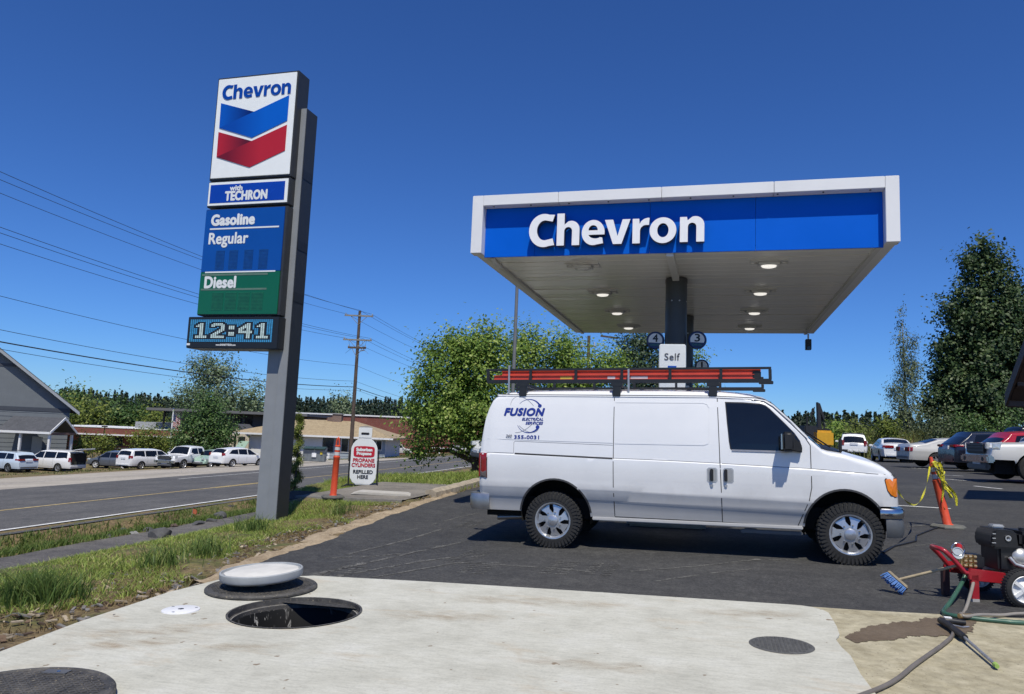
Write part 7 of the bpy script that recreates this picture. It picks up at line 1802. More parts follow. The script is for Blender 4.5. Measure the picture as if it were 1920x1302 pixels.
# eave corner of the shop at the right edge
def m_wood(): return mat("cedar_soffit", (0.085, 0.050, 0.034), 0.6, var=0.25, scale=5)
tip = at(1889, 757, 18.0); sp_ = empty("shop_building", (tip.x, tip.y, g(tip.x, tip.y))); tag(sp_, "brown shop roof eave jutting in at the right edge", "building")
rh = Vector((tip.x, tip.y, 0)).normalized(); eu = (RTH * 0.97 - FWH * 0.24).normalized(); rk = (-rh * 1.0 + RTH * 0.27 + Vector((0, 0, 0.62)))
def SP(a, b, c=0.0): q = tip + eu * a + rk * b + Vector((0, 0, c)); return (q.x, q.y, q.z)
def slab_(nm, m, a0, a1, b0, b1, c0, c1):
    V = [SP(a, b, c) for c in (c0, c1) for a, b in ((a0, b0), (a1, b0), (a1, b1), (a0, b1))]
    return P(MB().add(V, [(0, 3, 2, 1), (4, 5, 6, 7), (0, 1, 5, 4), (1, 2, 6, 5), (2, 3, 7, 6), (3, 0, 4, 7)]), nm, m, sp_)
slab_("roof", GREYROOF, 0.0, 7.0, 0.0, 5.0, 0.10, 0.22); slab_("soffit", m_wood(), 0.05, 7.0, 0.05, 5.0, 0.05, 0.098)
slab_("barge_board", m_wood(), -0.05, 0.0, -0.02, 5.0, -0.06, 0.25); slab_("fascia", m_wood(), 0.0, 7.0, -0.05, 0.0, -0.06, 0.25)
for i in range(4): slab_("rafter", m_wood(), 0.06, 7.0, 0.6 + i * 1.1, 0.7 + i * 1.1, -0.04, 0.05)
o = MB().box(0, 6, 0, 8, 0, 2.6).build("wall", mat("shop_wall", (0.25, 0.21, 0.17), 0.8, var=0.1), sp_); q = eu * 4.6 - rh * 0.5; o.location = (q.x, q.y, 0); o.rotation_euler = (0, 0, math.atan2(eu.y, eu.x))

# ================================================================== YARD THINGS ACROSS THE STREET
p = ground_at(590, 867, 72); o = empty("dumpster", (p.x, p.y, p.z), math.atan2(RTH.y, RTH.x) + R(6)); tag(o, "grey green metal dumpster beside the white house", "dumpster")
DM = mat("dumpster_grey", (0.17, 0.19, 0.20), 0.6, var=0.2, scale=3)
MB().add([(-0.95, -0.6, 0.1), (0.95, -0.6, 0.1), (0.95, 0.6, 0.1), (-0.95, 0.6, 0.1), (-1.0, -0.75, 1.15), (1.0, -0.75, 1.15), (1.0, 0.6, 1.35), (-1.0, 0.6, 1.35)], [(0, 3, 2, 1), (4, 5, 6, 7), (0, 1, 5, 4), (1, 2, 6, 5), (2, 3, 7, 6), (3, 0, 4, 7)]).build("bin", DM, o, bevel=0.02)
for s in (-1, 1): MB().box(s * 0.5 - 0.48, s * 0.5 + 0.48, -0.8, 0.62, 1.30, 1.38, Matrix.Rotation(R(6), 4, 'X')).build("cover_flap", mat("bin_lid_green", (0.03, 0.06, 0.05), 0.6), o)
for s in (-1, 1): MB().box(s * 1.02 - 0.05, s * 1.02 + 0.05, -0.5, 0.4, 0.6, 0.75).build("fork_pocket", DM, o)
MB().box(-0.2, 0.2, -0.735, -0.70, 0.5, 0.9).build("notice", WHITE, o); MB().box(0.55, 0.75, -0.745, -0.70, 0.75, 1.0).build("warning", mat("yellow_label", (0.6, 0.45, 0.03), 0.6), o)
# flagpole and flag
p = ground_at(317, 858, 82); o = empty("flagpole", (p.x, p.y, p.z), math.atan2(RTH.y, RTH.x)); tag(o, "white flagpole before the dark block", "flagpole")
top_z_ = at(328, 767, (p - Vector((0, 0, CAM_H))).dot(FW)).z - p.z
MB().cyl((0, 0, 0), (0, 0, top_z_), 0.11, 0.07, 10).build("pole", WHITE, o); MB().lathe([(0.001, 0.11), (0.08, 0.08), (0.11, 0), (0.08, -0.08), (0.001, -0.11)], 10, Matrix.Translation((0, 0, top_z_))).build("finial", CHROME, o)
fl2 = empty("flag", (p.x, p.y, p.z + top_z_ * 0.88), math.atan2(RTH.y, RTH.x)); tag(fl2, "limp striped national flag on the white pole", "flag")
FR, FWt, FB = mat("flag_red", (0.40, 0.03, 0.04), 0.8), mat("flag_white", (0.62, 0.62, 0.62), 0.8), mat("flag_blue", (0.03, 0.04, 0.14), 0.8)
for i in range(13):
    mb = MB(); z1 = -0.11 * i; z0 = z1 - 0.108
    for k in range(10):
        xa, xb = 0.09 + k * 0.085, 0.09 + (k + 1) * 0.085
        if i < 7 and k < 4: continue
        dr_ = lambda x: -0.75 * (x - 0.09) ** 1.3; yy = lambda x: 0.10 * math.sin(x * 9)
        mb.quad((xa, yy(xa), z0 + dr_(xa)), (xb, yy(xb), z0 + dr_(xb)), (xb, yy(xb), z1 + dr_(xb)), (xa, yy(xa), z1 + dr_(xa)))
    mb.build("stripe", FR if i % 2 == 0 else FWt, fl2)
mb = MB()
for k in range(4):
    xa, xb = 0.09 + k * 0.085, 0.09 + (k + 1) * 0.085; dr_ = lambda x: -0.75 * (x - 0.09) ** 1.3; yy = lambda x: 0.10 * math.sin(x * 9)
    mb.quad((xa, yy(xa), -0.77 + dr_(xa)), (xb, yy(xb), -0.77 + dr_(xb)), (xb, yy(xb), dr_(xb)), (xa, yy(xa), dr_(xa)))
mb.build("canton", FB, fl2)
# chain link fence behind the parked cars
fa, fb_ = ground_at(138, 868, 76), ground_at(352, 866, 74); d_ = (fb_ - fa); d_.z = 0; Lf = d_.length
fe = empty("chain_link_fence", (fa.x, fa.y, fa.z), math.atan2(d_.y, d_.x)); tag(fe, "grey chain link fence behind the row of parked cars", "fence")
FEN = mat("fence_galvanised", (0.30, 0.31, 0.32), 0.5, 0.5)
nz_ = 7
for i in range(nz_ + 1):
    x = Lf * i / nz_; q = fa + d_.normalized() * x; MB().cyl((x, 0, g(q.x, q.y) - fa.z - 0.2), (x, 0, g(q.x, q.y) - fa.z + 1.5), 0.035, n=8).build("post", FEN, fe)
MB().cyl((0, 0, 1.45), (Lf, 0, g(fb_.x, fb_.y) - fa.z + 1.45), 0.022, n=6).build("top_rail", FEN, fe)
mb = MB(); k = int(Lf / 0.30); dzf = (g(fb_.x, fb_.y) - fa.z) / Lf
for i in range(k):
    x = i * 0.30
    for s in (-1, 1):
        xa, xb = x, x + s * 1.4
        if 0 <= xb <= Lf: mb.box(-0.006, 0.006, -0.003, 0.003, 0, 1.98, Matrix.Translation((xa, 0.02 * s, 0.03 + dzf * xa)) @ Matrix.Rotation(s * R(45), 4, 'Y'))
mb.build("mesh_wires", FEN, fe)["kind"] = "stuff"
# short street lamp near the brick building
p = ground_at(190, 862, 84); o = empty("lamp_post", (p.x, p.y, p.z)); tag(o, "thin dark lamp post before the low brick building", "lamp post")
MB().cyl((0, 0, 0), (0, 0, 3.6), 0.06, 0.045, 8).build("pole", BLACK, o); MB().box(-0.3, 0.3, -0.12, 0.12, 3.55, 3.68).build("lamp_head", BLACK, o)
# white rail beyond the road near the van's tail
p, q = ground_at(800, 842, 100), ground_at(896, 842, 100); o = empty("white_rail", (p.x, p.y, p.z), math.atan2((q - p).y, (q - p).x)); tag(o, "low white rail fence beyond the road behind the tree", "fence")
Lr = (q - p).length
for i in range(5): MB().box(Lr * i / 4 - 0.07, Lr * i / 4 + 0.07, -0.07, 0.07, -0.3, 1.1).build("post", WHITE, o)
for z in (0.45, 0.9): MB().box(0, Lr, -0.03, 0.03, z, z + 0.14).build("rail", WHITE, o)

# yellow excavator beyond the van
p = ground_at(1538, 850, 44); ex = empty("excavator", (p.x, p.y, p.z), math.atan2(RTH.y, RTH.x)); tag(ex, "yellow excavator with dark raised boom behind the van's windscreen", "excavator")
YEL = mat("machine_yellow", (0.62, 0.33, 0.02), 0.4, var=0.1); DKM = mat("machine_dark", (0.02, 0.02, 0.022), 0.5, var=0.2)
for s in (-1, 1): MB().box(-1.3, 1.3, s * 0.9 - 0.25, s * 0.9 + 0.25, 0.0, 0.75).build("track", DKM, ex, bevel=0.12)
MB().box(-0.9, 0.42, -1.0, 1.0, 0.85, 1.80).build("body", YEL, ex, bevel=0.12); MB().box(-0.95, 0.40, -0.6, 0.9, 1.80, 1.92).build("engine_cover", DKM, ex, bevel=0.05)
MB().box(-1.3, -0.55, -1.0, -0.1, 1.0, 2.05).build("cab", DKM, ex, bevel=0.05); MB().cyl((-0.62, 0.4, 1.9), (-0.62, 0.4, 2.6), 0.06, n=8).build("exhaust_stack", DKM, ex); MB().cyl((0.45, 0.5, 1.9), (0.45, 0.5, 2.25), 0.05, n=8).build("beacon", DKM, ex)
MB().prism([(-0.18, 1.9), (0.06, 1.9), (0.0, 2.7), (-0.08, 3.45), (-0.20, 3.5), (-0.18, 2.8)], -0.12, 0.12).build("boom", DKM, ex, bevel=0.02)
MB().prism([(-0.22, 3.35), (-0.02, 3.45), (0.30, 2.5), (0.20, 2.4)], -0.08, 0.08).build("stick", DKM, ex, bevel=0.02)
for x0, z0, x1, z1 in ((-0.45, 2.3, -0.28, 3.2), (0.32, 2.1, 0.12, 3.0)): MB().tube([(x0, 0.1, z0), ((x0 + x1) / 2 - 0.1, 0.1, (z0 + z1) / 2), (x1, 0.1, z1)], 0.03, 6).build("hydraulic_hose", DKM, ex)

# ================================================================== UTILITY POLES AND WIRES
WOODP = mat("pole_timber", (0.085, 0.062, 0.047), 0.9, var=0.3, scale=3, bump=0.4, bscale=20); ARM = mat("crossarm_weathered", (0.22, 0.21, 0.18), 0.85, var=0.2)
pb = Vector((-32.6, 62.6, 0)); pb.z = g(pb.x, pb.y); PD = (pb - Vector((0, 0, CAM_H))).dot(FW)
def zpix(px, py): return at(px, py, PD).z
up_ = empty("utility_pole", pb, 0); tag(up_, "tall timber utility pole with crossarms beside the tan roofed house", "utility pole")
armd = Vector((math.cos(R(16)), math.sin(R(16)), 0))
zt_ = zpix(675, 578) - pb.z
MB().cyl((0, 0, -0.3), (0, 0, zt_), 0.20, 0.13, 14).build("pole", WOODP, up_, smooth=40)
def arm(pyy, half, m, th=0.07):
    z = zpix(672, pyy) - pb.z; a = armd * half
    Ma = Matrix.Translation((0, -0.12, z)) @ Matrix.Rotation(math.atan2(armd.y, armd.x), 4, 'Z')
    o = MB().box(-half, half, -0.06, 0.06, -th, th, Ma).build("crossarm", m, up_)
    for s in (-1, 1): MB().tube([Ma @ Vector((s * half * 0.55, 0, -th)), (0, -0.15, z - 0.85)], 0.025, 6).build("brace", ARM, up_)
    for s in (-0.92, 0.12, 0.92): q = Ma @ Vector((s * half, 0, th)); MB().lathe([(0.02, 0), (0.05, 0.04), (0.03, 0.08), (0.055, 0.12), (0.02, 0.17)], 8, Matrix.Translation(q)).build("insulator", mat("insulator_grey", (0.2, 0.2, 0.2), 0.3), up_)
    return z, Ma
z1_, M1 = arm(588, 1.35, ARM); z2_, M2 = arm(635, 1.35, ARM); z3_, M3 = arm(650, 0.85, WOODP, 0.09)
MB().cyl((0.5, -0.2, z3_ - 0.3), (0.9, -0.3, z3_ - 0.25), 0.05, n=8).build("cutout", mat("insulator_grey", (0.2, 0.2, 0.2), 0.3), up_)
for s, c in ((-0.9, 1), (1.0, -1), (0.5, 1)):
    MB().tube([(s, -0.15, z2_), (s + 0.5 * c * 0.5, -0.2, z2_ - 0.9), (s * 0.9 - 0.35 * c, -0.2, z2_ - 1.3), (s * 0.5, -0.15, z3_)], 0.012, 5).build("jumper", BLACK, up_)
WIRE = mat("wire_black", (0.015, 0.015, 0.016), 0.6)
pn = Vector((-30.0, 14.0, 0)); pf = Vector((-34.5, 112.0, 0))
def wire(off, h, sag, r, lab, near_dh=0.0, far_dh=-1.2):
    a = Vector((pb.x + off, pb.y, pb.z + h)); b = Vector((pn.x + off, pn.y, pb.z + h + near_dh)); c = Vector((pf.x + off, pf.y, pb.z + h + far_dh))
    o = MB().tube([b.lerp(a, t) + Vector((0, 0, -sag * 4 * t * (1 - t))) for t in [i / 24 for i in range(25)]] + [a.lerp(c, t) + Vector((0, 0, -sag * 4 * t * (1 - t))) for t in [i / 24 for i in range(1, 25)]], r, 5).build("overhead_wire", WIRE, None)
    tag(o, lab, "wire", "overhead wires along the street")
wire(-1.25, z1_ + 0.17, 0.75, 0.013, "left wire of the top crossarm on the timber pole"); wire(1.25, z1_ + 0.17, 0.75, 0.013, "right wire of the top crossarm on the timber pole"); wire(0.0, zt_ + 0.05, 0.75, 0.013, "topmost wire on the tip of the timber pole", -0.3)
wire(-1.25, z2_ + 0.17, 0.75, 0.013, "left wire of the second crossarm on the timber pole"); wire(0.45, z2_ + 0.17, 0.75, 0.013, "middle wire of the second crossarm on the timber pole"); wire(1.25, z2_ + 0.17, 0.75, 0.013, "right wire of the second crossarm on the timber pole")
wire(0.0, zpix(668, 684) - pb.z, 0.8, 0.012, "single thin wire midway down the timber pole"); wire(0.0, zpix(667, 714) - pb.z, 0.8, 0.013, "thin wire just above the thick cable"); wire(-0.15, zpix(666, 725) - pb.z, 0.75, 0.030, "thick black communication cable below the power wires"); wire(0.2, zpix(666, 731) - pb.z, 0.85, 0.012, "lowest thin wire under the thick cable")
# near supports are out of view; second pole rises behind the tree
p2 = at(1104, 640, 62); p2g = g(p2.x, p2.y); u2 = empty("utility_pole", (p2.x, p2.y, p2g)); tag(u2, "utility pole with small transformer top seen just above the trees under canopy", "utility pole")
hz = p2.z - p2g
MB().cyl((0, 0, 0), (0, 0, hz + 0.45), 0.18, 0.13, 12).build("pole", WOODP, u2, smooth=40)
Ma = Matrix.Rotation(math.atan2(RTH.y, RTH.x) - R(20), 4, 'Z')
MB().box(-0.5, 0.95, -0.07, 0.07, hz + 0.4, hz + 0.55, Ma @ Matrix.Rotation(R(8), 4, 'Y')).build("crossarm", WOODP, u2); MB().box(-1.2, 0.6, -0.04, 0.04, hz - 0.5, hz - 0.4, Ma).build("bracket", ARM, u2)
for x in (-1.1, -0.6, 0.5): MB().cyl(Ma @ Vector((x, 0, hz - 0.4)), Ma @ Vector((x, 0, hz - 0.1)), 0.05, n=8).build("insulator", mat("insulator_pale", (0.5, 0.5, 0.5), 0.3), u2)

# ================================================================== TREES AND PLANTS
def leaf_arrays(C, Nrm, size, aspect, rng, droop=0.0):
    """one folded-flat rhombus per leaf at C, facing roughly Nrm"""
    n = len(C); r = rng.normal(size=(n, 3)); nn = Nrm + r * 0.6; nn /= np.linalg.norm(nn, axis=1, keepdims=True) + 1e-9
    t = rng.normal(size=(n, 3)); t[:, 2] -= droop; t -= nn * (t * nn).sum(1, keepdims=True); t /= np.linalg.norm(t, axis=1, keepdims=True) + 1e-9
    b = np.cross(nn, t); s = (size * rng.uniform(0.6, 1.35, n))[:, None]; w = s * aspect
    V = np.stack([C - t * s * 0.5, C + b * w * 0.5 - t * s * 0.05, C + t * s * 0.5, C - b * w * 0.5 - t * s * 0.05], 1).reshape(-1, 3)
    return V, np.arange(n * 4).reshape(n, 4)

BARK = mat("bark_brown", (0.075, 0.058, 0.045), 0.95, var=0.3, scale=6, bump=0.6, bscale=20); BARK_W = mat("bark_birch", (0.42, 0.40, 0.36), 0.8, var=0.4, scale=7)
LEAF_A = leaf_mat("leaf_fresh_green", [(0.0, (0.075, 0.140, 0.021)), (0.45, (0.179, 0.287, 0.047)), (0.8, (0.305, 0.403, 0.081)), (1.0, (0.466, 0.520, 0.161))])
LEAF_B = leaf_mat("leaf_dark_green", [(0.0, (0.029, 0.067, 0.019)), (0.5, (0.061, 0.125, 0.029)), (0.85, (0.120, 0.195, 0.048)), (1.0, (0.224, 0.288, 0.112))], 0.25)
LEAF_C = leaf_mat("leaf_grey_green", [(0.0, (0.063, 0.105, 0.045)), (0.5, (0.135, 0.188, 0.093)), (1.0, (0.300, 0.360, 0.225))], 0.3)
LEAF_D = leaf_mat("leaf_yellow_green", [(0.0, (0.068, 0.102, 0.017)), (0.5, (0.145, 0.190, 0.031)), (1.0, (0.289, 0.315, 0.068))], 0.35)
LEAF_E = leaf_mat("needle_dark", [(0.0, (0.018, 0.039, 0.017)), (0.5, (0.036, 0.069, 0.027)), (1.0, (0.075, 0.120, 0.042))], 0.15)
LEAF_F = leaf_mat("leaf_birch", [(0.0, (0.064, 0.090, 0.042)), (0.5, (0.120, 0.157, 0.074)), (1.0, (0.208, 0.248, 0.128))], 0.35)

def tree(name, label, base, trunk_h, trunk_r, blobs, leaf, lmat, n_leaf, seed, group=None, aspect=0.62, per=26, spread=1.0, bark=None, droop=0.0, limbs=16, surf=0.33, cat="tree", gaps=0.2, upward=0.25):
    rng = np.random.default_rng(seed); base = Vector(base)
    root = empty(name, base); tag(root, label, cat, group)
    vol = np.array([bl[3] * bl[4] * bl[5] for bl in blobs]) ** (2 / 3); cnt = (vol / vol.sum() * n_leaf / per).astype(int) + 1
    CC = []; NN = []
    for bl, k in zip(blobs, cnt):
        d = rng.normal(size=(k, 3)); d /= np.linalg.norm(d, axis=1, keepdims=True)
        r = rng.uniform(0, 1, k) ** surf; r *= 1 + 0.13 * np.sin(d[:, 0] * 5 + seed) * np.sin(d[:, 2] * 6 + seed * 2) + 0.10 * np.sin(d[:, 1] * 9 + d[:, 2] * 7)
        rad = np.array(bl[3:6]); CC.append(np.array(bl[:3]) + d * rad * r[:, None]); NN.append(d / rad * rad.mean())
    CC = np.concatenate(CC); NN = np.concatenate(NN); NN[:, 2] += 0.75; NN[:, 1] -= 0.25
    # gaps: drop clumps where a coarse 3D pattern is low, so light and sky break the crown
    sc = 5.0 / max(bl[3] for bl in blobs); q = CC * sc + seed
    pat = np.sin(q[:, 0] * 1.3 + np.sin(q[:, 2] * 1.1)) * np.sin(q[:, 1] * 1.2 + 1.7) + np.sin(q[:, 2] * 1.9 + np.sin(q[:, 0] * 1.7)) * 0.8
    kp = pat > np.quantile(pat, gaps); CC, NN = CC[kp], NN[kp]
    m = len(CC); sig = leaf * 2.3 * spread
    # leaves sit along short twigs that point outwards and up
    tw = NN / (np.linalg.norm(NN, axis=1, keepdims=True) + 1e-9) + rng.normal(size=(m, 3)) * 0.55; tw[:, 2] += upward; tw /= np.linalg.norm(tw, axis=1, keepdims=True)
    u_ = rng.uniform(-1.0, 1.0, (m, per)); nt_w = 3
    tw3 = tw[:, None, :] + rng.normal(size=(m, nt_w, 3)) * 0.5; pick = rng.integers(0, nt_w, (m, per)); tdir = np.take_along_axis(tw3, pick[:, :, None].repeat(3, 2), 1)
    off = tdir * (u_ * sig * 1.9)[:, :, None] + rng.normal(size=(m, per, 3)) * (sig * 0.42) * (1.15 - 0.55 * u_)[:, :, None]
    off[:, :, 2] -= droop * np.abs(rng.normal(size=(m, per))) * sig * 1.6
    P_ = (CC[:, None, :] + off).reshape(-1, 3); N_ = np.repeat(NN, per, 0)
    tc = rng.normal(0.46, 0.20, m); tint = np.clip(np.repeat(tc, per) + rng.normal(0, 0.14, m * per) + 0.10 * u_.ravel(), 0, 1)
    P_[:, 2] = np.maximum(P_[:, 2], 0.08)
    V, F_ = leaf_arrays(P_, N_, leaf, aspect, rng, droop * 2)
    me = fast_mesh("crown", V, F_, {"tint": np.repeat(tint, 4)}); link("crown", me, lmat, root)
    bk = bark or BARK; rr = random.Random(seed); mb = MB()
    cz = [bl[2] for bl in blobs]; topz = max(bl[2] + bl[5] * 0.6 for bl in blobs); bx = np.mean([bl[0] for bl in blobs]); by = np.mean([bl[1] for bl in blobs])
    tp = [(bx * t + 0.12 * trunk_r * 8 * math.sin(3 * t + seed) * t, by * t, topz * 0.92 * t) for t in [i / 8 for i in range(9)]]
    mb.tube(tp, [trunk_r * (1 - 0.86 * i / 8) for i in range(9)], 9)
    mb.build("trunk", bk, root, smooth=50)
    mb = MB(); idx = rng.choice(m, min(m, limbs), replace=False)
    for i in idx:
        c = Vector(CC[i]); t = min(0.95, max(0.18, (c.z - 0.35 * math.hypot(c.x - bx, c.y - by)) / (topz * 0.92))); k = t * 8; q = int(min(7, k)); st = Vector(tp[q]).lerp(Vector(tp[q + 1]), k - q)
        mid = st.lerp(c, 0.5) + Vector((0, 0, 0.12 * (c - st).length)); r0 = trunk_r * (1 - 0.8 * t) * 0.45
        mb.tube([st, mid, c], [r0, r0 * 0.6, r0 * 0.2], 5)
    o = mb.build("limbs", bk, root, smooth=50); o["kind"] = "stuff"
    return root
def base_at(px, py, D):
    p = at(px, py, D); return Vector((p.x, p.y, g(p.x, p.y)))
def blob(base, px, py, D, wpx, hpx, depth=None):
    """crown lobe given by its centre pixel and size in pixels at depth D -> local ellipsoid"""
    c = at(px, py, D) - base; k = D / F_PX; w, h_ = wpx * k / 2, hpx * k / 2
    return (c.x, c.y, c.z, w, depth or w, h_)

# broadleaf trees behind the van's tail
D = 29.0; b_ = base_at(905, 880, D)
tree("broadleaf_tree", "leafy green tree left of the canopy behind the van's tail", b_, 3, 0.20, [blob(b_, 880, 730, D, 190, 200), blob(b_, 905, 660, D, 120, 90), blob(b_, 835, 770, D, 130, 110), blob(b_, 820, 690, D, 70, 90), blob(b_, 800, 808, D, 70, 60), blob(b_, 920, 800, D, 150, 110), blob(b_, 870, 655, D, 70, 60), blob(b_, 772, 762, D, 22, 22), blob(b_, 915, 620, D, 16, 36), blob(b_, 872, 626, D, 14, 34), blob(b_, 790, 840, D, 40, 34), blob(b_, 810, 660, D, 26, 40), blob(b_, 840, 642, D, 16, 30), blob(b_, 790, 735, D, 40, 30)], 0.125, LEAF_A, 50000, 3, per=40, limbs=60, surf=0.5, spread=1.1, gaps=0.22, upward=0.1)
D = 31.5; b_ = base_at(1040, 880, D)
tree("broadleaf_tree", "leafy green tree under the canopy's far left edge", b_, 3, 0.20, [blob(b_, 1020, 690, D, 160, 120), blob(b_, 1090, 700, D, 150, 90), blob(b_, 985, 650, D, 90, 70), blob(b_, 1060, 655, D, 60, 50), blob(b_, 1145, 690, D, 70, 70), blob(b_, 1060, 790, D, 240, 130)], 0.125, LEAF_A, 40000, 5, per=40, limbs=46, surf=0.5, spread=1.1, gaps=0.22, upward=0.1)
# dark evergreens behind the pumps
D = 46.0; b_ = base_at(1200, 860, D)
tree("evergreen_tree", "dense dark evergreen behind the round number four sign", b_, 3, 0.3, [blob(b_, 1200, 690, D, 110, 130), blob(b_, 1185, 655, D, 60, 60), blob(b_, 1235, 720, D, 90, 120), blob(b_, 1215, 640, D, 50, 40)], 0.16, LEAF_E, 16000, 8, per=22)
D = 40.0; b_ = base_at(1318, 860, D)
tree("small_tree", "small green tree glimpsed right of the rear column under the canopy", b_, 2, 0.12, [blob(b_, 1306, 672, D, 34, 50), blob(b_, 1306, 740, D, 60, 90)], 0.13, LEAF_A, 2600, 9, per=16)
# the tall trees at the right
D = 66.0; b_ = base_at(1815, 835, D)
tree("tall_tree", "tall dense dark green tree at the right of the photo", b_, 6, 0.55, [blob(b_, 1846, 462, D, 22, 70), blob(b_, 1842, 520, D, 62, 120), blob(b_, 1818, 500, D, 20, 60), blob(b_, 1872, 500, D, 22, 70), blob(b_, 1845, 590, D, 110, 130), blob(b_, 1895, 560, D, 50, 110), blob(b_, 1800, 590, D, 50, 90), blob(b_, 1850, 660, D, 150, 130), blob(b_, 1915, 640, D, 90, 170), blob(b_, 1790, 680, D, 70, 110), blob(b_, 1850, 740, D, 180, 130), blob(b_, 1775, 750, D, 90, 110), blob(b_, 1930, 740, D, 110, 160), blob(b_, 1768, 575, D, 18, 40), blob(b_, 1762, 640, D, 22, 44)], 0.31, leaf_mat('leaf_deep_green', [(0.0, (0.016, 0.038, 0.013)), (0.5, (0.042, 0.080, 0.023)), (0.85, (0.088, 0.132, 0.040)), (1.0, (0.17, 0.21, 0.10))], 0.25), 72000, 12, per=60, limbs=60, surf=0.5, spread=0.85, gaps=0.10, upward=0.6)
D = 64.0; b_ = base_at(1697, 838, D)
tree("birch_tree", "slender pale birch with hanging twigs left of the tall dark tree", b_, 6, 0.16, [blob(b_, 1689, 600, D, 10, 60), blob(b_, 1693, 650, D, 22, 90), blob(b_, 1710, 636, D, 16, 30), blob(b_, 1699, 715, D, 40, 90), blob(b_, 1714, 685, D, 26, 50), blob(b_, 1698, 780, D, 54, 90), blob(b_, 1676, 735, D, 24, 40)], 0.20, LEAF_F, 9000, 14, per=24, bark=BARK_W, droop=0.9, aspect=0.4, limbs=26, spread=0.6, gaps=0.1, upward=-0.2)
D = 60.0
for i, (px, py, w, h_, lab, mm) in enumerate([(1607, 820, 26, 40, "light green bush beyond the white utility vehicle", LEAF_D), (1664, 806, 30, 26, "light bush under the birch above the white saloon", LEAF_D), (1565, 815, 30, 34, "green bush right of the yellow excavator", LEAF_A), (1760, 800, 60, 50, "flowering pale shrub at the foot of the tall dark tree", LEAF_F), (1870, 800, 90, 60, "broad leafy shrub behind the black van", LEAF_B), (1812, 806, 60, 44, "low leafy shrub behind the midnight blue crossover", LEAF_B)]):
    b_ = base_at(px, 838, D); tree("shrub", lab, b_, 1, 0.08, [blob(b_, px, py, D, w, h_)], 0.20, mm, 1500, 20 + i, per=14, limbs=6, cat="shrub", group="shrubs along the right hand field")
# across the street at the left
D = 128.0; b_ = base_at(410, 852, D)
tree("cottonwood_tree", "large grey green cottonwood rising behind the dark flat roofed block", b_, 6, 0.5, [blob(b_, 385, 705, D, 70, 90), blob(b_, 410, 690, D, 70, 70), blob(b_, 425, 740, D, 110, 90), blob(b_, 375, 745, D, 80, 80), blob(b_, 365, 690, D, 34, 50), blob(b_, 475, 745, D, 40, 70), blob(b_, 335, 750, D, 50, 50), blob(b_, 440, 775, D, 140, 60)], 0.42, LEAF_C, 15000, 30, per=22, limbs=36, surf=0.45, spread=0.85)
D = 76.0; b_ = base_at(388, 868, D)
tree("broadleaf_tree", "round dark green tree standing behind the white pickup truck", b_, 2, 0.22, [blob(b_, 385, 800, D, 95, 90), blob(b_, 392, 765, D, 55, 50), blob(b_, 360, 815, D, 60, 60), blob(b_, 415, 810, D, 60, 60), blob(b_, 385, 840, D, 100, 40)], 0.24, LEAF_B, 15000, 31, per=22, surf=0.4)
for i, (px, py, w, h_, D, lab, mm, n) in enumerate([(150, 838, 40, 40, 74, "twisted small tree right of the hall porch", LEAF_D, 1700), (198, 832, 40, 34, 76, "small yellow green tree above the slate crossover", LEAF_D, 1600), (275, 822, 50, 44, 78, "yellow green tree left of the flagpole", LEAF_D, 2400), (305, 835, 50, 34, 79, "low yellow green bush beneath the flag", LEAF_D, 1600), (330, 818, 50, 30, 88, "dim bush under the dark block's roof", LEAF_B, 1400), (110, 826, 12, 40, 72, "narrow dark conifer shrub beside the porch", LEAF_E, 700), (683, 838, 22, 20, 112, "small dark bush against the brick wall", LEAF_B, 500), (880, 838, 36, 26, 96, "bush by the white rail beyond the road", LEAF_B, 700)]):
    b_ = base_at(px, 868, D); tree("shrub", lab, b_, 1, 0.09, [blob(b_, px, py, D, w, h_), blob(b_, px - w * 0.2, py + h_ * 0.25, D, w * 0.7, h_ * 0.6)], 0.22, mm, n, 50 + i, per=14, limbs=9, cat="shrub", group="shrubs across the street")
# mid-distance trees behind the low brick building
for i, (px, py, w, h_, D, lab, mm) in enumerate([(100, 762, 30, 40, 150, "dark tree top just right of the hall roof", LEAF_B), (123, 765, 34, 60, 150, "dark green tree between hall and round tree left", LEAF_B), (147, 778, 44, 48, 140, "olive round tree behind the porch gable", LEAF_D), (178, 785, 40, 50, 138, "yellow green round tree right of the olive one", LEAF_D), (208, 776, 50, 60, 150, "broad dark green tree above the low brick roof", LEAF_B), (236, 780, 46, 52, 152, "dark green tree left of the thin black column", LEAF_B), (285, 792, 44, 44, 140, "yellow green tree under the flat roof's left end", LEAF_D), (262, 785, 34, 44, 150, "dim green tree beside the flat roof's tip", LEAF_B), (640, 764, 34, 44, 170, "lone tree rising above the long brick building", LEAF_C), (146, 755, 10, 44, 160, "tall narrow tree behind the olive tree", LEAF_B)]):
    b_ = base_at(px, 840, D); tree("far_tree", lab, b_, 2, 0.25, [blob(b_, px, py, D, w, h_), blob(b_, px + w * 0.2, py + h_ * 0.35, D, w * 0.9, h_ * 0.7)], 0.55, mm, 1900, 70 + i, per=16, limbs=8, group="trees behind the low brick building")
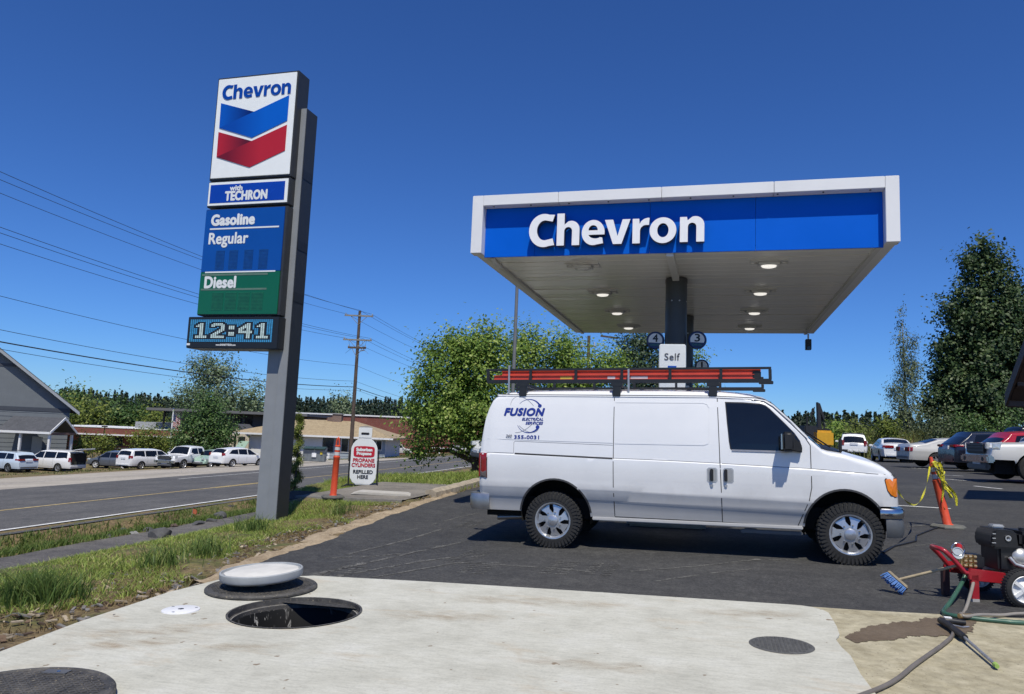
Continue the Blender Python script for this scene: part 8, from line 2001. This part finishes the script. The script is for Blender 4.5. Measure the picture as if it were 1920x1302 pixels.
# spiral topiary by the sign pole
p = base_at(551, 932, 16.2); tz = 1.80
root = empty("topiary", (p.x, p.y, p.z)); tag(root, "slim spiral clipped evergreen beside the sign pole", "topiary")
rng = np.random.default_rng(77); N_ = 9000; t = rng.uniform(0, 1, N_) ** 0.9; ang = t * 2 * math.pi * 4.6 + rng.normal(0, 0.55, N_)
rad = (0.135 * (1 - t) + 0.035) * (0.55 + 0.45 * rng.uniform(0, 1, N_)); ct = rng.normal(0, 0.036, (N_, 3))
C = np.stack([np.cos(ang) * rad, np.sin(ang) * rad, 0.06 + t * tz], 1) + ct
base_l = rng.uniform(0, 1, N_) < 0.0
V, F_ = leaf_arrays(C, np.stack([np.cos(ang), np.sin(ang), np.full(N_, 0.6)], 1), 0.035, 0.45, rng)
link("crown", fast_mesh("crown", V, F_, {"tint": np.repeat(np.clip(rng.normal(0.5, 0.2, N_), 0, 1), 4)}), leaf_mat("thuja_green", [(0.0, (0.035, 0.070, 0.014)), (0.5, (0.13, 0.17, 0.026)), (1.0, (0.32, 0.33, 0.07))], 0.2), root)
MB().tube([(0, 0, -0.05), (0.01, 0, tz * 0.5), (0, 0, tz)], [0.03, 0.02, 0.008], 7).build("trunk", BARK, root)

# ------------------------------------------------------------------ far woods: conifers on low hills, one mass each
def conifer_field(name, label, pts, seed, hmin, hmax, m):
    rng = np.random.default_rng(seed); Vs = []; Fs = []; T_ = []; b = 0
    for (x, y, z) in pts:
        H = rng.uniform(hmin, hmax); w = H * rng.uniform(0.16, 0.34); n = 115
        t = rng.uniform(0, 1, n) ** 0.8; a = rng.uniform(0, 2 * math.pi, n); r = w * (1 - t) * rng.uniform(0.5, 1.15, n)
        C = np.stack([x + np.cos(a) * r, y + np.sin(a) * r, z + t * H], 1)
        Nn = np.stack([np.cos(a), np.sin(a), np.full(n, 0.8)], 1)
        V, F_ = leaf_arrays(C, Nn, H * 0.115, 0.55, rng, 0.5); Vs.append(V); Fs.append(F_ + b); b += len(V); T_.append(np.repeat(np.clip(rng.normal(rng.uniform(0.3, 0.6), 0.15, n), 0, 1), 4))
        C2 = np.array([[x - w * .12, y, z], [x + w * .12, y, z], [x, y, z + H * 1.02], [x, y, z + H * 1.02]]); Vs.append(C2); Fs.append(np.array([[b, b + 1, b + 2, b + 3]])); b += 4; T_.append(np.zeros(4))
    o = link(name, fast_mesh(name, np.concatenate(Vs), np.concatenate(Fs), {"tint": np.concatenate(T_)}), m); tag(o, label, "forest", kind="stuff"); return o
FAR_L = leaf_mat("far_conifers", [(0.0, (0.014, 0.030, 0.018)), (0.6, (0.030, 0.052, 0.030)), (1.0, (0.06, 0.085, 0.04))], 0.1); FAR_R = leaf_mat("far_conifers_right", [(0.0, (0.014, 0.028, 0.018)), (0.6, (0.028, 0.048, 0.026)), (1.0, (0.055, 0.075, 0.035))], 0.1)
def ridge(name, prof, D, back, m):
    """low wooded hill: crest given by pixels, sheet falls to the ground in front and runs on behind"""
    mb = MB(); cr = [at(px, py, D) for px, py in prof]; fr = [Vector((c.x, c.y, 0)) - FWH * 90 for c in cr]
    for q in fr: q.z = g(q.x, q.y) - 1
    bk = [c + FWH * back for c in cr]
    for i in range(len(cr) - 1): mb.quad(fr[i], fr[i + 1], cr[i + 1], cr[i]); mb.quad(cr[i], cr[i + 1], bk[i + 1], bk[i])
    o = mb.build(name, m, None, smooth=60); o["kind"] = "structure"; return cr, fr
HILL = mat("wooded_hill_floor", (0.025, 0.04, 0.018), 0.95, var=0.3, scale=0.05)
rng = np.random.default_rng(5)
def field_pts(cr, fr, n, f0=0.25):
    out = []
    for _ in range(n):
        k = rng.uniform(0, len(cr) - 1.001); i = int(k); u = k - i; a = fr[i].lerp(fr[i + 1], u); c = cr[i].lerp(cr[i + 1], u); q = a.lerp(c, rng.uniform(f0, 1.0)); out.append((q.x, q.y, q.z - 0.5))
    return out
cr, fr = ridge("hill", [(-700, 770), (-100, 768), (60, 766), (130, 768), (220, 774), (300, 780), (420, 786), (520, 783), (640, 782), (760, 786), (900, 800)], 330, 400, HILL)
conifer_field("forest", "dark conifer forest on the low hills beyond the left buildings", field_pts(cr, fr, 700, 0.4) + field_pts(cr, fr, 900, 0.9), 6, 4.0, 10.5, FAR_L)
cr, fr = ridge("hill", [(800, 806), (1000, 812), (1300, 822), (1480, 826), (1560, 827), (1700, 832), (1900, 842), (2300, 858), (2900, 880)], 190, 400, HILL)
conifer_field("forest", "dark conifer forest on the skyline beyond the right lot", field_pts(cr, fr, 500, 0.5) + field_pts(cr, fr, 700, 0.92), 7, 2.8, 7.8, FAR_R)

# ------------------------------------------------------------------ grass: blades on the bank, ditch, verge and field
def grass(name, label, P2, hgt, wid, m, seed, lean=0.35, tintmu=0.5):
    rng = np.random.default_rng(seed); n = len(P2); x, y = P2[:, 0], P2[:, 1]; z = G(x, y) - 0.015
    h_ = hgt * rng.uniform(0.55, 1.3, n); a = rng.uniform(0, 2 * math.pi, n); w = wid * rng.uniform(0.7, 1.3, n)
    lx, ly = rng.normal(0, lean, n) * h_, rng.normal(0, lean, n) * h_; dx, dy = np.cos(a) * w / 2, np.sin(a) * w / 2
    b0 = np.stack([x - dx, y - dy, z], 1); b1 = np.stack([x + dx, y + dy, z], 1)
    m0 = np.stack([x - dx * .7 + lx * .35, y - dy * .7 + ly * .35, z + h_ * .6], 1); m1 = np.stack([x + dx * .7 + lx * .35, y + dy * .7 + ly * .35, z + h_ * .6], 1)
    t0 = np.stack([x + lx - dx * .1, y + ly - dy * .1, z + h_], 1); t1 = np.stack([x + lx + dx * .1, y + ly + dy * .1, z + h_], 1)
    V = np.stack([b0, b1, m1, m0, t1, t0], 1).reshape(-1, 3); k = np.arange(n)[:, None] * 6
    F_ = np.concatenate([k + np.array([[0, 1, 2, 3]]), k + np.array([[3, 2, 4, 5]])], 0)
    tint = np.clip(rng.normal(tintmu, 0.2, n), 0, 1)
    o = link(name, fast_mesh(name, V, F_, {"tint": np.repeat(tint, 6)}), m); tag(o, label, "grass", kind="stuff"); return o
GR = leaf_mat("grass_green", [(0.0, (0.100, 0.154, 0.027)), (0.5, (0.217, 0.299, 0.054)), (0.8, (0.344, 0.399, 0.090)), (1.0, (0.550, 0.525, 0.236))], 0.3, 0.6)
GD = leaf_mat("grass_dry", [(0.0, (0.13, 0.092, 0.040)), (0.5, (0.26, 0.195, 0.095)), (1.0, (0.38, 0.31, 0.17))], 0.25, 0.8)
GW = leaf_mat("weeds_green", [(0.0, (0.045, 0.083, 0.015)), (0.5, (0.112, 0.173, 0.033)), (1.0, (0.255, 0.285, 0.075))], 0.3, 0.6)
rng = np.random.default_rng(21)
def nz2(x, y): return np.sin(x * 1.9 + 1.3) * np.sin(y * 1.3 + .4) + 0.6 * np.sin(x * 4.3 + y * 2.1) * np.sin(y * 3.7 - x) + 0.4 * np.sin(x * 9 + 2) * np.sin(y * 8)
def scatter_sy(n, s0, s1, t0, t1, keep):
    s = rng.uniform(s0, s1, n); t = t0 + (t1 - t0) * rng.uniform(0, 1, n); x, y = XY_of(s, t); k = keep(s, x, y) & (x < np.interp(y, EDGE_Y, EDGE_X) - 0.05); return np.stack([x[k], y[k]], 1)
bare = lambda s, x, y: 9.40 - 0.42 * np.clip(nz2(x, y), -1, 1) - 0.35 * (y > 8.5)
onpad = lambda x, y: ((x > -8.6) & (x < -7.5) & (y > 11.7) & (y < 14)) | (x > -7.8) & (x < -5.7) & (y > 12.7 + (x + 7.7) * 0.25) & (y < 16.7)
P2 = scatter_sy(190000, 4.15, 10.2, -11.5, 3.5, lambda s, x, y: (s < bare(s, x, y)) & (rng.uniform(0, 1, len(s)) < 0.72 + 0.28 * np.clip(nz2(x * .8, y * .8) + .6, 0, 1)) & ~onpad(x, y))
grass("grass", "bright green lawn grass on the bank left of the slab", P2, 0.06, 0.010, GR, 31, 0.65, 0.58)
P2 = scatter_sy(60000, 8.2, 10.6, -11.5, 4.5, lambda s, x, y: (s > bare(s, x, y) - 0.45) & (rng.uniform(0, 1, len(s)) < 0.40 + 0.3 * np.clip(nz2(x * 2, y * 2), -1, 1)) & ~onpad(x, y))
P2 = np.concatenate([P2, scatter_sy(26000, 6.2, 9.4, -11.5, 3.0, lambda s, x, y: (nz2(x * 1.1 + 3, y * 1.1) > 0.25) & (rng.uniform(0, 1, len(s)) < 0.7))])
grass("grass", "dry straw coloured grass and litter beside the slab edge", P2, 0.045, 0.010, GD, 32, 0.9, 0.4)
P2 = scatter_sy(62000, 0.55, 3.05, -9, 30, lambda s, x, y: rng.uniform(0, 1, len(s)) < np.clip(0.55 + 0.5 * nz2(x, y) + 0.6 * (s > 2.3), 0.1, 1))
grass("grass", "dark weeds and grass in the roadside ditch", P2, 0.13, 0.02, GW, 33, 0.5, 0.45)
P2 = scatter_sy(26000, 4.6, 9.6, 2.8, 11.5, lambda s, x, y: ~onpad(x, y))
grass("grass", "green verge grass around the propane sign and kerb", P2, 0.11, 0.016, GR, 34, 0.45, 0.55)
# tufts: taller clumps on the bank
tf = []
for (px, py, n_) in ((45, 1140, 500), (70, 1165, 300), (385, 1045, 220), (470, 998, 220), (300, 1065, 160), (120, 1125, 180), (640, 965, 120)):
    q = ground_at(px, py, 7.5 if py > 1030 else 10.5); tf.append(np.stack([q.x + rng.normal(0, 0.12, n_), q.y + rng.normal(0, 0.12, n_)], 1))
grass("grass", "tall tufts of coarse grass standing out on the bank", np.concatenate(tf), 0.24, 0.010, leaf_mat("tuft_green", [(0.0, (0.049, 0.091, 0.022)), (0.6, (0.119, 0.189, 0.042)), (1.0, (0.308, 0.336, 0.112))], 0.3), 35, 0.45)
# field behind the right lot
n_ = 26000; x = rng.uniform(4, 45, n_); y = rng.uniform(58.5, 72, n_); grass("grass", "tall meadow grass behind the right hand lot", np.stack([x, y], 1), 0.55, 0.05, leaf_mat("meadow_green", [(0.0, (0.056, 0.083, 0.022)), (0.5, (0.136, 0.160, 0.045)), (1.0, (0.304, 0.280, 0.128))], 0.3), 36, 0.3)
# verge across the street
s = rng.uniform(-34, -11, 14000); t = rng.uniform(22, 95, 14000); x, y = XY_of(s, t); k = ((t > 60) | (s < -29)) & (np.sin(x * .7) * np.sin(y * .5) > -0.4)
grass("grass", "mown grass verge across the street", np.stack([x[k], y[k]], 1), 0.14, 0.06, leaf_mat("verge_green", [(0.0, (0.060, 0.090, 0.024)), (0.5, (0.144, 0.168, 0.048)), (1.0, (0.300, 0.276, 0.120))], 0.3), 37, 0.4)
# litter of bark chips along the slab edge
rr = random.Random(9); mb = MB()
for _ in range(1400):
    s = rr.uniform(8.9, 10.25); t = rr.uniform(-10, 2); x, y = XY_of(s, t)
    if x > float(np.interp(y, EDGE_Y, EDGE_X)) - 0.08 and y > 6 or x > -4.32: continue
    z = g(x, y) + 0.012; a = rr.uniform(0, 3.1); l, w = rr.uniform(0.012, 0.05), rr.uniform(0.006, 0.018)
    Mt = Matrix.Translation((x, y, z)) @ Matrix.Rotation(a, 4, 'Z') @ Matrix.Rotation(rr.uniform(-.5, .5), 4, 'Y'); mb.m = rr.choice((0, 0, 1, 2)); mb.box(-l, l, -w, w, -0.004, 0.006, Mt)
o = mb.build("bark_litter", [mat("chip_brown", (0.10, 0.065, 0.04), 0.9, var=0.4), mat("chip_pale", (0.34, 0.28, 0.20), 0.9, var=0.3), mat("chip_grey", (0.17, 0.16, 0.15), 0.9)]); tag(o, "bark chips and small stones along the slab's left edge", "litter", kind="stuff")
